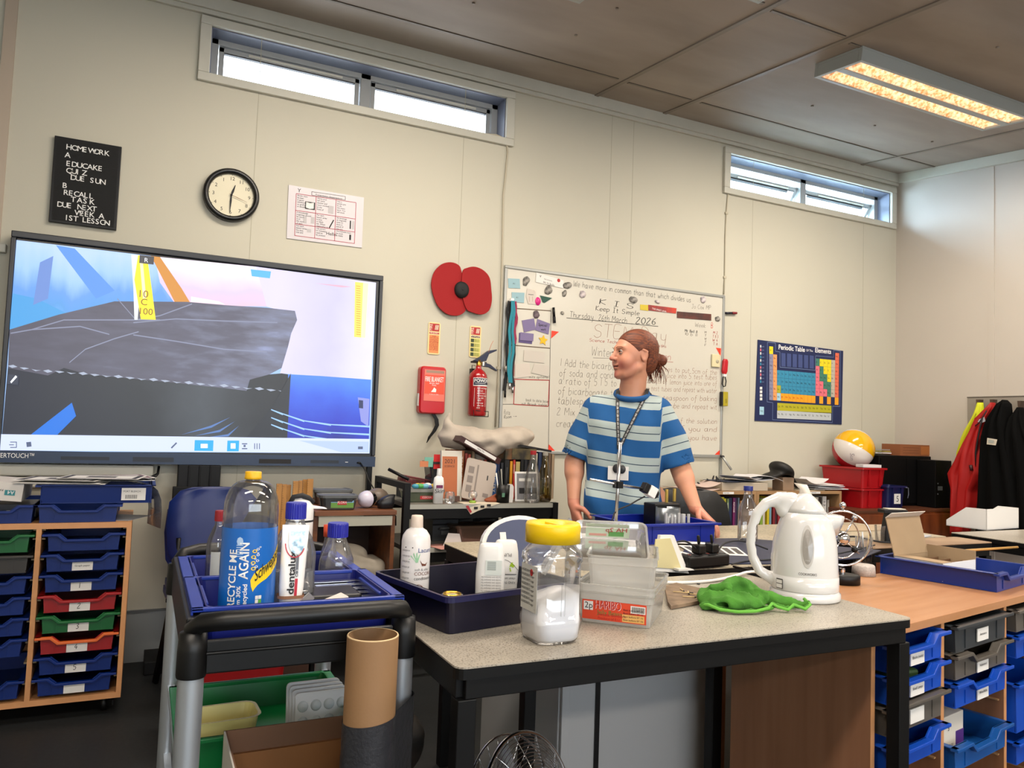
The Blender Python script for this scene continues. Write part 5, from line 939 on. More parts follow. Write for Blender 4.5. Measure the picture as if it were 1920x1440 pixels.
def cname(c):
 r,g,b=[int(c[i:i+2],16)for i in(1,3,5)];mx,mn=max(r,g,b),min(r,g,b)
 if mx<60:return 'black' if mx-mn<22 else('dark navy' if b==mx else 'very dark')
 if mx-mn<28:return 'white' if mn>170 else 'grey'
 if r==mx and g>.75*r:return 'yellow' if b<.6*g else 'cream'
 if r==mx and g>.5*r:return 'tan' if b>.3*r else 'orange'
 if r==mx:return 'red' if b<.5*r else 'plum'
 if g==mx:return 'green'
 return 'blue'
ORD='first second third fourth fifth sixth seventh eighth ninth tenth eleventh twelfth thirteenth fourteenth fifteenth sixteenth seventeenth eighteenth nineteenth twentieth twenty-first twenty-second twenty-third twenty-fourth twenty-fifth twenty-sixth twenty-seventh twenty-eighth twenty-ninth thirtieth thirty-first thirty-second'.split()
YB1=YS2+.22
rowb=[(858,12,845,'#a86034','TEACHER'),(870,6,850,'#9c3a2c',''),(876,6,852,'#b5442e',''),(883,6,840,'#8a7458',''),(890,6,868,'#d8cbb8','A'),(896,6,862,'#c23a30','PHYSICS'),(902,5,866,'#dccfc4',''),(907,5,862,'#b64838',''),(912,5,868,'#4c7a50',''),(917,5,866,'#bcb6a4',''),(922,10,865,'#2a5a9c','CHEMISTRY'),(931,6,868,'#17244a',''),(938,6,868,'#22252c',''),(945,10,862,'#16181c',''),(955,6,865,'#c88a1c',''),(961,5,862,'#b8322a','OXFORD'),(966,9,866,'#b5a468',''),(975,7,858,'#101318',''),(982,7,858,'#1a1d26',''),(989,7,860,'#12151c',''),(996,7,862,'#3c4230',''),(1003,4,850,'#c9c3b4',''),(1008,7,848,'#1a2c50',''),(1015,6,850,'#241f22',''),(1021,6,850,'#8c7a62',''),(1027,6,850,'#6a5442',''),(1033,6,852,'#a08a70','')]
for i,(px,pw,py,c_,t)in enumerate(rowb):
 a=ay(px,900,YB1);b=ay(px+pw,900,YB1);zt_=ay(px,py,YB1).z
 book(a.x,YB1,z1_+.001,(b.x-a.x)*.93,max(zt_-z1_,.1),.2,c_,'%s book, %s from the left of the row on the black shelving'%(cname(c_),ORD[i]),G1,0,(t,'#e8e0d0' if cname(c_)not in('white','cream')else '#9c2a20')if t else None)
T_=ay(900,835,YB1+.1)
m=M();m.box(-.13,.13,0,.2,0,.03,mat('binder_maroon','#3a1714',.4));m.box(-.10,.10,-.001,0,.006,.024,paper);m.text('HEALTH',ink,(0,-.0014,.011),.012,align='c');o=m.build('ring_binder',bevel=.002);o.location=(ay(893,846,YB1-.02).x,YB1-.06,ay(890,848,YB1).z);o.rotation_euler=(0,R_(27),0);tag(o,'maroon binder lying tilted on top of the left books','binder')
s=SDF(grid(-.3,.32,.009),grid(-.14,.14,.009),grid(-.12,.2,.009))
s.ell((.0,0,0),(.22,.12,.05),.03);s.ell((.16,0,.01),(.15,.11,.07),.06,rot=Matrix.Rotation(R_(-12),4,'Y'));s.ell((-.12,.02,.015),(.13,.09,.06),.06);s.ell((.04,-.06,-.035),(.13,.05,.05),.03,rot=Matrix.Rotation(R_(-30),4,'Y'));s.chain([(-.19,0,.05),(-.215,0,.10),(-.20,.0,.135)],[.04,.02,.008],.03)
X_,Y_,Z_=np.meshgrid(s.xs,s.ys,s.zs,indexing='ij');s.F+=(.006*abs(np.sin(X_*24+Z_*38+1.5*np.sin(Y_*22)))+.005*abs(np.sin(X_*14-Z_*50+1))-.005+.002*np.sin(X_*70-Z_*50)).astype(np.float32)
o=s.build('canvas_bag',mat('canvas','#b5aa9d',.9,var=.2,vscale=9,bump=1.0,bscale=9));q=ay(905,826,YB1+.08);o.location=(q.x+.01,YB1+.10,ay(905,826,YB1+.10).z);tag(o,'crumpled cream canvas bag lying on top of the books','bag')
m=M(Matrix.Rotation(R_(8),4,'Y'));m.box(0,.22,0,.2,0,.006,mat('magfile','#b5ada0',.6));m.box(0,.22,-.002,0,-.004,.008,ink);o=m.build('magazine');q=ay(968,833,YB1);o.location=(q.x,YB1,q.z-.005);tag(o,'grey magazine lying flat over the right-hand books','magazine')
for i,(px,py)in enumerate(((935,850),(950,852))):
 m=M();m.box(-.09 if i else-.02,.02 if not i else.06,0,.2,-.06,-.002,mat('box_colour%d'%i,('#2c2a1e','#2a2722')[i],.6,col2=('#8a5a30','#7a6a40')[i],vscale=12));o=m.build('small_box');q=ay(px+25,842,YB1);o.location=(q.x+.06*i-.02,YB1-.004,q.z+.004);tag(o,('patterned dark box lying over the middle books','second patterned box lying over the middle books')[i],'box')
yf=YS2+.07
q=ay(800,900,yf);m=M(Matrix.Rotation(R_(-8),4,'Z'));
def on(px,y=yf):return Vector((ay(px,940,y).x,y,z1_+.001))
b_=on(846,YS2+.17);m=M(Matrix.Rotation(R_(-6),4,'Z')@Matrix.Rotation(R_(-6),4,'X'));m.box(-.055,.055,0,.03,0,.255,mat('archbox_white','#cfc9bd',.6));m.box(-.05,.03,-.001,0,.01,.225,mat('archbox_orange','#b06238',.6));m.text('2021',mat('book_dark','#40261a',.6),(-.012,-.0015,.19),.03,align='c');m.text('SCIENCE',mat('book_dark','#40261a',.6),(-.012,-.0015,.17),.014,align='c');o=m.build('textbook',bevel=.002);o.location=b_;tag(o,'tall white and orange textbook standing at the left of the books','book')
root=thing('skin_lotion_bottle','white bottle with a purple panel reading Skin on the black shelving','bottle',on(821,YS2+.04));m=M();m.rloft([(0,.05,.028,.012),(.10,.053,.03,.013),(.125,.045,.028,.012),(.135,.022,.02,.009)],wht,smooth=True);m.box(-.017,.017,-.0162,-.0155,.075,.09,mat('label_purple','#6d2450',.5));m.text('Skin',ink,(0,-.0166,.052),.03,align='c');m.build('bottle_body',root);m=M();m.cyl(0,0,.135,.17,.012,wht,16,.010);m.build('cap',root)
tub(on(790,YS2+.16)+Vector((0,0,0)),.2,.14,.05,clear('tub_green','#c7d0c0',milky=.5,mcol='#7c8a70'),clear('tub_green_l','#c7d0c0',milky=.3),'clear tub with a red oval label at the left end of the shelf',lambda m:(m.box(-.03,.04,-.0665,-.066,.015,.035,mat('lab_red','#b01c22',.5)),m.text('COCOA',wht,(.005,-.067,.02),.013,align='c')))
rn=random.Random(5);cc=['#3f8fa8','#d9b23a','#4a9a50','#c2503a','#6fb0c8','#e0e0dc','#5a6aa8']
for i in range(10):
 m=M();c_=cc[i%7];mm=mat('candy_'+c_[1:],c_,.3);r_=rn.uniform(.012,.018);m.sphere((0,0,0),r_,mm,12,(1.3,1,.8));o=m.build('wrapped_ball');p=on(778+i*4.5,YS2+.12+.03*(i%2));o.location=p+Vector((0,0,.064+r_*.8));tag(o,'%s small wrapped ball on the green tub, %s from the left'%(cname(c_),ORD[i]),'ball','small coloured balls on the tub')
m=M(Matrix.Rotation(R_(10),4,'Y'));m.box(-.1,.1,0,.15,0,.045,clear('pinkbox','#d8a8a8',milky=.5,mcol='#8a4a50'));m.box(-.1,.1,0,.15,.045,.05,mat('maroon_lid','#7d3a40',.5));o=m.build('pink_tub',bevel=.004);o.location=on(792,YS2+.30)+Vector((0,0,.05));tag(o,'see-through pink tub with maroon lid behind the small balls','tub')
m=M();m.box(-.1,.1,0,.14,0,.048,caseg);o=m.build('grey_box');o.location=on(792,YS2+.30);tag(o,'dark box under the pink tub','box')
m=M();m.rloft([(0,.13,.12,.02),(.07,.15,.13,.02),(.07,.165,.14,.02),(.082,.165,.14,.02)],gt);o=m.build('grey_tub');o.location=on(822,YS2+.33)+Vector((0,0,.11));tag(o,'grey tub holding a red card behind the skin bottle','tub')
m=M();m.box(-.06,.07,-.05,.06,0,.108,caseg);o=m.build('grey_box');o.location=on(822,YS2+.33);tag(o,'dark box the grey tub stands on','box')
for j,(dx,c_,lab,hh_)in enumerate(((.0,'#d01c20','bright red card sticking up out of the grey tub',.075),(-.05,'#6fae9c','pale green card sticking up out of the grey tub',.05),(-.075,'#c87a50','small orange card at the left of the grey tub',.03))):m=M(Matrix.Rotation(R_(-8),4,'Z'));m.box(-.022,.022,0,.004,0,hh_,mat('card_%d'%j,c_,.6));o=m.build('coloured_card');o.location=on(818,YS2+.262-.004*j)+Vector((dx,0,.165+.02*(j==0)-.03*(j==0)));tag(o,lab,'card')
m=M();m.lathe([(0,0),(.024,0),(.026,.02),(.024,.05),(.02,.055)],clear('glass_s',milky=.1),20);o=m.build('glass_pot');o.location=on(843,YS2+.05);tag(o,'small glass pot right of the skin bottle','pot')
m=M();m.box(-.02,.035,-.008,.008,0,.03,mat('plaque_brown','#4a2f24',.5));o=m.build('brown_plaque',bevel=.002);o.location=on(849,YS2+.10);tag(o,'small brown block behind the glass pot','block')
P_=on(892,YS2+.12);root=thing('clear_folder','see-through plastic wallet of worksheets propped against the books','folder',P_,R_(-4));m=M(Matrix.Rotation(R_(-14),4,'X')@Matrix.Rotation(R_(12),4,'Y'));m.prism([(a_,b_+.11)for a_,b_ in rrect(.165,.215,.015)],mat('worksheet','#a89c92',.6),0,.004);m.build('wallet',root)
m=M(Matrix.Rotation(R_(-14),4,'X')@Matrix.Rotation(R_(12),4,'Y'))
for k in range(3):m.box(-.065,-.035,-.0012,-.0002,.14-.05*k,.175-.05*k,mat('ws_grey','#7c726c',.7))
m.box(-.02,-.012,-.0012,-.0002,.05,.19,mat('ws_grey','#7c726c',.7));m.box(.04,.046,-.0012,-.0002,.12,.145,ink);m.box(.03,.06,-.0012,-.0002,.03,.05,mat('ws_grey','#7c726c',.7));m.build('printing',root)
root=thing('snow_globe','little snow globe figure with red and green base in front of the wallet','snow globe',on(886,YS2+.04));m=M();m.lathe([(0,0),(.018,0),(.016,.012),(.01,.014)],mat('globe_green','#8fae3a',.4),16);m.build('base',root);m=M();m.sphere((0,0,.04),.024,clear('glass_s'),16);m.build('globe',root);m=M();m.sphere((.006,0,.02),.009,mat('fig_red','#a3303a',.4),10);m.sphere((0,0,.036),.011,mat('fig_cream','#c9b49c',.5),10);m.build('figure',root)
m=M();pts=[(-.07,0,0),(-.04,-.07,0),(-.035,-.085,-.02),(-.03,-.088,-.045),(.11,-.0,0)];P_=on(890,YS2+.05)
m.add([(-.08,.04,0),(.12,.04,0),(.12,-.047,.0),(-.08,-.047,.0),(-.042,-.0525,-.052),(.0,-.0525,-.034),(.11,-.052,-.001)],[(0,3,2,1),(3,4,5,6,2)],mat('leaflet','#cfc3ae',.7));m.add([(-.07,-.053,-.010),(-.045,-.0538,-.045),(-.035,-.0538,-.04),(-.055,-.053,-.008)],[(0,1,2,3)],mat('fig_red','#a3303a',.4))
for k in range(3):m.box(-.025+k*.035,-.005+k*.035,-.0545,-.0535,-.026+k*.006,-.015+k*.006,ink)
o=m.build('leaflet',solid=.0008);o.location=P_+Vector((0,0,.0008));tag(o,'printed leaflet folded over the front edge of the upper shelf','leaflet')
s=SDF(grid(-.06,.06,.005),grid(-.04,.04,.005),grid(-.01,.06,.005));s.ell((0,0,.01),(.05,.025,.012),.01);s.cap((-.03,0,.01),(.02,0,.04),.008,.006,.01);s.cap((0,0,.01),(.045,0,.02),.008,.006,.01)
o=s.build('orange_lace',mat('lace_orange','#8a4424',.6));o.location=on(924,YS2+.08);tag(o,'heap of orange-brown cord between the wallet and the black mug','cord')
root=thing('pen_mug','black mug full of pens with a white handle on the shelf','mug',on(942,YS2+.06));m=M();m.lathe([(0,0),(.034,0),(.036,.09),(.033,.09),(.031,.006),(0,.006)],blk,24);m.box(-.02,-.005,-.0365,-.034,.03,.05,mat('mug_print','#5c8a70',.5));m.build('mug_body',root);m=M();m.prism([(.030,.0),(.052,.0),(.056,.03),(.056,.08),(.048,.092),(.030,.092)],paper,-.012,.012);m.build('handle',root)
for k in range(4):m=M();m.tube([(-.02+.012*k,0,.01),(-.045+.016*k+(.02 if k==3 else 0),.0,.15+.01*k)],.0035,(paper,ink,mat('pen_grey','#888880',.4),ink)[k],6);o=m.build('pen');o.location=on(942,YS2+.06)+Vector((0,.005*k-.008,0));tag(o,('white pen in the black mug','black pen in the black mug, left one','grey pen in the black mug','black pen in the black mug, rightmost')[k],'pen','pens in the black mug')
root=thing('picture_frame','white framed certificate propped behind the clear bottle','picture frame',on(986,YS2+.10));m=M(Matrix.Rotation(R_(-6),4,'X'));m.box(-.062,.075,0,.008,0,.155,wht);m.build('frame',root,bevel=.002);m=M(Matrix.Rotation(R_(-6),4,'X'));m.box(-.052,.065,-.001,0,.01,.145,mat('print_grey','#7e7e82',.6));m.box(-.04,.03,-.0015,-.001,.105,.12,paper);m.box(-.04,.065,-.0015,-.001,.04,.07,ink);m.build('print',root)
def swingbottle(loc,mm,capm,label,h_=.26,r_=.042,fill=None):
 root=thing('glass_bottle',label,'bottle',loc);m=M();m.lathe([(0,.002),(r_*.85,0),(r_,.012),(r_,h_*.42),(r_*.95,h_*.5),(r_*.55,h_*.75),(r_*.33,h_*.9),(r_*.33,h_*.97)],mm,32);m.build('bottle_body',root)
 m=M();m.cyl(0,0,h_*.95,h_*1.03,r_*.38,capm,16);m.build('cap',root)
 if fill:m=M();m.lathe([(0,.004),(r_*.8,.004),(r_*.94,.014),(r_*.94,h_*.4),(0,h_*.4)]if fill[1]else[(0,.004),(r_*.9,.005),(r_*.93,.03),(0,.04)],fill[0],24);m.build('contents',root)
swingbottle(on(997,YS2+.05),clear('glass_clear',gloss=.1,milky=.05),mat('cap_red','#a8232a',.4),'clear plastic bottle with a red cap at the right end of the shelf')
swingbottle(on(1020,YS2+.08),clear('glass_amber','#d9cf9c',gloss=.12),mat('cap_pale','#a8a49a',.4),'pale yellow glass bottle with loops inside, rightmost on the shelf',.255,.038,(mat('gold_curls','#8f6f2e',.35,metal=.4,var=.5,vscale=60),False))
YK=3.85;zk=.85;kb=mat('bookcase_beech','#a5815a',.5,var=.12,vscale=6,stretch=(1,6,6))
def bookcase(x0,x1,label):
 root=thing('bookcase',label,'bookcase',(x0,YK,0),0,'low bookcases along the wall');w_=x1-x0;d=.3
 m=M();m.box(0,w_,0,d,zk-.02,zk,kb);m.box(0,.02,0,d,0,zk-.02,kb);m.box(w_-.02,w_,0,d,0,zk-.02,kb);m.box(.02,w_-.02,d-.01,d,.03,zk-.02,mat('bookcase_back','#5b3826',.6));m.box(.02,w_-.02,0,d,.02,.05,kb);m.build('carcass',root)
 m=M();m.box(.02,w_-.02,0,d-.01,.565,.585,kb);m.build('shelf',root);m=M();m.box(.02,w_-.02,.0,d-.01,.30,.32,kb);m.build('shelf',root)
 for k in(.22,.62):m=M();m.box(w_*k,w_*k+.09,-.0015,0,zk-.018,zk-.003,paper);m.text('FICTION',ink,(w_*k+.01,-.002,zk-.014),.01);m.build('label_strip',root)
 return root
xa=ay(1245,920,YK).x;xm=ay(1419,925,YK).x;xb_=ay(1578,930,YK).x
bookcase(xa,xm-.001,'left of two low beech bookcases behind the teacher desk');bookcase(xm+.001,xb_,'right of two low beech bookcases, behind the white kettle')
G2='books in the low bookcases'
rb=[(1319,7,.2,'#b9b4a8','',-14),(1326,7,.2,'#8a857c','',-14),(1333,7,.21,'#47434a','',-13),(1345,6,.225,'#8f9a28','',0),(1351,6,.225,'#b3a822','Biology',0),(1357,4.5,.215,'#d0c234','GCSE',0),(1362,4,.215,'#7a8f5e','GCSE',0),(1366,7,.22,'#1c2a48','',0),(1373,5,.22,'#6e1c58','REVISE',0),(1378,4,.22,'#3a2348','',0),(1382,4,.22,'#5a6878','',0),(1387,4,.20,'#b0703a','',0),(1424,6,.21,'#7fa03a','',0),(1430,5,.215,'#c9bfae','',0),(1437,5,.225,'#c8b41e','GCSE',0),(1442,5,.21,'#6f97a4','',0),(1448,5,.22,'#82242a','',0),(1453,4,.21,'#3c2a30','',0),(1457,5,.22,'#8e2430','',0),(1462,16,.215,'#5a1c30','',0),(1510,6,.22,'#1b2334','SCIENCE',0),(1516,8,.225,'#262c38','MATTER',0),(1527,7,.22,'#c3beb4','',0),(1534,7,.22,'#2c2420','',0),(1541,8,.225,'#c6c4c2','12',0),(1550,5,.2,'#9a958e','',0)]
for i,(px,pw,h_,c_,t,ln_)in enumerate(rb):
 a=ay(px,950,YK+.03);b=ay(px+pw,950,YK+.03)
 book(a.x,YK+.025+.004*(i%2),.5855,(b.x-a.x)*.92,h_,.2,c_,'%s book, %s from the left in the low bookcases%s'%(cname(c_),ORD[i],', leaning' if ln_ else ''),G2,ln_,(t,'#1a1a1e' if cname(c_)in('yellow','white','cream')else '#e8e4dc')if t else None)
pwh=mat('paper_white','#d6d4d6',.8);pgr=mat('paper_bluegrey','#aeb2bb',.7)
def flat(loc,w_,d_,rz,mm,label,name='paper_sheet',cat='paper',grp='papers heaped on the bookcases',th=.002,bend=0):
 m=M(Matrix.Rotation(R_(rz),4,'Z'));n=8;vs=[]
 for i in range(n+1):
  x=-w_/2+w_*i/n;z=bend*(abs(x)/(w_/2))**2
  vs+=[(x,-d_/2,z),(x,d_/2,z)]
 m.add(vs+[(a,b,c-th)for a,b,c in vs],[(2*i,2*i+2,2*i+3,2*i+1)for i in range(n)]+[(2*(n+1)+2*i,2*(n+1)+2*i+1,2*(n+1)+2*i+3,2*(n+1)+2*i+2)for i in range(n)]+[(2*i,2*(n+1)+2*i,2*(n+1)+2*i+2,2*i+2)for i in range(n)]+[(2*i+1,2*i+3,2*(n+1)+2*i+3,2*(n+1)+2*i+1)for i in range(n)]+[(0,1,2*(n+1)+1,2*(n+1)),(2*n,2*(n+1)+2*n,2*(n+1)+2*n+1,2*n+1)],mm)
 o=m.build(name);o.location=loc;return tag(o,label,cat,grp)
def kx(px,y):return ay(px,920,y).x
flat((kx(1300,3.9),3.93,zk+.012),.21,.3,15,mat('pinkish_paper','#cdb7ae',.8),'pinkish sheet hanging over the left bookcase next to the arm',bend=.008)
flat((kx(1322,3.9),3.97,zk+.028),.2,.28,-20,mat('pinkish_paper','#cdb7ae',.8),'upper pinkish sheet in the heap beside the arm',bend=.03,grp=None)
s=SDF(grid(-.1,.1,.006),grid(-.1,.1,.006),grid(-.01,.12,.006));rn=random.Random(3)
for i in range(11):a=Vector((rn.uniform(-.07,.07),rn.uniform(-.06,.06),rn.uniform(.005,.05)));s.cap(a,a+Vector((rn.uniform(-.04,.04),rn.uniform(-.03,.03),rn.uniform(0,.05))),.008,.006,.006)
o=s.build('tangled_cables',ink);o.location=(kx(1337,4.0),3.98,zk+.001);tag(o,'tangle of black cables between papers on the left bookcase','cables')
m=M(Matrix.Rotation(R_(-4),4,'Z'));m.box(-.18,.19,-.12,.12,0,.055,mat('boxlid_cream','#b8ab98',.6));o=m.build('box_lid',bevel=.003);o.location=(kx(1382,3.95),3.99,zk+.001);tag(o,'cream cardboard box lid under blue-white papers on the left bookcase','box')
for i,(px,w_,rz,mm,lab,bd)in enumerate(((1372,.3,12,mat('navy_folder','#1e2740',.5),'navy folder on the cream box lid',.0),(1402,.3,-10,pgr,'bluish sheet lying over the navy folder',.012),(1395,.28,25,pwh,'white sheet sticking up from the cream box lid heap',.022),(1425,.27,-25,pwh,'white sheet drooping at the right of the cream box lid',-.03))):flat((kx(px,3.95),3.97,zk+.062+.007*i+(.018 if bd<0 else 0)),w_,.21,rz,mm,lab,bend=bd)
m=M();m.box(-.05,.05,-.05,.05,0,.09,mat('pot_tan','#8e7660',.7));o=m.build('tan_box',bevel=.002);o.location=(kx(1470,3.92),3.93,zk+.001);tag(o,'tan box partly covered by the black cap','box')
s=SDF(grid(-.22,.22,.006),grid(-.13,.13,.006),grid(-.12,.16,.006));capm=mat('black_cap_cloth','#14120f',.6)
s.chain([(-.15,.02,-.015),(-.08,0,.0),(0,0,.02)],[.012,.02,.02],.03,sy=3);s.ell((.035,0,.045),(.085,.09,.045),.02,rot=Matrix.Rotation(R_(30),4,'Y'));s.cap((.09,0,.0),(.16,-.02,-.07),.022,.010,.02,sy=2.5);s.ell((.05,0,.0),(.06,.06,.04),.01,'s',rot=Matrix.Rotation(R_(30),4,'Y'))
o=s.build('soft_hat',capm);q=ay(1460,890,3.93);o.location=(q.x-.01,3.93,q.z-.01);tag(o,'floppy black cap on top of the right bookcase','cap')
for i,(px,w_,rz,mm,lab,bd)in enumerate(((1505,.26,5,mat('paper_warm2','#b9ad98',.8),'warm white booklet at the bottom of the right-hand heap',0),(1545,.3,-6,pwh,'white sheets at the right end of the right bookcase, bottom',0),(1540,.31,8,pgr,'bluish sheet in the middle of the right-hand heap',.004),(1535,.3,-14,pwh,'white sheet near the top of the right-hand heap',.006),(1513,.27,10,pwh,'white sheet curling up at the top of the right-hand heap',.035))):flat((kx(px,3.95),3.98,zk+.004+.011*i),w_,.22,rz,mm,lab,th=.006 if i<3 else.002,bend=bd)
P1=ay(1603,957,3.66);zc=P1.z;P2=Vector((XR-.03,3.66,zc))
teak=mat('teak_veneer','#7b3d1b',.45,col2='#5f2c12',vscale=3,stretch=(6,6,1));teak_t=mat('teak_top','#5a3320',.4)
cx0,cy0=P1.x,P1.y;cx1=min(P2.x,XR-.03);cy1=cy0+.45
cc_=thing('sideboard','low reddish teak cabinet in the corner under red and black boxes','cabinet',(cx0,cy0,0))
w_=cx1-cx0
m=M();m.box(-.005,w_,-.005,.46,zc-.02,zc,teak_t);m.box(0,w_-.005,0,.45,.02,zc-.02,teak);m.build('carcass',cc_,bevel=.002)
m=M();m.box(.02,w_/2-.003,-.012,0,.05,zc-.035,teak);m.build('door',cc_,bevel=.002);m=M();m.box(w_/2+.003,w_-.02,-.012,0,.05,zc-.035,teak);m.build('door',cc_,bevel=.002)
def crate(name,c,w_,d_,h_,rz,mm,label,cat,grp=None,z=0):
 root=thing(name,label,cat,(c[0],c[1],z),rz,grp)
 m=M();m.rloft([(0,w_-.04,d_-.04,.015),(h_,w_-.015,d_-.015,.015),(h_,w_-.021,d_-.021,.015),(.004,w_-.048,d_-.048,.015)],mm);m.build('crate_body',root)
 m=M();m.rloft([(h_-.012,w_-.015,d_-.015,.015),(h_-.012,w_+.01,d_+.01,.015),(h_,w_+.01,d_+.01,.015),(h_,w_-.015,d_-.015,.015)],mm,caps=(False,False));m.build('rim',root)
 for s_ in(-1,1):m=M();m.box(s_*w_*.22-.004,s_*w_*.22+.004,-d_/2-.002,-d_/2+.012,h_*.1,h_*.92,mm);m.build('rib',root)
 return root
yk_=3.74;K=ay(1617,950,yk_);KL=ay(1540,870,yk_+.25);KR=ay(1651,873,yk_+.03)
ang=R_(-14);wv=Vector((math.cos(ang),math.sin(ang)));
cw,cdp=.32,.43
crm=mat('crate_red','#a30d16',.4)
red_c=(K.x-.03,K.y+.16)
crate('red_crate',(K.x+.125,yk_+.19),.25,.38,.135,0,crm,'lower of two stacked red crates in the corner','crate','stacked red crates',z=zc+.001)
crate('red_crate',(K.x+.125,yk_+.19),.25,.38,.145,0,crm,'upper of two stacked red crates, with the beach ball on top','crate','stacked red crates',z=zc+.138)
bb=crate('blue_crate',(ay(1680,925,3.70).x+.01,3.77),.20,.15,.16,0,mat('crate_navy','#161c4c',.4),'navy crate with a card marked 5 beside the red crates','crate',z=zc+.001)
m=M();m.box(-.035,.03,-.076,-.073,.035,.105,paper);m.text('5',ink,(-.003,-.0765,.05),.06,align='c');m.build('label_card',bb)
m=M();m.tube([(.08,-.078,.15),(.105,-.08,.147),(.108,-.08,.10),(.1,-.079,.075)],.003,mat('handle_wire','#6f7484',.4),6);m.build('handle',bb)
blkcab=mat('matt_black','#020203',.6,spec=.2)
yq_=3.865;xq0,xq1=max(ay(1648,880,yq_).x,K.x+.265),5.42;ztop=ay(1690,855,yq_).z
root=thing('black_cabinet','tall black cupboard behind the navy crate with a brown box on top','cupboard',((xq0+xq1)/2,yq_,zc+.001));w_=(xq1-xq0)/2
m=M();m.box(-w_,w_,0,.3,0,ztop-zc,blkcab);m.build('carcass',root,bevel=.004);m=M();m.box(-w_*.96,-.003,-.008,0,.02,ztop-zc-.02,blkcab);m.build('door',root);m=M();m.box(.003,w_*.96,-.008,0,.02,ztop-zc-.02,blkcab);m.build('door',root)
y2=3.70;xr0,xr1=ay(1754,880,y2).x,5.42;zt2=ay(1770,864,y2).z
root=thing('black_monitor_box','shorter black equipment box with small ports beside the coats','equipment',(xr0,y2,zc+.001))
m=M();m.box(0,xr1-xr0,0,.15,0,zt2-zc,blkcab);m.build('case_body',root,bevel=.004);m=M();w_=xr1-xr0
for a,b in((.12,.50),(.12,.28),(.14,.395)):m.box(w_*a,w_*a+.01,-.002,0,(zt2-zc)*b,(zt2-zc)*b+.01,mat('port_grey','#5c6066',.4))
m.box(w_*.15,w_*.15+.05,-.002,0,(zt2-zc)*.37,(zt2-zc)*.37+.03,mat('port_grey','#5c6066',.4));m.build('ports',root)
a,b=ay(1688,850,3.90),ay(1746,838,3.90);m=M();m.box(0,b.x-a.x,0,.16,0,.085,mat('carton_orange','#8a5230',.7));m.box((b.x-a.x)*.66,b.x-a.x,-.001,0,.01,.075,mat('carton_orange2','#a8642e',.7))
for k in range(3):m.box(.03,(b.x-a.x)*.6,-.001,0,.02+.02*k,.022+.02*k,mat('carton_line','#5c3620',.7))
o=m.build('brown_box');o.location=(a.x,3.90,ztop+.002);tag(o,'flat brown cardboard box on the black cupboard','box')
a=ay(1666,850,3.9)
for i in range(4):
 m=M(Matrix.Rotation(R_((8,-12,4,14)[i]),4,'Z'));m.box(-.07,.07,-.06,.07,0,.007,(mat('folder_k','#3c3a38',.6),pwh,mat('folder_y','#a39a50',.7),mat('paper_g','#9a948c',.7))[i]);o=m.build('papers');o.location=(a.x+.01,4.0,ztop+.002+.012*i);tag(o,('dark folder at the bottom of the pile left of the brown box','white papers in the pile left of the brown box','yellowish folder in the pile left of the brown box','grey paper on top of the pile left of the brown box')[i],'papers')
rb_=.148;yb_=3.99;c0=ay(1600,838,yb_);c0.z=zc+.29+rb_*.80;ball=thing('beach_ball','inflatable beach ball with yellow and white panels on the red crates','ball',(c0.x,yb_,c0.z))
by,bw_,bt=mat('ball_yellow','#e3ac10',.15,coat=.6),mat('ball_white','#dcd5cf',.2,coat=.5),mat('ball_teal','#3f8496',.2)
m=M();n=16
dv_=(CAMPOS-Vector((c0.x,yb_,c0.z))).normalized();rt=Vector((CR.x,CR.y,0)).normalized();uz=Vector((0,0,1));pz=(rt*.86-uz*.42+dv_*.22).normalized();gx_=(dv_*.72+uz*.62);gx_=(gx_-pz*gx_.dot(pz)).normalized();gy_=pz.cross(gx_)
m.T=Matrix(((gx_.x,gy_.x,pz.x,0),(gx_.y,gy_.y,pz.y,0),(gx_.z,gy_.z,pz.z,0),(0,0,0,1)))
cs=[by,bw_,mat('ball_red','#b0202c',.2),bw_,bt,bw_]
for k in range(6):m.lathe([(rb_*math.sin(PI*i/n),-rb_*math.cos(PI*i/n))for i in range(n+1)],cs[k],10,a0=60*k-34,a1=60*k+26)
m.build('ball_skin',ball)
dv_=(CAMPOS-Vector((c0.x,yb_,c0.z))).normalized();rt=Vector((CR.x,CR.y,0)).normalized()
m=M()
def wb_(x,y):p=dv_*1.0+rt*(x/rb_-.12)+Vector((0,0,1))*(y/rb_-.62);p.normalize();return Vector((p.x*rb_*1.004,p.y*rb_*1.004,p.z*rb_*.985+0))
v,f=text_geo('Sun');m.add([wb_(-.008+q[1]*.05,.06-q[0]*.05)for q in v],f,mat('ball_ink','#8a8488',.5));m.build('lettering',ball)
m=M(Matrix.Rotation(R_(-8),4,'Z'));m.box(-.09,.07,-.04,.03,0,.02,pwh);o=m.build('white_papers');q=ay(1632,869,yk_+.07);o.location=(K.x+.15,yk_+.07,zc+.285);tag(o,'white papers lying on the right edge of the upper red crate','papers')
XK=XR-.001
a=at(1817,745,0,XK);b=at(1920,742,0,XK)
rack=thing('coat_rack','grey board of coat hooks on the right wall','coat rack',(XK,0,0));gb=mat('rack_board','#8f887e',.5)
m=M();m.box(-.02,0,2.3,a.y,a.z-.27,a.z,gb);m.box(-.024,-.018,2.3,a.y+.003,a.z-.005,a.z+.003,mat('rack_edge','#6b655c',.5));m.build('board',rack,bevel=.004)
hooks=[(1836,757),(1862,757),(1914,760)]
for px,py in hooks:q=at(px,py,0,XK-.05);m=M();m.prism([(q.y-.012,q.z+.03),(q.y+.012,q.z+.03),(q.y+.006,q.z-.03),(q.y-.006,q.z-.03)],mat('hook_brown','#4a3a30',.4),-.07,-.02,'yz');m.build('hook',rack)
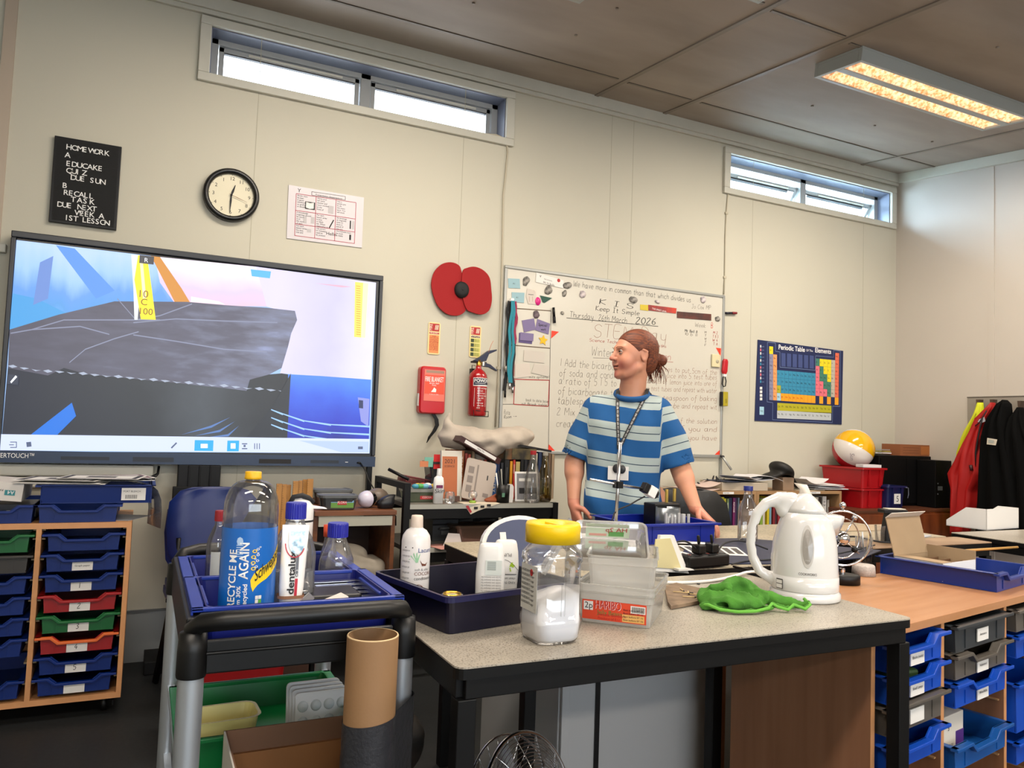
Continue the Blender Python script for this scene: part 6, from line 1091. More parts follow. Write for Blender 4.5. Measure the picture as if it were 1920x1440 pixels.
def coat(name,rows,X,th,mm,label,folds=3,ph=0,nseg=36,parts=()):
 root=thing(name,label,'coat',(0,0,0));rings=[]
 zs=[]
 for(py,xl,xr_)in rows:
  A,B=at(xl,py,0,X),at(xr_,py,0,X);zs.append((A,B))
 F=[]
 for i in range(len(zs)-1):
  for k in range(4):t=k/4;F.append((zs[i][0].lerp(zs[i+1][0],t),zs[i][1].lerp(zs[i+1][1],t)))
 F.append(zs[-1]);org=(F[0][0]+F[0][1])/2;org=Vector((XK,org.y,F[-1][0].z))
 n=len(F)
 for j,(A,B)in enumerate(F):
  c=(A+B)/2;hw=(A-B)/2;w0=(A.y-B.y)/2;t=j/(n-1);R=[]
  tk=th*(.45+.75*min(1,t*2.5));amp=min(.03,tk*.5)*min(1,t*3)
  for k in range(nseg):
   an=2*PI*k/nseg;cy,sx=math.cos(an),math.sin(an)
   dpt=tk*sx;
   if sx>0:dpt+=amp*math.sin(folds*PI*cy+ph+t*2.2)*sx+amp*.5*math.sin(folds*2.3*PI*cy+ph*2-t*3)*sx
   R.append(Vector((X-dpt if sx>0 else X-dpt*.2,c.y+w0*cy,c.z+hw.z*cy))-org)
  rings.append(R)
 root.location=org
 m=M();m.loft(rings,mm,smooth=True);m.build('coat_body',root)
 for nm_,fn_,mm_ in parts:m=M();fn_(m,org);m.build(nm_,root)
 return root
redc=mat('red_cloth','#a80c09',.6,bump=.1,bscale=30);hiv=mat('hi_vis','#cfd81a',.6,emit=0);bkc=mat('black_cloth','#020202',.9,spec=.15)
def gstrip(m,o):
 P=[at(*q,0,XK-.10)-o for q in((1798,848),(1806,820),(1812,823),(1803,852))];m.poly3(P,mat('reflect','#9fa39c',.4));P=[at(*q,0,XK-.10)-o for q in((1828,772),(1830,776),(1822,800),(1820,796))];m.poly3(P,ink)
coat('hi_vis_jacket',[(755,1833,1844),(775,1827,1846),(810,1812,1836),(850,1800,1822),(880,1795,1820),(940,1790,1825),(995,1790,1815)],XK-.06,.05,hiv,'yellow high-visibility jacket hanging leftmost on the coat rack',2,parts=(('reflective_strip',gstrip,None),))
def rdet(m,o):
 Z=lambda x,y,d=.235:at(x,y,0,XK-d)-o
 m.poly3([Z(1836,786),(Z(1846,782)),Z(1848,790),Z(1840,793),Z(1833,791)],mat('collar_grey','#a9a9b2',.6))
 m.tube([Z(1842,784),Z(1838,800),Z(1832,830),Z(1829,850),Z(1828,880)],.006,ink,6);m.tube([Z(1850,770),Z(1836,793),Z(1826,800)],.004,ink,6);m.tube([Z(1820,872,.25),Z(1822,882,.25)],.012,mat('badge_dk','#3c1414',.5),8);m.tube([Z(1843,886),Z(1839,895)],.005,paper,6)
coat('red_jacket',[(755,1861,1866),(765,1852,1869),(785,1832,1862),(810,1826,1851),(840,1810,1850),(865,1795,1854),(888,1782,1858),(905,1786,1848),(920,1790,1838),(945,1788,1836),(970,1790,1828),(1000,1796,1818)],XK-.15,.085,redc,'red jacket with grey collar lining hanging second on the coat rack',4,1.0,parts=(('zip_and_trim',rdet,None),))
def bdet(m,o):
 Z=lambda x,y,d=.155:at(x,y,0,XK-d)-o
 m.poly3([Z(1851,821,.34),Z(1870,824,.34),Z(1867,835,.34),Z(1850,833,.34)],mat('care_label','#c9c1b0',.7));m.poly3([Z(1853,824,.342),Z(1864,826,.342),Z(1863,831,.342),Z(1853,830,.342)],mat('reflect','#9fa39c',.4))
coat('black_coat',[(750,1884,1889),(758,1876,1897),(785,1862,1900),(820,1850,1905),(880,1842,1915),(950,1836,1925),(1010,1830,1930)],XK-.18,.10,bkc,'large black coat with a pale care label hanging beside the red jacket',3,.4,parts=(('care_label',bdet,None),))
coat('black_coat',[(764,1911,1919),(785,1903,1930),(830,1895,1950),(900,1890,1965),(1010,1885,1975)],XK-.14,.10,bkc,'black coat cut off by the right edge of the photo',3,2.0)
lam=speck('speckled_laminate','#ada69a','#776f64');lam2=speck('worn_laminate','#b7ab95','#8e826e',.4,120,'#7d8f86')
edge_m=mat('table_edge','#9a8a74',.4)
def table(x0,x1,y0,y1,z,top,label,grp=None,legs=True,rails=.036,inset=.02,lw=.032,rs=0):
 root=thing('school_table',label,'table',(x0,y0,0),0,grp);w_,d=x1-x0,y1-y0
 m=M();m.prism([(a+w_/2,b+d/2)for a,b in rrect(w_,d,.02)],top,z-.003,z,'xy');m.prism([(a+w_/2,b+d/2)for a,b in rrect(w_,d,.02)],blkm,z-.022,z-.003,'xy');m.build('tabletop',root)
 m=M();zt_=z-.0225
 m.box(inset,w_-inset,.006,.006+lw,zt_-rails,zt_,blkm);m.box(inset,w_-inset,d-.006-lw,d-.006,zt_-rails,zt_,blkm);m.box(.006,.006+lw,inset,d-inset,zt_-rails,zt_,blkm);m.box(w_-.006-lw-rs,w_-.006-rs,inset,d-inset,zt_-rails,zt_,blkm);m.build('frame',root,bevel=.002)
 for lx in(.006,w_-.006-lw-.004):
  for ly in(.006,d-.006-lw-.004):m=M();ox=rs if lx>.1 and ly>.1 else 0;m.box(lx-ox,lx+lw+.004-ox,ly,ly+lw+.004,0,zt_-rails,blkm);m.build('leg',root,bevel=.002)
 return root
ZT=.78
table(.516,1.70,1.255,1.855,ZT,lam,'speckled table with black frame in the foreground under the kettle and jar',rs=.09)
table(1.00,2.12,1.935,2.62,ZT,lam2,'desk with the sockets and stand, between the foreground table and the person','desks in the middle of the room')
table(2.16,3.36,2.31,2.84,ZT,lam2,'pale stained desk the glass bottle stands on, behind the kettle','desks in the middle of the room')
table(2.62,3.40,2.125,2.30,ZT,mat('worn_wood_top','#a58a6e',.45,col2='#8b7058',vscale=6),'brownish narrow desk behind the open cardboard box','desks in the middle of the room')
table(3.53,4.73,1.80,2.42,ZT,lam,'speckled table at the right edge with the white box on it','desks in the middle of the room')
q=az(1850,992,ZT);wbx=thing('white_box','white open-fronted box file on the far right table','box',(4.0,2.26,ZT+.001),0)
A,B,C_=az(1850,995,ZT),az(1915,990,ZT),az(1818,992,ZT);hz_=.105
m=M();w_=.32;pr=[(-.0,0),(.0,hz_),(.07,hz_),(.20,.03),(.20,0)]
T_=Matrix.Rotation(R_(6),4,'Z');m.T=T_
m.box(0,.004,-.001,.2,0,.001,wht);m.prism([(0,0),(w_,0),(w_,hz_),(0,hz_)],wht,0,.004);m.box(0,w_,0,.2,0,.004,wht)
m.prism([(0,0),(0,hz_),(.10,hz_),(.2,.03),(.2,0)],wht,0,.004,'yz');m.prism([(0,0),(0,hz_),(.10,hz_),(.2,.03),(.2,0)],wht,w_-.004,w_,'yz');m.build('box_body',wbx);wbx.location=(A.x,A.y,ZT+.001)
c1=ay(1050,1350,1.93);gx=c1.x;gy2=at(895,1350,0,gx).y;gx2=ay(1337,1350,1.93).x
gc=thing('grey_cupboard','grey metal cupboard standing under the desks','cupboard',(gx,1.93,0));gm1=mat('locker_grey','#a4a5a6',.35,var=.03,vscale=3)
m=M();m.box(0,gx2-gx,.012,.55,.02,.70,gm1);m.build('carcass',gc,bevel=.003);m=M();m.box(.004,gx2-gx-.004,0,.011,.03,.69,gm1);m.box(.004,.03,-.003,0,.03,.69,gm1);m.build('door',gc,bevel=.002)
xs_=ay(1122,1350,1.92).x-gx;zz_=ay(1122,1265,1.92).z;m=M();m.prism([(xs_-.007,0.04),(xs_+.007,.04),(xs_+.007,zz_),(xs_+.004,zz_+.004),(xs_-.004,zz_+.004),(xs_-.007,zz_)],blk,-.006,-.001);m.build('handle_slot',gc)
m=M();m.box(gx2+.004,gx2+.022,1.90,2.45,.01,.70,pine);tag(m.build('wooden_board'),'narrow wooden panel edge right of the grey cupboard','panel')
dk_b=mat('tray_royal','#0a2088',.35)
tq=az(1342,1013,ZT);tr=tray(dk_b,(tq.x-.225,tq.y-.0+.33,ZT+.0035),0,'royal blue tray on the desk with the person\'s hand on its rim',h=.078,dip=False,W_=.41,d=.33);TA,TB=az(1352,980,ZT+.079),az(1107,962,ZT+.079);tr.location=(TA.x-.205,TA.y,ZT+.001);tq=Vector((TA.x,TA.y,0))
pot=mat('pot_metal','#7c8288',.3,metal=.8)
q=az(1275,985,ZT+.02);root=thing('metal_pot','grey metal pot standing in the royal blue tray','pot',(tq.x-.14,tq.y+.16,ZT+.009));m=M();m.lathe([(0,0),(.05,0),(.05,.115),(.047,.115),(.047,.005),(0,.005)],pot,28);m.build('pot_body',root)
for i,px in enumerate((1249,1254,1260,1267,1273,1282,1291)):
 m=M();h_=(.105,.09,.1,.09,.105,.10,.10)[i];m.cyl(0,0,0,h_,.006 if i!=5 else.010,mat('rod_pale','#bdbdbd',.35,metal=.3),12);o=m.build('metal_rod');q=ay(px,970,tq.y+.05);o.location=(q.x,tq.y+.05+.004*(i%2),ZT+.009);tag(o,'%s pale rod from the left standing in the royal blue tray'%ORD[i],'rod','rods in the blue tray')
m=M();m.box(-.075,.055,-.04,.04,0,.125,blk);o=m.build('black_box',bevel=.004);q=ay(1250,950,tq.y+.22);o.location=(q.x,tq.y+.24,ZT+.009);tag(o,'black box standing at the back of the royal blue tray','box')
for i,px in enumerate((1250,1277)):m=M();m.cyl(0,0,0,.055,.007,mat('brass_g','#b59a4a',.35,metal=.6),10);o=m.build('brass_post');q=ay(px,930,tq.y+.24);o.location=(q.x,tq.y+.24 if i==0 else tq.y+.285,ZT+.1355 if i==0 else ZT+.135);tag(o,('left','right')[i]+' little brass post on top of the black box','post','brass posts');
YR=2.34;b0=ay(1153,1000,YR);tp=ay(1163,830,YR)
rs=thing('clamp_stand','silver clamp stand with boss on the desk in front of the person','clamp stand',(b0.x,YR,ZT+.001));hs=tp.z-ZT-.001
lx=tp.x-b0.x
m=M();m.box(-.11,.11,-.07,.07,0,.012,gl);m.build('base',rs,bevel=.002);m=M();m.tube([(0,0,.012),(lx,0,hs)],.0062,steel,12);m.build('rod',rs)
za=ay(1160,909,YR).z-ZT;A_=ay(1103,899,YR)-Vector((b0.x,YR,ZT));B_=ay(1206,917,YR)-Vector((b0.x,YR,ZT))
m=M();m.tube([A_+Vector((0,-.012,0)),B_+Vector((0,-.012,0))],.0045,steel,10);m.build('clamp_arm',rs)
m=M();xx=lx*.6;m.box(xx-.018,xx+.006,-.025,.008,za-.012,za+.012,blk);m.cyl(xx-.02,-.012,za-.01,za+.012,.008,blk,12);m.build('boss',rs,bevel=.003)
cq=ay(1215,920,YR);cm=thing('web_camera','black and white web camera clamped on the stand arm','camera',(cq.x,YR-.012,cq.z));Tc=Matrix.Rotation(R_(28),4,'Y');m=M(Tc)
m.box(-.036,-.012,-.014,.016,-.018,.018,blk);m.box(-.012,.022,-.017,.017,-.02,.02,wht);m.T=Tc@Matrix.Rotation(R_(90),4,'Y');m.lathe([(0,.024),(.012,.024),(.016,.034),(.016,.022)],blk,20);m.build('camera_body',cm,bevel=.003)
m=M();m.tube([cq+Vector((-.02,-.01,-.02)),ay(1195,938,YR),ay(1180,947,YR),ay(1160,955,YR),ay(1152,962,YR),ay(1148,975,YR-.05)],.0028,ink,8);tag(m.build('camera_cable'),'black cable from the web camera down to the stand foot','cable')
n1=mat('mat_navy','#1d2340',.5)
m=M();P=[az(*q,ZT+.001)for q in((1262,1058),(1300,1012),(1395,1010),(1620,1050),(1500,1072),(1420,1066))];m.prism([(p.x,p.y)for p in P[:3]]+[(2.6,2.06),(2.36,1.945),(1.95,1.93)],n1,ZT+.001,ZT+.0042,'xy');tag(m.build('cutting_mat'),'navy board lying across the desks under the prints','mat')
for i,(pts,lab)in enumerate((([(1272,1022),(1382,1026),(1403,1042),(1300,1038)],'strip of black and white prints on the navy board'),([(1240,1024),(1300,1040),(1290,1052),(1225,1036)],'white printed sheet at the left of the navy board'),([(1270,1013),(1322,1017),(1322,1020),(1262,1018)],'thin white sheet at the foot of the royal blue tray'))):
 z_=ZT+.0055+.0016*i;P=[az(*q,z_)for q in pts];m=M();m.prism([(p.x,p.y)for p in P],paper,z_-.001,z_,'xy')
 if i<2:
  for u in np.arange(.05,.92,.16):
   Q=[P[0].lerp(P[1],u).lerp(P[3].lerp(P[2],u),v)for u,v in((u,.15),(u+.11,.15),(u+.11,.85),(u,.85))];m.add([(q.x,q.y,z_+.0004)for q in Q],[(0,1,2,3)],mat('print_dark','#4a4848',.6))
 tag(m.build('printed_sheet'),lab,'paper')
A_,B_=az(1297,1077,ZT),az(1372,1072,ZT)
ps=thing('power_strip','black four-socket extension block with two plugs behind the cutting board','extension block',(A_.x-.0,1.90,ZT+.004));Lp=.30
ps.location=(ay(1292,1060,1.915).x,1.915,ZT+.0045);ps.rotation_euler=(0,0,R_(6));Lp=(ay(1377,1060,1.915).x-ay(1292,1060,1.915).x)
m=M();m.box(0,Lp,0,.055,0,.038,blk);m.build('housing',ps,bevel=.006)
for k in range(4):m=M();x=Lp*(.18+.22*k);m.box(x-.018,x+.018,.008,.046,.0385,.0395,mat('socket_face','#26282b',.5));m.box(x-.01,x-.005,.02,.03,.0395,.0405,mat('switch_red','#8a2a22',.4));m.build('socket',ps)
for k,x in enumerate((Lp*.38,Lp*.70)):m=M();m.box(x-.016,x+.016,.01,.046,.041,.07,blk);m.tube([(x,.028,.07),(x-.004,.028,.10)],.005,blk,8);o=m.build('mains_plug',bevel=.005);tag(o,('left','right')[k]+' black plug standing in the extension block','plug','plugs in the extension block');o.location=ps.location;o.rotation_euler=ps.rotation_euler
def cable(pts,r,mm,name,label):
 P=[Vector(p)for p in pts];Q=[]
 for i in range(len(P)-1):
  p0,p1,p2,p3=P[max(i-1,0)],P[i],P[i+1],P[min(i+2,len(P)-1)]
  for k in range(6):s_=k/6;Q.append(.5*((2*p1)+(-p0+p2)*s_+(2*p0-5*p1+4*p2-p3)*s_*s_+(-p0+3*p1-3*p2+p3)*s_**3))
 Q.append(P[-1]);m=M();m.tube(Q,r,mm,8);return tag(m.build(name),label,'cable')
yy=1.945
cable([ay(1312,1045,yy),ay(1306,1030,yy),ay(1290,1017,yy),ay(1275,1015,yy),ay(1250,1024,yy),ay(1225,1038,yy)],.003,ink,'mains_cable','black cable arching left from the left plug')
cable([ay(1343,1045,yy+.01),ay(1347,1032,yy+.02),ay(1360,1018,yy+.08),ay(1385,1014,yy+.12),ay(1410,1019,yy+.15),ay(1440,1030,yy+.12)],.003,ink,'mains_cable','black cable arching right from the right plug')
cable([az(1372,1058,ZT+.006),az(1400,1052,ZT+.007),az(1432,1050,ZT+.007),az(1560,1040,ZT+.02),az(1640,1022,ZT+.008)],.003,ink,'mains_cable','black cable running right from the extension block behind the kettle')
cable([az(1375,1062,ZT+.006),az(1410,1070,ZT+.006),az(1450,1080,ZT+.005),az(1480,1083,ZT+.005)],.0035,mat('cable_brown','#1a1210',.4),'mains_cable','dark cable running from the extension block under the kettle')
cable([az(1245,1092,ZT+.005),az(1290,1092,ZT+.005),az(1340,1088,ZT+.005),az(1380,1079,ZT+.006),az(1400,1073,ZT+.01),az(1420,1073,ZT+.012),az(1440,1082,ZT+.01),az(1462,1092,ZT+.008)],.0042,wht,'kettle_cord','white kettle cord curving over the table from the clear boxes')
sc2=ay(1262,1040,1.93);sl=thing('tablet_stand','cream-backed white display leaning behind the clear boxes','display',(sc2.x,1.96,ZT+.0045),0)
p=[ay(*q,1.94)for q in((1235,1003),(1260,1003),(1288,1074),(1225,1070))];m=M();off=Vector(sl.location)
m.prism([(q.x-off.x,q.z-off.z)for q in p],wht,-.03,-.015);m.prism([(q.x-off.x-.006,q.z-off.z)for q in(ay(1228,1010,1.94),ay(1255,1008,1.94),ay(1276,1066,1.94),ay(1222,1062,1.94))],mat('cream_screen','#d3c99a',.4),-.033,-.029);m.build('screen',sl);m=M();m.prism([(.0,.0),(.06,.0),(.055,.004),(0,.006)],wht,-.06,.0);m.build('foot',sl)
gb_=az(1422,1016,ZT);r_=abs(ay(1438,980,gb_.y).x-ay(1386,980,gb_.y).x)/2*.92;hb=ay(1400,912,gb_.y).z-ZT
gb_=ay(1412,1000,gb_.y);root=thing('glass_bottle','empty clear glass bottle with a blue cap left of the kettle','bottle',(ay(1402,980,gb_.y).x,gb_.y,ZT+.001));glc=clear('glass_clear',gloss=.1,milky=.05)
r_=(ay(1415,980,gb_.y).x-ay(1387,980,gb_.y).x)/2
m=M();m.lathe([(0,.004),(r_*.8,.0),(r_,.012),(r_,hb*.55),(r_*.9,hb*.64),(r_*.48,hb*.78),(r_*.4,hb*.92),(r_*.45,hb*.93),(r_*.4,hb*.96)],glc,32);m.build('bottle_body',root);m=M();m.cyl(0,0,hb*.92,hb,r_*.47,mat('cap_navy','#23307c',.4),20);m.build('cap',root)
m=M();m.lathe([(r_*1.01,hb*.15),(r_*1.01,hb*.42)],mat('glass_label','#9c9a90',.6),20,a0=-30,a1=20);m.build('label_sticker',root)
q=az(1668,1018,ZT);root=thing('heavy_stapler','black stand-up stapler with orange stripes left of the open box','stapler',(q.x,q.y,ZT+.001),R_(-20));m=M();m.prism([(-.03,0),(.03,0),(.05,.12),(-.015,.13),(-.03,.05)],blk,-.02,.02);m.build('stapler_body',root,bevel=.004)
m=M();m.box(-.04,.065,-.025,.025,.125,.14,blk);m.box(-.02,.06,-.02,.02,.14,.144,mat('stap_cream','#c9bfae',.5));m.build('head',root,bevel=.003);m=M();m.box(.004,.012,-.0225,-.0205,.07,.105,mat('stripe_orange','#e0641c',.4));m.box(.016,.024,-.0225,-.0205,.07,.105,mat('stripe_orange','#e0641c',.4));m.box(0,.022,-.0225,-.0205,.04,.065,paper);m.build('stripes',root)
for i,(px,py,lab)in enumerate(((1652,1012,'small clear acrylic cup just left of the stapler'),)):q=az(px,py+5,ZT);m=M();m.lathe([(0,0),(.022,0),(.027,.07)],clear('glass_s',milky=.1),20);o=m.build('clear_cup');o.location=(q.x,q.y,ZT+.001);tag(o,lab,'cup')
for i,(px,py,w_,d_,rz,mm,lab)in enumerate(((1600,990,.5,.25,-5,mat('paper_tan','#a8957c',.7),'tan flat paper heap behind the wheel toy'),(1700,1008,.18,.14,20,pgr,'greyish paper under the stapler'))):q=az(px,py,ZT+.003);flat((q.x+.1,max(q.y,2.36)+.06*i*0,ZT+.004),w_,d_*.8,rz,mm,lab,grp=None,th=.003)
m=M();A_=az(1812,1035,ZT+.006);B_=az(1908,1026,ZT+.006);A_.y=max(A_.y,1.96);B_.y=max(B_.y,1.96);m.tube([A_,B_],.005,mat('bamboo','#b58a48',.5),8);tag(m.build('wooden_stick'),'yellowish wooden stick lying on the brown desk behind the open box','stick')
cable([az(1560,1012,ZT+.006),az(1600,1006,ZT+.01),az(1650,1016,ZT+.008),az(1700,1018,ZT+.008)],.004,ink,'mains_cable','black cable across the desk behind the wheel toy')
nt_=thing('storage_tray','deep dark navy tray holding shampoo bottles on the table','tray',(0,0,0));C0=az(843,1178,ZT)
def P2(u,v):return(C0.x+u*math.cos(tn)-v*math.sin(tn),C0.y+u*math.sin(tn)+v*math.cos(tn))
tn=R_(12);wN,dN,hN=.345,.305,.078
nt_.location=(.570,1.448,ZT+.001);nt_.rotation_euler=(0,0,tn)
m=M(Matrix.Translation((wN/2,dN/2,0)));m.rloft([(0,wN-.02,dN-.02,.015),(hN,wN,dN,.015),(hN,wN-.006,dN-.006,.014),(.004,wN-.028,dN-.028,.014)],navy_t);m.build('tray_body',nt_)
m=M(Matrix.Translation((wN/2,dN/2,0)));m.rloft([(hN-.012,wN,dN,.015),(hN-.012,wN+.014,dN+.014,.018),(hN,wN+.014,dN+.014,.018),(hN,wN-.006,dN-.006,.014)],mat('navy_rim','#1a1a44',.35),caps=(False,False));m.build('rim',nt_)
zi=ZT+.006
jq=(az(985,1192,ZT)+az(1078,1200,ZT))/2;a_=R_(-24)
jar=thing('sweet_jar','large clear plastic jar with yellow lid, a third full of white powder','jar',(.762,1.372,ZT+.001),R_(0));JW=(ay(1080,1120,1.36).x-ay(969,1120,1.36).x)*.80
jc=clear('jar_plastic',gloss=.09,milky=.06);Hj=.234
m=M();S=[(0,JW*.84,JW*.84,.03),(.006,JW*.92,JW*.92,.032),(.035,JW,JW,.03),(.048,JW,JW,.03),(.052,JW*.94,JW*.94,.028),(Hj*.66,JW*.94,JW*.94,.028),(Hj*.68,JW,JW,.03),(Hj*.74,JW,JW,.035),(Hj*.80,JW*.86,JW*.86,.042),(Hj*.82,JW*.84,JW*.84,.045)]
m.rloft(S,jc,caps=(True,False),smooth=True,n=6);
for s_ in(-1,1):m.box(s_*.004-.0008,s_*.004+.0008,-JW*.475,-JW*.47,.055,Hj*.62,jc)
m.build('jar_body',jar);pw=mat('powder_white','#f2f3f8',.9);m=M()
def ptop(x,y):return.085+x*.22+y*.05
w_=JW*.935;R0=rrect(w_*.985,w_*.985,.026,6);m.loft([[(x*.88,y*.88,.004)for x,y in R0],[(x*.97,y*.97,.010)for x,y in R0],[(x*1.0,y*1.0,.04)for x,y in R0],[(x*.97,y*.97,ptop(x,y))for x,y in R0],[(x*.5,y*.5,ptop(x,y)+.004)for x,y in R0],[(x*.01,y*.01,ptop(0,0)+.006)for x,y in R0]],pw);m.build('powder',jar)
yl=mat('lid_yellow','#eec60a',.35);m=M();rl_=JW*.52
m.lathe([(0,Hj*1.0-.008),(rl_*.55,Hj-.008),(rl_*.6,Hj-.002),(rl_*.96,Hj-.001),(rl_,Hj-.006),(rl_,Hj*.83),(rl_*.9,Hj*.83)],yl,48);m.sphere((0,0,Hj-.009),.014,yl,14,(1,1,.3));m.box(-.004,.004,-rl_*.5,rl_*.5,Hj-.009,Hj-.003,yl);m.build('lid',jar)
m=M();m.box(-JW*.478,-JW*.472,-JW*.33,JW*.3,.06,Hj*.64,mat('jar_label','#b9b9b4',.5));
for k in range(9):m.box(-JW*.482,-JW*.478,-JW*.3,-JW*.3+.006,.066+.0,.066+.0,ink)
for k in range(8):m.text('INGREDIENTS sugar',ink,(-JW*.483,JW*.28,.072+.009*k),.007,(0,-1,0),width=JW*.5)
m.sphere((-JW*.475,-JW*.1,Hj*.58),.008,sred,10,(.1,1,1));m.build('label_sticker',jar)
bc=clear('sweetbox','#f4f4f2',gloss=.06,milky=.42,mcol='#ecebe8',rough=.14)
def sweetbox(loc,rz,w_,d_,h_,label,tilt=0,lidded=False,sticker=None,inv=False):
 root=thing('sweet_box',label,'plastic box',loc,R_(rz),'see-through sweet boxes');
 if tilt:root.rotation_euler=(R_(tilt[0]),R_(tilt[1]),R_(rz))
 m=M();m.rloft([(0,w_*.90,d_*.88,.012),(h_-.02,w_*.965,d_*.96,.014),(h_-.018,w_,d_,.016),(h_,w_,d_,.016)],bc,caps=(True,lidded));m.build('box_body',root)
 m=M();m.rloft([(h_-.003,w_+.006,d_+.006,.018),(h_+.001,w_+.006,d_+.006,.018),(h_+.001,w_-.004,d_-.004,.015),(h_-.003,w_-.004,d_-.004,.015)],bc,caps=(False,False));m.build('rim',root)
 if sticker:m=M();sticker(m,w_,d_,h_);m.build('label_sticker',root)
 return root
hr=mat('haribo_orange','#cf4326',.4);hg=mat('hari_gold','#d8a860',.4)
def hari(m,w_,d_,h_):
 y=-d_*.475-.0005;x0_,x1_=-w_*.42,w_*.42;z0_,z1_=.014,h_*.80;T0=m.T;m.T=Matrix.Translation((0,-.0025,0))@Matrix.Rotation(R_(2.5),4,'X')
 m.box(x0_,x1_,y-.0012,y-.0005,z0_,z1_,hr);m.box(x0_+.003,x0_+.024,y-.0016,y-.0012,z1_-.022,z1_-.003,paper);m.text('2p',ink,(x0_+.005,y-.002,z1_-.018),.019)
 m.text('HARIBO',sred,(x0_+.028,y-.0018,z1_-.017),.026,width=.058);m.text('HARIBO',wht,(x0_+.0287,y-.0015,z1_-.0176),.026,width=.058);m.text('Jelly Beans',mat('hari_green','#3f7a3a',.5),(x0_+.034,y-.0016,z1_-.029),.013);m.box(x1_-.034,x1_-.002,y-.0016,y-.0012,z1_-.020,z1_-.004,paper)
 for k in range(12):m.box(x1_-.031+k*.0023,x1_-.0298+k*.0023,y-.002,y-.0016,z1_-.018,z1_-.006,ink)
 m.box(x1_-.052,x1_-.004,y-.0016,y-.0012,z0_+.002,z1_-.024,hg)
 for k in range(4):m.text('Best before 07 16',ink,(x1_-.05,y-.002,z0_+.005+.007*k),.0055,width=.043)
 m.text('Sweets. Bonbons.',sred,(x0_+.035,y-.0018,z0_+.010),.009);m.text('Produce of E.U.',sred,(x0_+.035,y-.0018,z0_+.002),.008);m.T=T0
Bq=az(1220,1182,ZT);Bl=az(1085,1165,ZT)
e=Vector((Bl.x-Bq.x,Bl.y-Bq.y));wB=.168;rzB=-45;uB=Vector((math.cos(R_(rzB)),math.sin(R_(rzB))));vB=Vector((-uB.y,uB.x));dB=.22
cB=Vector((Bq.x,Bq.y))-uB*wB/2*.95+vB*dB/2*.95
sweetbox((cB.x,cB.y,ZT+.001),rzB,wB,dB,.070,'lower see-through sweet box with the orange 2p label, front of the stack',sticker=hari)
sweetbox((cB.x,cB.y,ZT+.016),rzB,wB+.004,dB+.004,.070,'see-through box nested in the labelled sweet box')
b3=cB-uB*.005+vB*.012;sweetbox((b3.x,b3.y,ZT+.058),rzB+9,wB*.92,dB*.88,.088,'upright milky sweet box on top of the nested pair')
def lbl2(m,w_,d_,h_):m.box(-w_*.35,w_*.28,d_*.44,d_*.445,.005,h_*.72,mat('label_pale','#c5d3bc',.6));m.box(-w_*.02,w_*.2,d_*.435,d_*.44,.01,h_*.5,mat('label_green','#5c9a50',.6));m.box(-w_*.3,-w_*.05,d_*.435,d_*.44,.01,h_*.35,mat('label_pinkish','#d29a8c',.6));m.text('HA 2p',sred,(w_*.25,d_*.43,h_*.5),.02,(-1,0,0))
sweetbox((b3.x-.005,b3.y+.05,ZT+.128),-30,wB*1.0,.12,.05,'topmost see-through box with a pale green label, leaning on the others',tilt=(38,0),sticker=lbl2)
lr_=thing('loose_cover','see-through lid leaning between the jar and the boxes','lid',(b3.x-.155,b3.y+.095,ZT+.09),R_(-28));m=M(Matrix.Rotation(R_(-62),4,'Y'));m.box(0,.13,-.06,.06,0,.0016,bc);m.rloft([(0,.132,.122,.01,.065,0),(.01,.134,.124,.01,.065,0)],bc,caps=(False,False));m.build('lid_plate',lr_)
m=M();P=[az(*q,ZT+.01)for q in((1258,1136),(1350,1119),(1338,1108),(1268,1092),(1246,1098),(1252,1128))];m.prism([(p.x,p.y)for p in(P[0],P[1],P[2],P[3],P[4],P[5])],mat('cork_board','#85705a',.8,col2='#6b5846',vscale=30),ZT+.001,ZT+.010,'xy');tag(m.build('heat_mat',bevel=.001),'brown scorched board with burnt matches left of the green cloth','board')
for i,(a,b)in enumerate((((1275,1103),(1283,1109)),((1262,1109),(1300,1112)),((1290,1108),(1292,1114)),((1292,1113),(1328,1117)),((1280,1118),(1308,1120)),((1305,1122),(1312,1120)))):
 A_,B_=az(*a,ZT+.0125),az(*b,ZT+.0125);m=M();m.tube([(0,0,0),(B_-A_)*.8],.0013,mat('match_wood','#d9bf8a',.6),6);m.tube([(B_-A_)*.8,B_-A_],.0018,ink,6);o=m.build('matchstick');o.location=A_;tag(o,'%s burnt matchstick on the brown board'%('topmost short','long leftmost','upright little','longest right-hand','lowest','tiny black-tipped rightmost')[i],'match','burnt matches')
for i,(px,py)in enumerate(((1342,1100),(1350,1105),(1362,1103),(1310,1096),(1333,1106))):q=az(px,py,ZT);m=M();m.box(-.004,.003,-.003,.003,.0003,.0025,ink);o=m.build('burnt_crumb');o.location=(q.x,q.y,ZT+.0005);tag(o,'black burnt crumb on the table between the brown board and the green cloth','crumb','burnt crumbs')
s=SDF(grid(-.2,.2,.0035),grid(-.13,.13,.0035),grid(-.006,.10,.0035));gcl=mat('green_cloth','#47842a',.95,var=.3,vscale=25,bump=.3,bscale=150)
s.ell((-.03,.01,.018),(.095,.075,.034),.01);s.ell((-.015,.02,.035),(.05,.045,.03),.02)
s.chain([(-.12,-.03,.006),(-.10,-.01,.026),(-.06,.02,.045),(-.01,.035,.058),(.03,.03,.055),(.055,.0,.03),(.06,-.03,.010)],[.009,.012,.014,.015,.014,.011,.008],.014)
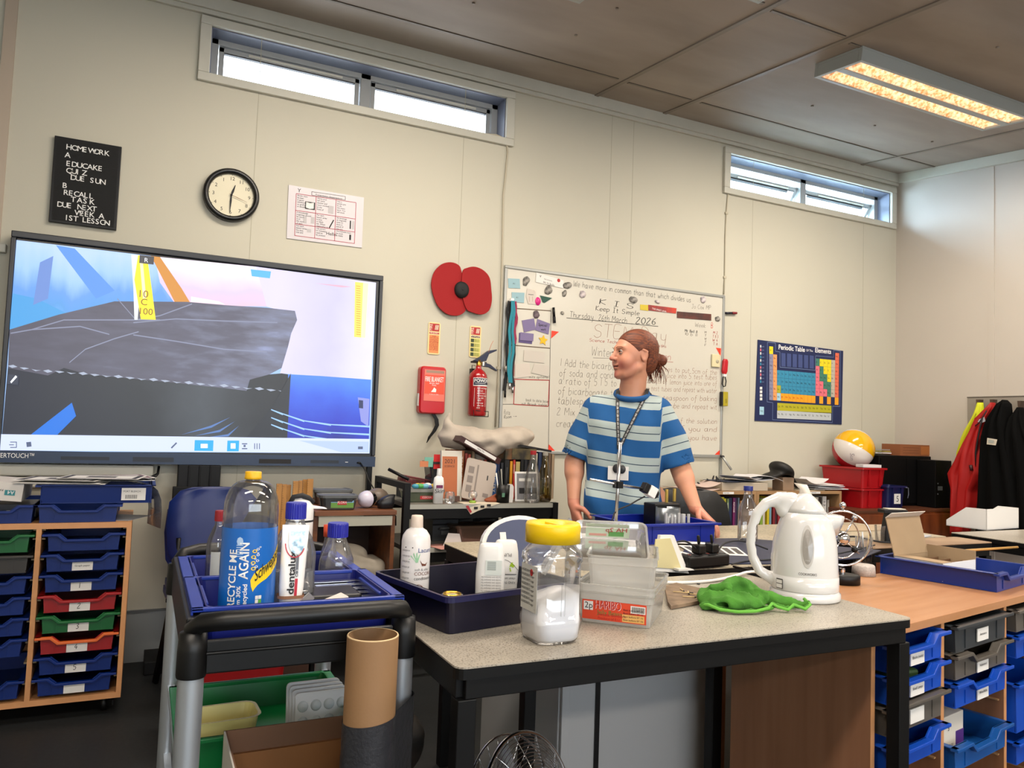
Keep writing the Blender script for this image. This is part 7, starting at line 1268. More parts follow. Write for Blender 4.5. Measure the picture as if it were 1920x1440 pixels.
s.chain([(-.115,-.035,.006),(-.08,-.06,.014),(-.03,-.05,.016),(.02,-.045,.018),(.055,-.035,.012)],[.008,.009,.008,.009,.007],.010);s.chain([(-.09,-.065,.004),(-.04,-.075,.004),(.02,-.07,.005),(.06,-.05,.008)],[.005,.005,.005,.005],.006)
s.chain([(.04,.03,.035),(.08,.02,.018),(.13,.0,.010),(.165,-.01,.008)],[.02,.018,.014,.008],.015);s.chain([(.05,-.03,.01),(.08,-.035,.012),(.105,-.045,.006),(.13,-.03,.010),(.155,-.04,.007),(.175,-.02,.012),(.17,-.0,.016)],[.006]*7,.008)
s.ell((.0,-.005,.045),(.035,.018,.018),.012,'s');s.ell((-.06,-.045,.014),(.035,.012,.007),.006,'s');s.ell((.055,-.03,.02),(.012,.012,.010),.006,'s');s.cap((-.09,.0,.04),(-.02,-.03,.036),.008,.006,.01,op='s');s.cap((.03,.02,.06),(.02,-.02,.036),.006,.008,.008,op='s')
X_,Y_,Z_=np.meshgrid(s.xs,s.ys,s.zs,indexing='ij');s.F+=((.0075*abs(np.sin(X_*34+Y_*52+2*np.sin(Y_*35+1)))**.6+.004*abs(np.sin(X_*60-Y_*40+Z_*50))-.006)*np.clip(Z_/.015,0,1)).astype(np.float32)
q=az(1412,1146,ZT);o=s.build('green_cloth',gcl,smooth=1);m=M();m.tube([(-.125,-.02,.006),(-.115,-.05,.014),(-.09,-.068,.006),(-.05,-.082,.004),(0,-.078,.005),(.045,-.060,.010),(.06,-.045,.018),(.075,-.045,.010),(.10,-.055,.005),(.125,-.035,.014),(.15,-.05,.006),(.178,-.022,.012),(.172,.002,.022)],.0042,mat('cloth_hem','#63a83e',.95),8);m.build('hem',o);o.location=(q.x+.0,q.y+.035,ZT+.004);o.rotation_euler=(0,0,R_(-20));o.scale=(.92,.92,.92);tag(o,'crumpled green microfibre cloth in front of the kettle','cloth')
kq=Vector((1.610,1.512,0));kt=thing('electric_kettle','white plastic electric kettle with grey water gauge on the table','kettle',(kq.x,kq.y,ZT+.001),R_(-33));kt.scale=(.96,.96,.97)
kw=mat('kettle_white','#d5d4d3',.16,coat=.6)
Hk=.29
def ring(z,rx0,rx1,ry,n=40):
 return[((rx1 if math.cos(2*PI*k/n)>0 else rx0)*math.cos(2*PI*k/n),ry*math.sin(2*PI*k/n),z)for k in range(n)]
m=M();m.loft([ring(0,.090,.093,.086),ring(.004,.093,.097,.089),ring(.018,.092,.096,.088),ring(.022,.089,.092,.085),ring(.024,.088,.091,.084)],kw);m.build('power_base',kt)
m=M();m.loft([ring(.0245,.087,.090,.083),ring(.028,.089,.092,.085),ring(.062,.089,.091,.084),ring(.0625,.088,.090,.083),ring(.066,.0885,.090,.083),ring(.11,.088,.088,.081),ring(.15,.084,.085,.078),ring(.185,.075,.079,.071),ring(.21,.066,.071,.064),ring(.232,.056,.060,.056)],kw);m.build('kettle_body',kt)
m=M();m.loft([ring(.2325,.055,.059,.055),ring(.245,.050,.050,.050),ring(.262,.041,.038,.043),ring(.276,.028,.024,.033),ring(.284,.014,.012,.018),ring(.286,.001,.001,.001)],kw)
m.loft([[(-.018,-.006,.262),(-.018,.006,.262),(.030,.006,.256),(.030,-.006,.256)],[(-.014,-.006,.295),(-.014,.006,.295),(.010,.006,.295),(.010,-.006,.295)],[(-.030,-.005,.312),(-.030,.005,.312),(.004,.005,.308),(.004,-.005,.308)]],mat('kettle_ivory','#d9cfc2',.3));m.build('lid',kt)
m=M()
def sp(x,hw,zt_,zb2):return[(x,-hw,zt_),(x,-hw*.7,(zt_+zb2)/2),(x,0,zb2),(x,hw*.7,(zt_+zb2)/2),(x,hw,zt_),(x,0,zt_-.003)]
m.loft([sp(.035,.046,.232,.150),sp(.065,.034,.231,.155),(sp(.090,.020,.229,.178)),sp(.103,.010,.227,.205)],kw);m.build('spout',kt)
hd=[(-.035,0,.262),(-.07,0,.268),(-.105,0,.252),(-.130,0,.222),(-.142,0,.18),(-.145,0,.14),(-.138,0,.10),(-.12,0,.066),(-.085,0,.045)]
s=SDF(grid(-.17,.0,.003),grid(-.03,.03,.003),grid(.01,.31,.003));s.chain(hd,[.019,.0165,.0145,.0140,.0135,.0130,.0130,.0135,.015],.012)
s.cap((-.055,0,.235),(-.035,0,.262),.022,.018,.02);s.cap((-.082,0,.05),(-.075,0,.035),.016,.012,.01)
for z in(.115,.138,.161,.184):s.ell((-.1285 if z>.12 else-.124,0,z),(.004,.02,.008),.006,'s')
s.build('handle',kw,kt,1)
m=M()
n=24;ga=-97
def kp(az_,z,d=.0015):
 rr=np.interp(z,[.028,.062,.11,.15,.185,.21],[.0905,.090,.088,.0845,.077,.0685]);ry=np.interp(z,[.028,.062,.11,.15,.185,.21],[.085,.084,.081,.078,.071,.064]);a=R_(az_);return((rr+d)*math.cos(a),(ry+d)*math.sin(a),z)
gg=mat('gauge_grey','#8f8a84',.15,coat=.5);gr2=mat('gauge_rim','#b7b3ae',.3)
for sc3,mm,d in((1.0,gr2,.0012),(.82,gg,.0018)):
 cz=.148;hz2=.056*sc3;ha=11*sc3;vs=[kp(ga,cz,d)]+[kp(ga+ha*math.cos(2*PI*k/n),cz+hz2*math.sin(2*PI*k/n),d)for k in range(n)];m.add(vs,[(0,1+k,1+(k+1)%n)for k in range(n)],mm)
m.build('water_gauge',kt)
m=M();v,f=text_geo('COOKWORKS');wt=max(q[0]for q in v);m.add([kp(ga-15+q[0]/wt*30,.073+q[1]*.0095,.001)for q in v],f,ink);m.build('lettering',kt)
m=M();
for z,t in((.172,'1.7'),(.145,'1.0'),(.11,'MIN')):v,f=text_geo(t);m.add([kp(ga-4+q[0]*4,z+q[1]*.006,.0024)for q in v],f,gr2)
vs=[kp(a,z,.0005+(.0005 if 1 else 0))for a,z in((-152,.030),(-138,.030),(-138,.056),(-152,.056))];m.add([(x*1.03,y*1.03,z)for x,y,z in vs],[(0,1,2,3)],mat('rating_dark','#4b4a48',.5));vs=[(x*1.033,y*1.033,z)for x,y,z in[kp(a,z)for a,z in((-151,.032),(-139,.032),(-139,.042),(-151,.042))]];m.add(vs,[(0,1,2,3)],paper);vs=[(x*1.033,y*1.033,z)for x,y,z in[kp(a,z)for a,z in((-151,.044),(-139,.044),(-139,.053),(-151,.053))]];m.add(vs,[(0,1,2,3)],paper)
m.build('rating_label',kt)
def wrapf(r,cx,cy,z0_,a0_,sy=1):
 return lambda x,y:(cx+(r+.0008)*math.cos(a0_+x/r),cy+(r+.0008)*math.sin(a0_+x/r)*sy,z0_+y)
FACE=lambda x,y:math.atan2(-y,-x)
q=Vector((ay(781,1000,1.70).x,1.70,zi));fa=FACE(q.x,q.y)
cbt=thing('conditioner_bottle','white coconut conditioner bottle standing in the navy tray','bottle',q);r_=.0335;hb=ay(787,966,1.70).z-zi
pb_=mat('bottle_pearl','#e2dedd',.25,coat=.3)
m=M();m.lathe([(0,0),(r_*.9,0),(r_,.006),(r_,hb*.72),(r_*.93,hb*.78),(r_*.7,hb*.835),(r_*.45,hb*.86),(r_*.43,hb*.87)],pb_,36)
for k in range(7):m.text('nourishing hair care',mat('ink_grey','#77777a',.6),(0,0,0),.007,warp=lambda x,y,k=k:wrapf(r_,0,0,hb*(.62-.06*k),fa-1.05)(x,y),width=.022)
m.text('Lacura',mat('print_blue','#2c4a8c',.5),(0,0,0),.014,warp=wrapf(r_,0,0,hb*.61,fa+.15));m.text('COCONUT',mat('print_brown','#6b3a2a',.5),(0,0,0),.011,warp=wrapf(r_,0,0,hb*.36,fa-.05));m.text('conditioner',ink,(0,0,0),.010,warp=wrapf(r_,0,0,hb*.31,fa-.05));m.text('soft & silky',mat('ink_grey','#77777a',.6),(0,0,0),.008,warp=wrapf(r_,0,0,hb*.41,fa-.02))
def patch(m,pts,mm,r,d=.0006,a0_=0):m.add([((r+d)*math.cos(a0_+x/r),(r+d)*math.sin(a0_+x/r),z)for x,z in pts],[tuple(range(len(pts)))],mm)
lf=mat('leaf_pale','#8fbf98',.5)
for k in range(6):an=R_(60+25*k);patch(m,[(.002,hb*.50),(.002+.016*math.cos(an)-.002,hb*.50+.02*math.sin(an)),(.002+.018*math.cos(an),hb*.50+.024*math.sin(an)),(.006,hb*.50)],lf,r_,a0_=fa)
patch(m,[(.010,hb*.53),(.016,hb*.49),(.024,hb*.48),(.030,hb*.50),(.026,hb*.46),(.016,hb*.46)],mat('print_brown','#6b3a2a',.5),r_,.0008,fa);patch(m,[(-.026,hb*.655),(-.006,hb*.655),(-.006,hb*.667),(-.026,hb*.667)],ink,r_,a0_=fa)
cc3=[(.008+.017*math.cos(t),hb*.17+.019*math.sin(t))for t in[k*PI/10 for k in range(20)]];patch(m,cc3,mat('print_brown','#6b3a2a',.5),r_,.0006,fa);patch(m,[(.008+(x-.008)*.86,hb*.17+(z-hb*.17)*.86)for x,z in cc3],pb_,r_,.0011,fa)
m.build('bottle_body',cbt);m=M();m.lathe([(r_*.40,hb*.85),(r_*.44,hb*.87),(r_*.41,hb*.98),(r_*.37,hb),(0,hb)],mat('cap_cream','#d9c9bb',.4),28);m.build('cap',cbt)
def shampoo(x,y,w_,d_,h_,rz,label,art):
 root=thing('shampoo_bottle',label,'bottle',(x,y,zi),R_(rz),'upside-down white shampoo bottles');m=M();m.rloft([(0,w_*.96,d_*.9,.02),(.01,w_,d_,.022),(h_*.5,w_*1.02,d_,.022),(h_*.78,w_*.94,d_*.95,.02),(h_*.93,w_*.84,d_*.85,.018),(h_*.985,w_*.74,d_*.7,.016),(h_,w_*.6,d_*.5,.01)],wht,smooth=True,n=6);m.build('bottle_body',root)
 m=M();art(m,w_,-d_/2-.0008,h_);m.build('printing',root)
def art1(m,w_,y,h_):
 for k in range(9):m.box(w_*-.12-.0,w_*.18,y-.0004,y,h_*(.58+.016*k),h_*(.588+.016*k),mat('bar_grey','#7f8a88',.6))
 m.box(-w_*.18,w_*.38,y-.0002,y+.0003,h_*.50,h_*.74,mat('lab_pale','#d5dcd8',.5))
 for k in range(8):m.text('Gentle care shampoo for',mat('ink_grey','#77777a',.6),(w_*.38,y-.0006,h_*(.48-.045*k)),.006,(-1,0,0),(0,0,-1),width=w_*.7)
def art2(m,w_,y,h_):
 gk=mat('print_darkgrey','#4c4f52',.5);m.text('simple',gk,(w_*.36,y-.0006,h_*.14),.022,(-1,0,0),(0,0,-1));m.text('KIND TO SKIN',gk,(w_*.36,y-.0006,h_*.28),.008,(-1,0,0),(0,0,-1),width=w_*.72);m.text('clean and care',gk,(w_*.36,y-.0006,h_*.35),.008,(-1,0,0),(0,0,-1),width=w_*.7);m.text('PUMPED',mat('ink_grey','#77777a',.6),(w_*.2,y-.0006,h_*.78),.012,(-1,0,0),(0,0,-1))
 lf2=mat('leaf_lime','#a3c52a',.5)
 for a,b in(((.12,.54),(.26,.62)),((.16,.56),(.34,.56)),((.12,.52),(.2,.46))):m.add([(w_*a[0],y-.0006,h_*a[1]),(w_*(a[0]+b[0])/2,y-.0006,h_*(a[1]+b[1])/2-.005),(w_*b[0],y-.0006,h_*b[1]),(w_*(a[0]+b[0])/2,y-.0006,h_*(a[1]+b[1])/2+.005)],[(0,1,2,3)],lf2)
 P=[(w_*t,y-.0006,h_*(.66-.5*(t+.05)**2-.12*t))for t in np.linspace(-.4,.45,8)]
 for a,b in zip(P,P[1:]):seg(m,a,b,.0012,gk)
 m.box(-w_*.2,w_*.4,y-.0006,y,h_*.40,h_*.412,gk)
A1,A2=ay(925,1080,1.665),ay(955,1060,1.72)
shampoo(ay(920,1060,1.66).x,1.66,.068,.038,ay(925,1018,1.66).z-zi,-24,'nearer upside-down white shampoo bottle with a barcode',art1)
shampoo(ay(949,1060,1.735).x-.002,1.735,.066,.036,ay(950,1012,1.735).z-zi,-20,'upside-down white bottle with a green leaf, behind the barcode one',art2)
m=M();m.lathe([(0,.02),(.012,.022),(.024,.024),(.026,.016),(.02,.0),(0,0)],clear('glass_s'),20);m.lathe([(.018,.022),(.02,.026),(.022,.022)],mat('gold','#b8953a',.3,metal=1),20);q=ay(848,1108,1.60);o=m.build('glass_stopper');o.location=(q.x,1.60,zi+.02);tag(o,'small glass stopper with gold ring in the navy tray','stopper')
m=M();m.box(-.03,.03,-.03,.03,0,.019,blk);o=m.build('black_tin',bevel=.004);o.location=(q.x,1.60,zi);tag(o,'small black tin under the glass stopper in the navy tray','tin')
q=ay(970,1010,1.97);dv=thing('desk_fan_heater','white oval-framed device with grey-blue panel behind the jar','device',(ay(985,1010,2.05).x,2.05,ZT+.001));m=M(Matrix.Rotation(R_(-18),4,'X'));pr=[(x*.13,.075+z*.09)for x,z in[(math.cos(t),math.sin(t))for t in[k*PI/16 for k in range(32)]]];m.prism(pr,wht,0,.02);m.prism([(x*.9,.075+(z-.075)*.86)for x,z in pr],mat('panel_slate','#3d4668',.35),-.002,.002);m.box(-.07,-.05,-.003,0,.08,.115,wht);m.build('panel',dv);m=M();m.box(-.06,.06,.0,.07,0,.012,wht);m.build('foot',dv)
q=az(1020,978,ZT+.02);m=M();m.box(-.11,.30,-.02,.02,0,.045,paper);o=m.build('white_carton',bevel=.002);q=ay(1040,985,2.40);o.location=(q.x,2.42,ZT+.001);tag(o,'long white carton lying at the back of the desk behind the yellow lid','carton')
m=M();m.lathe([(0,0),(.012,0),(.012,.02),(.006,.03),(0,.03)],alu,16);o=m.build('metal_knob');q=ay(1039,975,2.42);o.location=(q.x,2.42,ZT+.046);tag(o,'small metal knob on the long white carton','knob')  # plain small metal knob on the carton
ZC=.735;CA=Vector((1.79969,1.35842));ca=R_(10.996)
cu_=thing('tray_counter','beech tray storage counter with coloured trays at the right','counter',(CA.x,CA.y,0),ca);ZC2=.735
x0c,x1c,dc=-.168,1.47,.42;cols3=[-.152,.218,.634,1.04,1.45]
m=M();m.box(x0c,x1c+.01,-.01,dc,ZC2-.022,ZC2,pine);m.build('worktop',cu_,bevel=.001)
for i,x in enumerate((-.152,.216,.63,1.045,1.46)):m=M();m.box(x-.009,x+.009,0,dc-.01,.02,ZC2-.0225,pine_v_shaded);m.box(x-.009,x+.009,-.0012,0,.02,ZC2-.0225,pe);m.build('upright_panel',cu_)
m=M();m.box(x0c+.01,x1c,.01,dc-.01,.0,.02,pine);m.box(x0c+.01,x1c,dc-.02,dc-.01,.02,ZC2-.023,mat('counter_back','#6d452a',.6));m.build('carcass',cu_)
m=M()
for(a,b)in((-.143,.207),(.225,.621),(.639,1.036),(1.054,1.45)):
 for k in range(8):z=.10+.0815*k;m.box(a,a+.010,.012,.40,z,z+.004,kb);m.box(b-.010,b,.012,.40,z,z+.004,kb)
m.build('runners',cu_)
def ctray(c,zr,mm,label,card,h=.07,dip=True,hand=False,out=.03):
 a,b=((-.143,.207),(.225,.621),(.639,1.036))[c];wv_=b-a-.022;px_=(a+b)/2
 Pw=Vector((CA.x+px_*math.cos(ca)+out*math.sin(ca),CA.y+px_*math.sin(ca)-out*math.cos(ca),zr-h));return tray(mm,Pw,ca,label,'trays in the beech counter',h=h,W_=wv_,d=.37,card=card,dip=dip,hand=hand)
bt2=mat('bright_blue_tray','#0e48b4',.35);gt2=mat('warm_grey_tray','#57524c',.4);sl2=mat('slate_tray','#2f3439',.4)
ctray(0,.70,bt2,'top blue tray beside the black table leg','Blocks (wide)');ctray(0,.622,bt2,'blue tray holding a green thing, second below the counter top by the leg','Small Lamps');ctray(0,.545,gt2,'brown-grey tray third down beside the table leg',' ',dip=False);ctray(0,.455,bt2,'blue tray with wires, fourth down beside the table leg',None)
ctray(1,.702,sl2,'slate tray at the top of the middle column','Ammeters',h=.075,dip=False);ctray(1,.622,gt2,'warm grey tray holding a grey box, middle column','Voltmeters');ctray(1,.545,bt2,'blue tray with loose wires, middle column','Wires/Bulbs');ctray(1,.375,mat('teal_blue_tray','#0f4f98',.4),'blue tray holding the white and purple box',None)
ctray(2,.700,gt2,'grey tray at the top of the right-hand column','Timers',h=.07,dip=False);ctray(2,.62,bt2,'blue tray with torn card in the right-hand column','DELUXE Magnets',hand=False);ctray(2,.475,bt2,'deep blue tray lower in the right-hand column',None,h=.15);ctray(2,.30,bt2,'lowest blue tray in the right-hand column',None)
def cpos(x,y,z):return Vector((CA.x+x*math.cos(ca)-y*math.sin(ca),CA.y+x*math.sin(ca)+y*math.cos(ca),z))
o=M().box(-.04,.04,-.03,.05,0,.05,mat('green_thing','#2c4a22',.6)).build('green_block',bevel=.008);o.location=cpos(.06,.04,.555);tag(o,'dark green block inside the second blue tray','block')
o=M().box(-.075,.075,0,.1,0,.02,mat('meter_grey','#6b6a66',.5)).box(-.07,.07,.003,.09,.02,.024,mat('meter_grey2','#7c7b77',.5)).build('meter_box',bevel=.004);o.location=cpos(.345,.03,.588);tag(o,'grey box lying in the warm grey tray','box');o.rotation_euler=(R_(12),0,ca)
def wires(c,z,sd,label,mm):
 rn=random.Random(sd);m=M()
 for k in range(6):
  a=Vector((rn.uniform(-.1,.1),rn.uniform(.0,.1),rn.uniform(.0,.01)));m.tube([a,a+Vector((rn.uniform(-.03,.03),rn.uniform(-.02,.02),.03)),a+Vector((rn.uniform(-.06,.06),rn.uniform(-.03,.03),.035)),a+Vector((rn.uniform(-.08,.08),0,.01))],.0016,mm,6)
 o=m.build('loose_wires');o.location=cpos(*c,z);o.rotation_euler=(0,0,ca);tag(o,label,'wires')
wires((.40,.04),.507,1,'loose pale wires inside the blue tray of the middle column',mat('wire_tan','#b09a78',.5));wires((.10,.02),.415,2,'loose yellowish wires in the lowest tray beside the table leg',mat('wire_cream','#d8c07c',.5))
wb2=thing('white_purple_box','white and purple product box in the lower blue tray','box',cpos(.325,.02,.312),ca);m=M();m.box(-.07,.07,0,.14,0,.125,mat('box_offwhite','#c9c4ba',.6));m.box(.02,.071,-.001,.141,.012,.075,mat('box_purple','#43206e',.5));m.text('A FOREVER CO',ink,(-.066,-.0015,.04),.010);m.text('3',ink,(-.03,-.0015,.085),.02);m.build('carton',wb2,bevel=.002)
o=M().box(-.02,.02,0,.06,0,.085,mat('wood_block','#a06a30',.6,col2='#c09a5c',vscale=20)).build('wood_block',bevel=.006);o.location=cpos(.672,.02,.4255+.0);o.rotation_euler=(0,0,ca);tag(o,'orange-brown block at the left of the deep blue tray','block')
def chrome():return mat('chrome','#d9d9dc',.08,metal=1)
nw=thing('kinetic_wheel','chrome perpetual-motion wheel toy on a black base beside the kettle','desk toy',(1.99,1.72,ZC2+.0008),R_(-35));nq=az(1588,1096,ZC2);nw.location=(nq.x,nq.y+.02,ZC2+.0008);nw.scale=(1.08,1.08,1.08)
m=M();m.lathe([(0,0),(.052,0),(.052,.024),(.049,.027),(0,.027)],blk,36,sy=.8);m.build('base',nw)
m=M();m.cyl(0,0,.027,.045,.009,chrome(),16);m.cyl(0,.02,.027,.034,.012,blk,12);m.build('post',nw)
zr=.135;RR=.082
m=M();ringp=lambda r,z0_,n=48,a0=0,rx=0:[(r*math.sin(2*PI*k/n+a0),0,z0_+r*math.cos(2*PI*k/n+a0))for k in range(n)]
m.tube([(x*1.0,y,z)for x,y,z in ringp(RR,zr)],.0034,chrome(),10,closed=True);m.build('outer_ring',nw)
m=M(Matrix.Translation((0,0,zr))@Matrix.Rotation(R_(24),4,'Z')@Matrix.Translation((0,0,-zr)));m.tube(ringp(RR*.73,zr),.0022,chrome(),8,closed=True)
for a in(35,128,215,308):r1=RR*.94;m.tube([(0,0,zr),(r1*math.sin(R_(a)),0,zr+r1*math.cos(R_(a)))],.0024 if a in(35,215)else.0014,chrome(),6)
for a in(35,215):r1=RR*.86;m.tube([(r1*math.sin(R_(a)),0,zr+r1*math.cos(R_(a))),(r1*1.15*math.sin(R_(a)),0,zr+r1*1.15*math.cos(R_(a)))],.008,chrome(),12)
m.sphere((RR*.68*math.sin(R_(128)),0,zr+RR*.68*math.cos(R_(128))),.010,blk,12);m.sphere((RR*.68*math.sin(R_(308)),0,zr+RR*.68*math.cos(R_(308))),.010,blk,12);m.build('rotor',nw)
m=M();m.sphere((0,0,zr),.0215,chrome(),28);m.build('hub_ball',nw);m=M();m.cyl(0,0,zr+RR+.002,zr+RR+.01,.004,chrome(),12);m.sphere((0,0,zr+RR+.018),.010,chrome(),20);m.build('top_ball',nw)
q=az(1622,1083,ZC2);m=M();m.lathe([(0,0),(.040,0),(.037,.032),(.034,.036),(0,.036)],mat('frosted','#bfb6b0',.6,var=.25,vscale=200),32);o=m.build('round_pot');o.location=(az(1632,1080,ZC2).x-.01,az(1632,1080,ZC2).y+.02,ZC2+.0008);tag(o,'low frosted round pot right of the wheel toy','pot')
q=az(1622,1060,ZC2);m=M();m.rloft([(0,.045,.045,.008),(.10,.05,.05,.008)],clear('glass_s',milky=.1),caps=(True,False));m.tube([(0,0,.01),(-.01,.0,.12)],.003,alu,6);m.tube([(.01,0,.01),(.03,.0,.13)],.002,mat('match_wood','#d9bf8a',.6),6);o=m.build('clear_holder');o.location=(q.x+.03,q.y+.03,ZC2+.0008);tag(o,'clear square holder of thin tools behind the frosted pot','holder')
tb=tray(mat('tray_midblue','#102f80',.35),(0,0,0),0,'large blue tray on the counter holding the open cardboard box',h=.062,W_=.33,d=.47)
ctr=az(1865,1119,ZC2);dirw=Vector((.93,.36)).normalized()
far=az(1640,1042,ZC2+.062);near=az(1872,1077,ZC2+.062)
lv_=(Vector((far.x,far.y))-Vector((near.x,near.y)));rt_a=math.atan2(lv_.y,lv_.x)-PI/2;dl=lv_.length
print('TRAY',near,far,dl,math.degrees(rt_a))
xv=Vector((math.cos(rt_a),math.sin(rt_a)));tb.location=(near.x+xv.x*.165,near.y+xv.y*.165,ZC2+.001);tb.rotation_euler=(0,0,rt_a)
for ch in tb.children:ch.scale=(1,dl/.47,1)
cbm=mat('cardboard','#a28a6c',.75,var=.06,vscale=15);cbd=mat('cardboard_dark','#6e5138',.8)
cbx=thing('egg_tray_box','open cardboard box with divided compartments in the large blue tray','box',(0,0,0));N_,F_=az(1824,1069,ZC2+.074),az(1677,1044,ZC2+.074);lv2=Vector((F_.x-N_.x,F_.y-N_.y));a2=math.atan2(lv2.y,lv2.x)-PI/2;Lb=.17;Wb=.225;hb2=.060;a2=R_(8)
print('BOX',N_,F_,Lb,math.degrees(a2))
cbx.location=(2.446,1.70,ZC2+.006);cbx.rotation_euler=(0,0,a2)
m=M();m.box(0,Wb,0,Lb,0,.003,cbm);m.box(0,Wb,0,.003,0,hb2,wht);m.box(0,Wb,Lb-.003,Lb,0,hb2,cbm);m.box(0,.003,0,Lb,0,hb2,wht);m.box(Wb-.003,Wb,0,Lb,0,hb2+.03,cbm);m.build('carton',cbx)
m=M()
for k in range(1,4):m.box(.004,Wb-.004,Lb*k/4,Lb*k/4+.003,.004,hb2-.01,cbd)
m.box(Wb*.5,Wb*.5+.003,.004,Lb-.004,.004,hb2-.01,cbd);m.box(-.002,.06,.0,Lb,hb2,hb2+.002,cbm);m.build('dividers',cbx)
m=M(Matrix.Translation((0,Lb,hb2))@Matrix.Rotation(R_(-14),4,'X'));Hl=.135;m.box(0,Wb,-.003,0,0,Hl,cbm);m.T=m.T@Matrix.Translation((0,0,Hl))@Matrix.Rotation(R_(65),4,'X');m.box(.0,Wb,-.002,0,0,.03,mat('flap_white','#d9d3c8',.6));m.build('lid_flap',cbx)
tx0,tx1,ty0,ty1=.097,.475,1.44,2.12
tl=thing('tray_trolley','tray trolley with silver posts and black handles in the foreground','trolley',(tx0,ty0,0));W_=tx1-tx0;DT=ty1-ty0
dkb=mat('trolley_black','#08090b',.42,spec=.4)
pr_=.0215
for x in(0,W_):
 for y in(0,DT):
  m=M();m.lathe([(pr_,.10),(pr_,.79)],alu,24,(x,y,0));m.build('post',tl)
  m=M();m.lathe([(pr_*1.12,.755),(pr_*1.16,.76),(pr_*1.14,.80),(pr_*1.06,.83),(0,.835)],dkb,24,(x,y,0));m.build('corner_sleeve',tl)
for x in(0,W_):
 for y in(0,DT):m=M(Matrix.Translation((x,y,.05))@Matrix.Rotation(R_(90),4,'Y'));m.lathe([(0,-.014),(.042,-.014),(.046,0),(.042,.014),(0,.014)],blk,20);m.T=Matrix.Translation((x,y,0));m.box(-.014,.014,-.02,.02,.085,.105,alu);m.build('castor',tl)
for y,s_ in((0,-1),(DT,1)):
 m=M();m.tube([(0,y,.80),(0,y,.836),(.012,y+s_*.022,.850),(.05,y+s_*.042,.856),(W_*.5,y+s_*.05,.858),(W_-.05,y+s_*.042,.856),(W_-.012,y+s_*.022,.850),(W_,y,.836),(W_,y,.80)],.0165,dkb,14);m.build('handle',tl)
m=M()
for y0_ in(0,DT):m.box(.015,W_-.015,y0_-.006,y0_+.006,.757,.815,dkb);m.box(.015,W_-.015,y0_-.01 if y0_==0 else y0_+.002,y0_-.004 if y0_==0 else y0_+.01,.79,.796,dkb)
for x in(0,W_):m.box(x-.012,x+.012,.015,DT-.015,.757,.85,dkb)
m.box(.01,W_-.01,.01,DT-.01,.752,.762,dkb);m.build('top_frame',tl,bevel=.003)
m=M()
for x in(0,W_):m.box(x-.008,x+.008,.02,DT-.02,.525,.535,alu);m.box(x-.008,x+.008,.02,DT-.02,.36,.37,alu)
m.box(0,W_,.01,DT-.01,.12,.135,dkb);m.build('runners',tl)
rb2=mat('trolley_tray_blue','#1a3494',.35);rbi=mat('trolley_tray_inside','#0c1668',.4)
def trtray(y0_,label,zr=.862,h=.098,x0_=None,x1_=None,mm=rb2,mi=rbi,d=.30,nm='storage_tray'):
 x0_=tx0-.004 if x0_ is None else x0_;x1_=tx1+.012 if x1_ is None else x1_;root=thing(nm,label,'tray',((x0_+x1_)/2,y0_+d/2,zr-h),0,None);w_=x1_-x0_
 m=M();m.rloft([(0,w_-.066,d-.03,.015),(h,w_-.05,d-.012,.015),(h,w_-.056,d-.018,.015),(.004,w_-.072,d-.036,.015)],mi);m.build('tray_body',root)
 m=M();hw,hd_=w_/2,d/2
 m.box(-hw,hw,-hd_,-hd_+.012,h-.008,h,mm);m.box(-hw,hw,hd_-.012,hd_,h-.008,h,mm)
 for s_ in(-1,1):
  a,b=sorted((s_*hw,s_*(hw-.022)));m.box(a,b,-hd_,hd_,h-.006,h,mm);a,b=sorted((s_*hw,s_*(hw-.004)));m.box(a,b,-hd_,hd_,h-.022,h,mm)
  a,b=sorted((s_*(hw-.022),s_*(hw-.034)));m.box(a,b,-hd_*.55,hd_*.55,h-.012,h-.006,mm)
 m.build('rim',root,bevel=.002);return root
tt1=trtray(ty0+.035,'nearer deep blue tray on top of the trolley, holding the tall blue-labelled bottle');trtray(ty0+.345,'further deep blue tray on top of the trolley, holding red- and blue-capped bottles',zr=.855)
zb1,zb2_=.862-.098+.0045,.855-.098+.0045
bx_=ay(466,1050,1.60).x;Rr=.0525;root=thing('drinks_bottle','tall clear drinks bottle with blue label and yellow cap on the trolley','bottle',(bx_,1.60,zb1));Hb=ay(478,884,1.6).z-zb1
fa=FACE(bx_,1.60);zl=ay(478,985,1.60).z-zb1
pet=clear('pet_clear',gloss=.07,milky=.03);lblue=mat('label_blue','#0e62b8',.35,coat=.3);lyel=mat('label_yellow','#f0cb1c',.4)
m=M();hh=Hb;m.lathe([(0,.006),(Rr*.5,.0),(Rr*.9,.004),(Rr,.02),(Rr,zl),(Rr*1.0,zl+.030)]+[(Rr*(.27+.73*math.cos(t_)**.8),zl+.03+(hh*.945-zl-.03)*math.sin(t_))for t_ in(.25,.5,.75,1.0,1.2,1.35,1.5)]+[(Rr*.27,hh*.946),(Rr*.25,hh*.955),(Rr*.31,hh*.957),(Rr*.25,hh*.962)],pet,48);m.build('bottle_body',root)
m=M();m.lathe([(Rr*.24,hh*.953),(Rr*.31,hh*.955),(Rr*.31,hh*.968),(Rr*.30,hh*.972),(Rr*.30,hh*.997),(Rr*.28,hh),(0,hh)],mat('cap_yellow','#e0ac14',.4),36);m.build('cap',root)
m=M();m.lathe([(Rr*1.01,.012),(Rr*1.01,zl)],lblue,64)
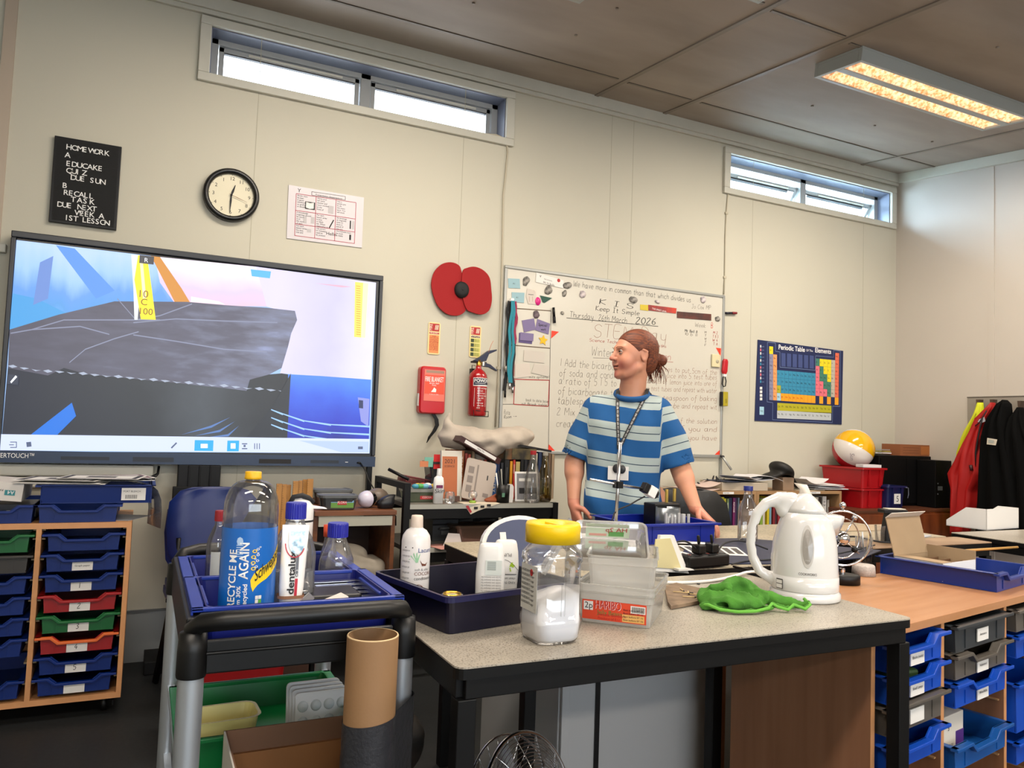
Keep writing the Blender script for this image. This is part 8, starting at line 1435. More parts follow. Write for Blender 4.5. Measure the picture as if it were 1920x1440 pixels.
def rt(t,a0_,z0_,s_,mm,up=True,width=None):
 v,f=text_geo(t,.018);w_=max(q[0]for q in v);k=(width/w_)if width else s_;z0_=z0_+.060;k=k*.84
 m.add([((Rr*1.01+.0008)*math.cos(fa+a0_-q[1]*s_/Rr),(Rr*1.01+.0008)*math.sin(fa+a0_-q[1]*s_/Rr),z0_+q[0]*k)for q in v],f,mm)
rt('RECYCLE ME',-.42,.01,.021,wht,width=zl*.60);rt('AGAIN',-.0,zl*.30,.024,wht,width=zl*.37);rt("I'm 30%",-.22,.012,.0105,wht,width=zl*.22);rt('recycled',-.0,.012,.0115,wht,width=zl*.24)
def LP(x,z,d=.0006):
 z=.052+z*(zl-.054)/zl
 return((Rr*1.01+d)*math.cos(fa+x),(Rr*1.01+d)*math.sin(fa+x),z)
top_=[(1.5,zl*.80),(1.2,zl*.73),(.95,zl*.655),(.7,zl*.60),(.45,zl*.56),(.22,zl*.505),(.10,zl*.43),(.13,zl*.36),(.20,zl*.30)];bot_=[(1.5,zl*.58),(1.2,zl*.54),(.95,zl*.48),(.7,zl*.43),(.5,zl*.40),(.36,zl*.37),(.28,zl*.34),(.24,zl*.32),(.20,zl*.295)]
vs=[LP(a,z)for a,z in top_]+[LP(a,z)for a,z in bot_];m.add(vs,[(i,i+9,i+10,i+1)for i in range(8)],lyel)
v,f=text_geo('Schweppes',.01);m.add([LP(.24+q[0]*.43*.62,zl*.41+(q[0]*.43)*.035*.9+q[1]*.043,.0014)for q in v],f,ink)
vs=[LP(-1.55-a*.3,zl*(.46+b*.2))for a,b in((0,0),(1,0),(1.3,.5),(1,1),(0,1.1),(-.35,.5))];m.add(vs,[tuple(range(6))],lyel)
for i in range(12):a,z=.18+.09*math.sin(i*1.9)+.02*i*.6,zl*(.56+.022*i);r0=(.0045,.003,.002)[i%3];m.add([LP(a+(r0*s1/Rr)*math.cos(t),z+r0*s1*math.sin(t),.0008)for s1 in(1,.6)for t in[k*PI/5 for k in range(10)]],[(k,(k+1)%10,10+(k+1)%10,10+k)for k in range(10)],lyel if r0>.004 else wht)
gw=mat('label_whiteblue','#a9c4e4',.5)
m.add([LP(-.33+.12*math.cos(t),zl*.87+.011*math.sin(t))for t in[k*PI/4 for k in range(8)]],[tuple(range(8))],gw)
for k in range(6):m.add([LP(a,z)for a,z in((-.45,zl*(.82-.025*k)),(-.2,zl*(.82-.025*k)),(-.2,zl*(.83-.025*k)),(-.45,zl*(.83-.025*k)))],[(0,1,2,3)],gw)
for k in range(5):
 for j,mm_ in((0,paper),(1,mat('traffic_green','#5aa83c',.5)if k%2 else paper)):m.add([LP(a,z)for a,z in((.30+.12*j,zl*(.03+.045*k)),(.41+.12*j,zl*(.03+.045*k)),(.41+.12*j,zl*(.07+.045*k)),(.30+.12*j,zl*(.07+.045*k)))],[(0,1,2,3)],mm_)
v,f=text_geo('LEMONADE');m.add([LP(.62+q[0]*.20,zl*.05+q[1]*.011,.0008)for q in v],f,wht);m.build('label',root)
x_=ay(549,1000,1.62).x;root=thing('blue_cap_bottle','clear squarish bottle with ribbed blue cap behind the toothpaste tube','bottle',(ay(553,1000,1.66).x,1.66,zb1));capb=mat('cap_royal','#1d2296',.35)
Hc=ay(547,942,1.66).z-zb1;g1=clear('glass_s',milky=.06);wq_=(ay(592,1050,1.66).x-ay(512,1050,1.66).x)*1.0
m=M();m.rloft([(0,wq_*.92,wq_*.6,.02),(.005,wq_,wq_*.66,.022),(Hc*.60,wq_,wq_*.66,.022),(Hc*.72,wq_*.8,wq_*.6,.02),(Hc*.84,.038,.038,.018),(Hc*.88,.036,.036,.018)],g1,caps=(True,False),smooth=True,n=6);m.build('bottle_body',root)
m=M();m.rloft([(.005,wq_*.94,wq_*.6,.02),(Hc*.45,wq_*.94,wq_*.6,.02)],clear('cloudy',milky=.5,mcol='#b7b9bf'),n=6,smooth=True);m.build('contents',root)
def ribcap(m,r,z0_,z1_,mm):
 vs=[((r*(1.0 if k%2 else.965))*math.cos(2*PI*k/60),(r*(1.0 if k%2 else.965))*math.sin(2*PI*k/60),z)for z in(z0_,z1_-.003)for k in range(60)]+[(r*.94*math.cos(2*PI*k/60),r*.94*math.sin(2*PI*k/60),z1_)for k in range(60)]
 m.add(vs,[(k,(k+1)%60,60+(k+1)%60,60+k)for k in range(60)]+[(60+k,60+(k+1)%60,120+(k+1)%60,120+k)for k in range(60)]+[tuple(range(120,180))],mm)
m=M();ribcap(m,.0215,Hc*.87,Hc,capb);m.build('cap',root)
tq_=ay(550,1060,1.585);tube_=thing('toothpaste_tube','white toothpaste tube standing against the blue-capped bottle','toothpaste',(tq_.x-.002,1.592,zb1+.05),0)
Ht=ay(548,985,1.585).z-zb1-.05;tw=(ay(574,1050,1.585).x-ay(527,1050,1.585).x)
m=M(Matrix.Rotation(R_(1.5),4,'Y'));m.rloft([(0,tw*.5,.03,.012),(.012,tw*.85,.036,.016),(.05,tw*.98,.03,.014),(Ht*.7,tw*1.03,.016,.007),(Ht,tw*1.08,.003,.001)],wht,smooth=True,n=5);m.build('tube_body',tube_)
m=M(Matrix.Rotation(R_(1.5),4,'Y'));
def ty_(z):return-np.interp(z,[0,.05,Ht*.7,Ht],[.0165,.0158,.0088,.0022])-.0012
v,f=text_geo('dentalux',.02);wmx=max(q[0]for q in v);m.add([(.002-q[1]*.019,ty_(.036+q[0]/wmx*Ht*.50),.036+q[0]/wmx*Ht*.50)for q in v],f,ink)
def tpatch(pts,mm,d=0):m.add([(x,ty_(z)-d,z)for x,z in pts],[tuple(range(len(pts)))],mm)
tpatch([(.0035,.03),(.009,.03),(.009,Ht*.39),(.0035,Ht*.39)],mat('tp_red','#b52034',.4));tpatch([(.0035,Ht*.41),(.009,Ht*.41),(.009,Ht*.66),(.0035,Ht*.66)],mat('tp_grey','#5c6068',.4))
v,f=text_geo('COMPLEX 3');wmx=max(q[0]for q in v);m.add([(.0082-q[1]*.0055,ty_(.1)-.003,.033+q[0]/wmx*Ht*.3)for q in v],f,wht)
cshape=[(.003+.016*math.cos(t),Ht*.80+.022*math.sin(t))for t in[PI+k*PI/12 for k in range(13)]];tpatch(cshape+[(.019,Ht*.93),(-.013,Ht*.93)],mat('tp_silver','#5f7078',.25,metal=.6,col2='#b6c4c8',vscale=90),.0006)
cs2=[(.0+.0195*math.cos(t),Ht*.80+.029*math.sin(t))for t in[PI*1.02+k*PI*.85/12 for k in range(13)]]
for a,b in zip(cs2,cs2[1:]):seg(m,(a[0],ty_(a[1])-.0004,a[1]),(b[0],ty_(b[1])-.0004,b[1]),.0022,mat('tp_red','#b52034',.4))
m.build('printing',tube_);m=M();m.rloft([(.028,tw+.004,.040,.016),(.034,tw+.004,.040,.016)],mat('band_brown','#8a6248',.6),n=5,caps=(False,False));m.build('elastic_band',tube_)
m=M();m.box(-.008,.008,-.003,.003,0,.085,clear('strip_clear',milky=.5,mcol='#c2c2c4'));o=m.build('plastic_strip');q=ay(545,1130,1.545);o.location=(q.x-.02,1.555,zb1+.03);o.rotation_euler=(R_(8),R_(45),0);tag(o,'clear plastic strip leaning across the foot of the toothpaste tube','strip')
x_=ay(409,1040,1.93).x;root=thing('red_cap_bottle','small clear bottle with a dark red cap left of the tall bottle','bottle',(x_,1.93,zb2_));Hr=ay(413,957,1.93).z-zb2_;rr_=(ay(432,1040,1.93).x-ay(386,1040,1.93).x)/2
m=M();m.lathe([(0,.004),(rr_*.9,0),(rr_,.01),(rr_,Hr*.62),(rr_*.92,Hr*.70),(rr_*.6,Hr*.80),(rr_*.42,Hr*.85),(rr_*.42,Hr*.9)],pet,32);m.build('bottle_body',root);m=M();ribcap(m,rr_*.46,Hr*.89,Hr,mat('cap_maroon','#8c1622',.4));m.build('cap',root)
fa2=FACE(x_,1.93);m=M();patch(m,[(a*rr_*.1,z)for a,z in[(k,.03)for k in range(-8,9)]+[(k,Hr*.58)for k in range(8,-9,-1)]],mat('label_foggy','#aeb3b4',.6),rr_,.0008,fa2)if False else m.lathe([(rr_*1.015,.03),(rr_*1.015,Hr*.58)],mat('label_foggy','#aeb3b4',.6),16,a0=math.degrees(fa2)-35,a1=math.degrees(fa2)+40);m.build('label',root)
x_=ay(632,1030,1.90).x;root=thing('reagent_bottle','round-shouldered glass reagent bottle with ribbed blue cap, right of the toothpaste','bottle',(x_,1.90,zb2_));Hg=ay(634,980,1.90).z-zb2_;rg=(ay(664,1045,1.9).x-ay(599,1045,1.9).x)/2
m=M();m.lathe([(0,.003),(rg*.9,0),(rg,.008),(rg,Hg*.44),(rg*.95,Hg*.54),(rg*.72,Hg*.68),(rg*.52,Hg*.78),(rg*.5,Hg*.84)],clear('glass_s',milky=.06),36);m.build('bottle_body',root);m=M();m.lathe([(0,.005),(rg*.95,.006),(rg*.96,Hg*.38),(0,Hg*.38)],clear('water','#e6eef2',gloss=.05),32);m.build('water',root);m=M();ribcap(m,rg*.59,Hg*.82,Hg,capb);m.build('cap',root)
x_=ay(622,985,2.0).x;m=M();m.lathe([(0,0),(.016,0),(.016,.03),(0,.03)],mat('cap_orange','#d2502c',.4),24);m.lathe([(.018,-.14),(.022,-.13),(.022,-.05),(.013,-.01),(.013,0)],g1,24);o=m.build('orange_cap_bottle');o.location=(x_,2.02,ay(622,985,2.02).z-.03);tag(o,'bottle with an orange cap half hidden behind the reagent bottle','bottle');o.location.z=zb2_+.141
x_=ay(560,985,2.03).x;sb=thing('sports_bottle','white sports bottle with black spout behind the blue-capped bottle','bottle',(x_,2.02,zb2_));Hs=ay(560,925,2.03).z-zb2_;rs_=(ay(586,985,2.03).x-ay(530,985,2.03).x)/2*.9
m=M();m.lathe([(0,0),(rs_,0),(rs_,Hs*.70),(rs_*.97,Hs*.74)],wht,32);m.lathe([(rs_*1.01,.05),(rs_*1.01,Hs*.55)],mat('sb_dark','#3a2a2a',.5),16,a0=-60,a1=10);m.build('bottle_body',sb)
m=M();m.lathe([(rs_*1.0,Hs*.72),(rs_*1.02,Hs*.725),(rs_*1.02,Hs*.735),(rs_,Hs*.74)],ink,32);m.lathe([(rs_,Hs*.74),(rs_,Hs*.84),(rs_*.95,Hs*.88),(rs_*.7,Hs*.93),(rs_*.3,Hs*.95),(0,Hs*.95)],wht,32);m.prism([(0,Hs*.90),(rs_*.9,Hs*.88),(rs_*1.9,Hs*.855),(rs_*1.95,Hs*.845),(rs_*1.0,Hs*.85),(0,Hs*.84)],wht,-.014,.014);m.build('lid',sb,bevel=.002)
m=M();m.tube([(-rs_*.8,-.005,Hs*.90),(-rs_*.6,-.01,Hs*.97),(0,-.01,Hs*.985),(rs_*.5,-.008,Hs*.96),(rs_*.9,-.005,Hs*.91)],.007,ink,8);m.build('spout',sb)
for i in range(5):a=ay(640,1100+i*4,1.74-.022*i);m=M();m.box(-.075,.05,-.010,.010,0,.0012,steel);o=m.build('steel_ruler');o.location=(ay(650+i*5,1110,1.7).x,1.73-.028*i,zb1+.076-.003*i);tag(o,'%s thin steel strip from the back in the near trolley tray'%ORD[i],'steel strip','steel strips in the near tray')
m=M();m.box(-.09,.06,-.07,.07,0,.074,blk);
o=m.build('black_case',bevel=.006);o.location=(.375,1.67,zb1);tag(o,'black case lying under the steel strips in the near tray','case')
wbx2=thing('small_white_box','white carton with a red corner lying tilted in the near trolley tray','box',(ay(612,1118,1.55).x,1.552,zb1+.058),R_(8));m=M(Matrix.Rotation(R_(-17),4,'Y'));m.box(-.065,.045,-.02,.02,0,.014,mat('carton_ivory','#d8cdc8',.6));m.add([(-.045,-.0205,.001),(-.02,-.0205,.001),(-.028,-.0205,.012),(-.05,-.0205,.012)],[(0,1,2,3)],sred);m.build('carton',wbx2,bevel=.001)
m=M(Matrix.Rotation(R_(-6),4,'Y'));m.box(-.06,.07,-.03,.03,0,.012,mat('carton_ivory','#d8cdc8',.6));o=m.build('white_packet',bevel=.001);o.location=(ay(640,1125,1.56).x,1.535,zb1+.04);tag(o,'flat white packet under the tilted carton in the near tray','packet')
m=M();m.box(-.07,.10,-.035,.035,0,.036,navy_t);o=m.build('navy_box');o.location=(ay(630,1125,1.56).x-.01,1.535,zb1);tag(o,'dark navy box at the bottom right of the near tray','box')
gtq=thing('storage_tray','green tray on the middle runners of the trolley','tray',(0,0,0));gA,gB,gC=az(330,1385,.545),az(352,1290,.545),az(640,1265,.545)
x0_,x1_,y0_,y1_=tx0-.006,tx1+.006,1.70,2.06;gm=mat('tray_green','#0b7a3e',.35);w_,d_=x1_-x0_,y1_-y0_;gtq.location=((x0_+x1_)/2,(y0_+y1_)/2,.545-.07)
m=M();m.rloft([(0,w_-.05,d_-.04,.015),(.07,w_-.034,d_-.016,.015),(.07,w_-.04,d_-.022,.015),(.004,w_-.056,d_-.046,.015)],gm);m.build('tray_body',gtq);m=M();hw,hd_=w_/2,d_/2
m.box(-hw,hw,-hd_,-hd_+.014,.060,.07,gm);m.box(-hw,hw,hd_-.014,hd_,.060,.07,gm)
for s_ in(-1,1):a,b=sorted((s_*hw,s_*(hw-.02)));m.box(a,b,-hd_,hd_,.064,.07,gm);a,b=sorted((s_*hw,s_*(hw-.004)));m.box(a,b,-hd_,-hd_+.1,.03,.07,gm)
m.build('rim',gtq,bevel=.002)
zg=.545-.07+.0045;pt_=mat('palette_white','#d9dadd',.35);q=ay(600,1330,1.80)
for i in range(4):
 m=M(Matrix.Rotation(R_(-10),4,'X'));hp=.108-.004*i;m.prism([(a_,b_+hp/2)for a_,b_ in rrect(.125,hp,.01)],pt_,0,.004)
 m.prism([(a_,b_+hp/2)for a_,b_ in rrect(.125,hp,.01)][::1],pt_,-.002,.0)
 if i==3:
  for r_ in range(3):
   for c_ in range(4):m.T=Matrix.Rotation(R_(-10),4,'X')@Matrix.Translation((-.045+.030*c_,-.002,hp-.030-.034*r_))@Matrix.Rotation(R_(90),4,'X');m.lathe([(.0125,0),(.011,.004),(.007,.007),(0,.008)],mat('palette_well','#c3cbd0',.25),16)
 o=m.build('paint_palette',bevel=.001);o.location=(q.x+.008-.007*(i*-1+3)*.6,1.845-.014*i,zg+.004*(3-i)*.0+.001);tag(o,'%s white paint palette from the back standing in the green tray'%('first','second','third','front')[i]if i<3 else 'front white paint palette with round wells in the green tray','paint palette','paint palettes')
ic=thing('ice_cream_tub','empty pale yellow tub in the green tray','tub',(ay(410,1340,1.82).x,1.80,zg),R_(3));im=mat('tub_yellow','#d9cf8a',.35);m=M();m.rloft([(0,.13,.08,.02),(.078,.155,.10,.025),(.08,.165,.11,.028),(.08,.152,.097,.024),(.003,.127,.077,.019)],im);m.build('tub_body',ic)
cx_=thing('shoe_box','open cardboard box standing in the near side of the trolley below the green tray','box',(0,0,0));q=ay(420,1372,1.64);q2=ay(640,1342,1.64);bxw=q2.x-q.x+.03;zbx=q.z
cx_.location=(q.x,1.465,.136);m=M();hB=zbx-.136;bi=mat('box_brown_inside','#6f4e38',.8);bo=mat('box_white_out','#cfcbc4',.6);dB_=.18
m.box(0,bxw,dB_-.004,dB_,0,hB,bi);m.box(0,.003,0,dB_,0,hB,bo);m.box(.003,.006,.001,dB_-.004,0,hB,bi);m.box(bxw-.004,bxw,0,dB_,0,hB,bi);m.box(0,bxw,0,.003,0,hB*.8,bo);m.box(0,bxw,0,dB_,0,.003,bi);m.box(.006,bxw-.004,dB_-.012,dB_-.004,0,hB-.045,mat('box_orange_in','#8a5a30',.8));m.build('carton',cx_)
m=M();m.box(-.05,.08,-.05,.04,0,.34,mat('teal_box','#1f7f92',.4));o=m.build('teal_carton');o.location=(q.x+.11,1.53,.14);tag(o,'teal carton inside the open cardboard box','box')
tu=thing('cardboard_tube','thick brown cardboard tube taped to the right front post of the trolley','tube',(ay(695,1300,1.37).x,1.372,.40));rt_=.0465;Ht2=ay(695,1190,1.372).z-.40
kraft=mat('kraft_tube','#80603f',.7,var=.12,vscale=7,bump=.05,bscale=200);m=M();m.lathe([(rt_,0),(rt_,Ht2-.001),(rt_-.0008,Ht2),(rt_-.0025,Ht2),(rt_-.003,Ht2-.001),(rt_-.003,0)],kraft,56);m.lathe([(rt_+.0001,Ht2-.0015),(rt_-.0008,Ht2+.0006),(rt_-.0028,Ht2+.0004)],mat('kraft_torn','#cdb48c',.9),56);m.build('tube_body',tu)
m=M();tz=ay(695,1360,1.33).z-.40;tp_=mat('duct_tape','#2b2c31',.35,bump=.4,bscale=80);px0=tx1-tu.location.x;py0=ty0-tu.location.y
def ringo(z,dx,dr=0):return[((rt_+.0015+dr)*math.cos(a),(rt_+.0015+dr)*math.sin(a),z+dx*math.cos(a))for a in[R_(100+k*10)for k in range(26)]]+[(px0+(.027)*math.cos(a),py0+.027*math.sin(a),z+dx*1.6)for a in[R_(-40+k*20)for k in range(8)]]
m.loft([ringo(tz-.16,.0),ringo(tz-.08,.003),ringo(tz,.006)],tp_,caps=(False,False));m.loft([ringo(tz-.15,.01,.0008),ringo(tz-.05,.02,.0008)],tp_,caps=(False,False));m.build('tape_wrap',tu)
fq=ay(992,1392,1.62);Rf=.165;fn_=thing('floor_fan','round chrome fan under the foreground table, cut by the bottom edge','fan',(ay(992,1400,1.62).x+.01,1.62,0),R_(28))
zf=fq.z-Rf*.93;Tf=Matrix.Translation((0,0,zf))@Matrix.Rotation(R_(70),4,'X')
ch=chrome();m=M(Tf)
for r_,z_,t_ in((Rf,0,.005),(Rf,-.05,.003)):m.tube([(r_*math.cos(2*PI*k/64),r_*math.sin(2*PI*k/64),z_)for k in range(64)],t_,ch,8,closed=True)
for k in range(1,17):r_=Rf*(.2+.8*k/17);m.tube([(r_*math.cos(2*PI*j/48),r_*math.sin(2*PI*j/48),.045*math.cos(r_/Rf*PI/2))for j in range(48)],.0011,ch,5,closed=True)
for k in range(12):a=R_(30*k);m.tube([(r_*math.cos(a),r_*math.sin(a),.045*math.cos(r_/Rf*PI/2))for r_ in np.linspace(Rf*.18,Rf,8)],.0013,ch,5)
for k in range(24):a=R_(15*k);m.tube([(r_*math.cos(a),r_*math.sin(a),-.05-.03*math.cos(r_/Rf*PI/2))for r_ in np.linspace(Rf*.3,Rf,6)],.0011,ch,5)
m.build('cage',fn_);m=M(Tf)
for k in range(4):
 vs=[]
 for j in range(7):
  a=R_(90*k+j*9-25);
  for i in range(5):r_=Rf*(.2+.68*i/4);vs.append((r_*math.cos(a+i*.08),r_*math.sin(a+i*.08),-.015+(j-3)*.008))
 m.add(vs,[(j*5+i,j*5+i+1,(j+1)*5+i+1,(j+1)*5+i)for j in range(6)for i in range(4)],steel,True)
m.build('blades',fn_);m=M(Tf);m.lathe([(0,.05),(.03,.048),(.034,.04)],ch,24);m.lathe([(0,.01),(.035,.01),(.035,-.03),(.05,-.06),(.04,-.14),(0,-.15)],steel,24);m.build('motor',fn_)
m=M();m.tube([(-Rf-.012,.01,zf),(-Rf*.8,.03,.06),(0,.04,.02),(Rf*.8,.03,.06),(Rf+.012,.01,zf)],.008,ch,8);m.lathe([(0,0),(.10,0),(.10,.012),(.03,.02),(0,.02)],steel,36,(0,.04,0));m.build('stand',fn_)
m=M();m.tube([(0,0,0),(0,0,.09)],.009,mat('fan_rod','#3a3b3e',.4),10);
s=SDF(grid(-.2,.2,.01),grid(-.15,.15,.01),grid(-.02,.35,.01));s.ell((0,0,.12),(.15,.11,.13),.03);s.cap((-.1,-.05,.1),(.1,-.06,.16),.04,.03,.03);s.cap((0,0,.2),(.02,0,.27),.05,.03,.03);o=s.build('dark_bag',mat('bag_brown','#2a221c',.7,col2='#15120f',vscale=10));q=az(800,1275,.12);o.location=(.78,2.55,.005);tag(o,'dark brown bag on the floor behind the foreground table','bag')
PX,PY=1.985,2.880
per=thing('person','person with red hair in a bun, blue striped T-shirt, looking left','person',(PX,PY,0),R_(-36.87))
skin=D.materials.new('skin');skin.use_nodes=True;nt=skin.node_tree;N=nt.nodes;L=nt.links;b_=N['Principled BSDF']
b_.inputs['Roughness'].default_value=.48;b_.inputs['Subsurface Weight'].default_value=.12;b_.inputs['Subsurface Radius'].default_value=(.012,.005,.003);b_.inputs['Subsurface Scale'].default_value=.5
at_=N.new('ShaderNodeAttribute');at_.attribute_name='flush';cr=N.new('ShaderNodeValToRGB');cr.color_ramp.elements[0].color=hexc('#cf9578');cr.color_ramp.elements[1].color=hexc('#ad4f4b');L.new(at_.outputs['Fac'],cr.inputs[0])
nz=N.new('ShaderNodeTexNoise');nz.inputs['Scale'].default_value=30;tc=N.new('ShaderNodeTexCoord');L.new(tc.outputs['Object'],nz.inputs['Vector']);mx=N.new('ShaderNodeMix');mx.data_type='RGBA';mx.blend_type='MULTIPLY';mx.inputs[0].default_value=.25;L.new(cr.outputs[0],mx.inputs[6]);L.new(nz.outputs['Fac'],mx.inputs[7])
cr2=N.new('ShaderNodeValToRGB');cr2.color_ramp.elements[0].color=(.8,.72,.7,1);cr2.color_ramp.elements[1].color=(1,1,1,1);L.new(nz.outputs['Fac'],cr2.inputs[0]);L.new(cr2.outputs[0],mx.inputs[7]);L.new(mx.outputs[2],b_.inputs['Base Color'])
HC=Vector((.005,-.012,1.555));HR=Matrix.Rotation(R_(-60),4,'Z')@Matrix.Rotation(R_(2),4,'X')
def hp(x,y,z):return tuple(HC+(HR@Vector((x,y,z))))
xs_=np.concatenate([grid(-.40,-.15,.006),grid(-.144,.144,.0028),grid(.15,.42,.006)])
ys_=np.concatenate([grid(-.30,-.15,.006),grid(-.144,.13,.0028),grid(.136,.2,.006)])
zs_=np.concatenate([grid(.0,.78,.010),grid(.786,1.40,.0055),grid(1.404,1.69,.0028)])
B=SDF(xs_,ys_,zs_)
B.ell(hp(0,.012,.025),(.074,.094,.086),.01,rot=HR);B.ell(hp(0,-.03,-.015),(.062,.062,.075),.03,rot=HR)
B.ell(hp(0,-.040,-.058),(.050,.052,.048),.025,rot=HR);B.ell(hp(0,-.078,-.093),(.022,.018,.017),.02,rot=HR)
for s_ in(-1,1):
 B.ell(hp(s_*.038,-.060,-.032),(.026,.026,.030),.018,rot=HR)
 B.cap(hp(s_*.012,-.082,.031),hp(s_*.042,-.070,.030),.0085,.008,.014)
 B.cap(hp(s_*.055,-.005,-.06),hp(s_*.03,-.06,-.088),.016,.014,.02)
 B.ell(hp(s_*.030,-.092,.010),(.017,.013,.011),.012,'s',rot=HR)
 B.ell(hp(s_*.030,-.0735,.011),(.0125,.0118,.0118),.003,rot=HR)
 B.ell(hp(s_*.0735,.014,-.006),(.0065,.017,.029),.005,rot=HR);B.ell(hp(s_*.0805,.010,-.004),(.005,.010,.019),.004,'s',rot=HR);B.cap(hp(s_*.0775,.027,.010),hp(s_*.0755,.016,-.026),.0045,.0045,.004);B.cap(hp(s_*.0765,.006,.020),hp(s_*.0775,.026,.012),.0045,.0045,.004)
B.cap(hp(0,-.085,.022),hp(0,-.107,-.012),.0085,.010,.010);B.ell(hp(0,-.110,-.018),(.012,.012,.010),.006,rot=HR)
for s_ in(-1,1):B.ell(hp(s_*.012,-.100,-.020),(.007,.009,.007),.005,rot=HR);B.ell(hp(s_*.006,-.106,-.027),(.0035,.004,.004),.002,'s',rot=HR)
B.ell(hp(0,-.088,-.047),(.023,.014,.0065),.006,rot=HR);B.ell(hp(0,-.086,-.060),(.020,.014,.0075),.006,rot=HR);B.cap(hp(-.021,-.092,-.0535),hp(.021,-.092,-.0535),.0035,.0035,.003,op='s')
B.cap(hp(0,.022,-.05),(.0,.018,1.385),.050,.052,.03);B.cap((0,.018,1.41),(0,.02,1.35),.052,.056,.03)
B.cap((-.12,.02,1.30),(.09,.02,1.30),.05,.05,.05);B.box((-.025,.015,1.13),(.13,.08,.19),.07,.05);B.box((-.04,.02,.93),(.14,.09,.12),.08,.05)
RA=[(-.165,.02,1.295),(-.252,.01,1.06),(-.243,-.05,.885)];LA=[(.125,.02,1.295),(.225,-.01,1.05),(.285,-.105,.895)]
for A in(RA,LA):B.chain(A,[.050,.042,.028],.02,sy=1.0);e_=Vector(A[1]).lerp(Vector(A[2]),.25);B.cap(A[1],tuple(e_),.041,.043,.02)
def handf(base,tip,palm_n,thumb_side,curl,sc_=1.0):
 """palm from wrist base towards tip, five fingers with bends; palm_n points out of the palm"""
 base,tip=Vector(base),Vector(tip);d=(tip-base).normalized();n=Vector(palm_n).normalized();sd=d.cross(n).normalized()*thumb_side;n=sd.cross(d).normalized()*(1 if sd.cross(d).dot(n)>0 else-1)
 L0=.085*sc_;
 for u in(-.028,-.009,.010,.028):B.cap(tuple(base),tuple(base+d*L0+sd*u),.020*sc_,.0115*sc_,.012)
 for i,(u,ln_)in enumerate(((.030,.070),(.010,.078),(-.010,.072),(-.029,.056))):
  p0=base+d*L0+sd*u;c1,c2,c3=curl[i];dd=d+sd*(u*1.2);pts=[p0];ang_=0
  for seg_,cv in zip((.45,.32,.26),(c1,c2,c3)):ang_+=R_(cv);pts.append(pts[-1]+((dd*math.cos(ang_)+n*math.sin(ang_)).normalized())*ln_*seg_)
  B.chain([tuple(p)for p in pts],[.0090,.0085,.0080,.0070],.0025)
 t0=base+d*.022+sd*.022;t1=t0+(d*.5+sd*.75+n*.35).normalized()*.036;t2=t1+(d*.8+sd*.3+n*.4).normalized()*.028;t3=t2+(d*.9+n*.35).normalized()*.022;B.chain([tuple(t)for t in(t0,t1,t2,t3)],[.015,.0115,.0100,.008],.006)
handf((-.240,-.058,.872),(-.213,-.095,.78),(.7,.5,0),1,[(18,25,15),(20,28,15),(24,30,18),(28,32,18)])
handf((.290,-.112,.885),(.350,-.140,.842),(-.3,-.1,-1),-1,[(8,30,20),(8,32,22),(10,34,22),(14,36,22)])
for s_ in(-1,1):B.chain([(s_*.085,.02,.90),(s_*.09,.01,.48),(s_*.095,.02,.10)],[.085,.055,.038],.03);B.cap((s_*.095,.03,.045),(s_*.105,-.10,.035),.040,.034,.02)
B.cap((0,.02,.9),(0,.02,.86),.11,.09,.05)
body=B.build('body',skin,per,1);V=B.V
fl=np.zeros(len(V));HI=(Matrix.Translation(HC)@HR).inverted()
for i in np.nonzero(V[:,2]>1.42)[0]:
 p=HI@Vector(V[i]);
 if p.y>-.02:fl[i]=.12 if p.z>-.07 else 0;continue
 ch_=max(math.exp(-((abs(p.x)-.040)/.022)**2-((p.z+.048)/.024)**2),.95*math.exp(-(p.x/.022)**2-((p.z+.085)/.02)**2),.8*math.exp(-(p.x/.016)**2-((p.z+.018)/.012)**2),.9*math.exp(-(p.x/.021)**2-((p.z+.0535)/.008)**2));fl[i]=.12+.6*ch_
for i in np.nonzero(V[:,2]<.9)[0]:fl[i]=.35
for me_ in(body.data,):
 a_=me_.attributes.new('flush','FLOAT','POINT');a_.data.foreach_set('value',fl.astype(np.float32))
eyew=mat('eye_white','#aba29a',.2);iris=mat('iris','#2a1c14',.15,coat=1);brow=mat('brow_hair','#8a5a3c',.8);lip=mat('lip','#a2544e',.45)
for s_ in(-1,1):
 m=M(Matrix.Translation(HC)@HR);m.sphere((s_*.030,-.0765,.011),.0118,eyew,20);T0=m.T;m.T=T0@Matrix.Translation((s_*.030-.0015*1,-.0765,.011))@Matrix.Rotation(R_(90),4,'X')@Matrix.Rotation(R_(6),4,'Y');m.lathe([(0,.0131),(.0045,.0126),(.0064,.0110)],iris,16);m.T=T0
 eye_=m.build('eye',per)
 m=M(Matrix.Translation(HC)@HR)
 for zz,k in((.0175,1),(.0055,-1)):m.tube([(s_*.030+x,-.0765-math.sqrt(max(.0136**2-x*x-(.0045*1)**2,1e-6)),.011+k*(.0052-.0018*(abs(x)/.012)**2*2))for x in np.linspace(-.0118,.0118,9)],.0018,skin if k<0 else mat('lash','#5a3626',.7),6)
 m.build('eyelid',eye_)
 m=M(Matrix.Translation(HC)@HR);m.tube([(s_*.014,-.096,.030),(s_*.026,-.0935,.0345),(s_*.040,-.084,.034),(s_*.050,-.074,.029)],[.0012,.0018,.0016,.0008],brow,8,flat=.6);m.build('eyebrow',per)
m=M(Matrix.Translation(HC)@HR);m.tube([(x,-.0985+abs(x)**2*14,-.0535-abs(x)*.06)for x in np.linspace(-.021,.021,9)],.0014,mat('mouth_dark','#4a1c1a',.6),6);m.build('mouth_line',per)
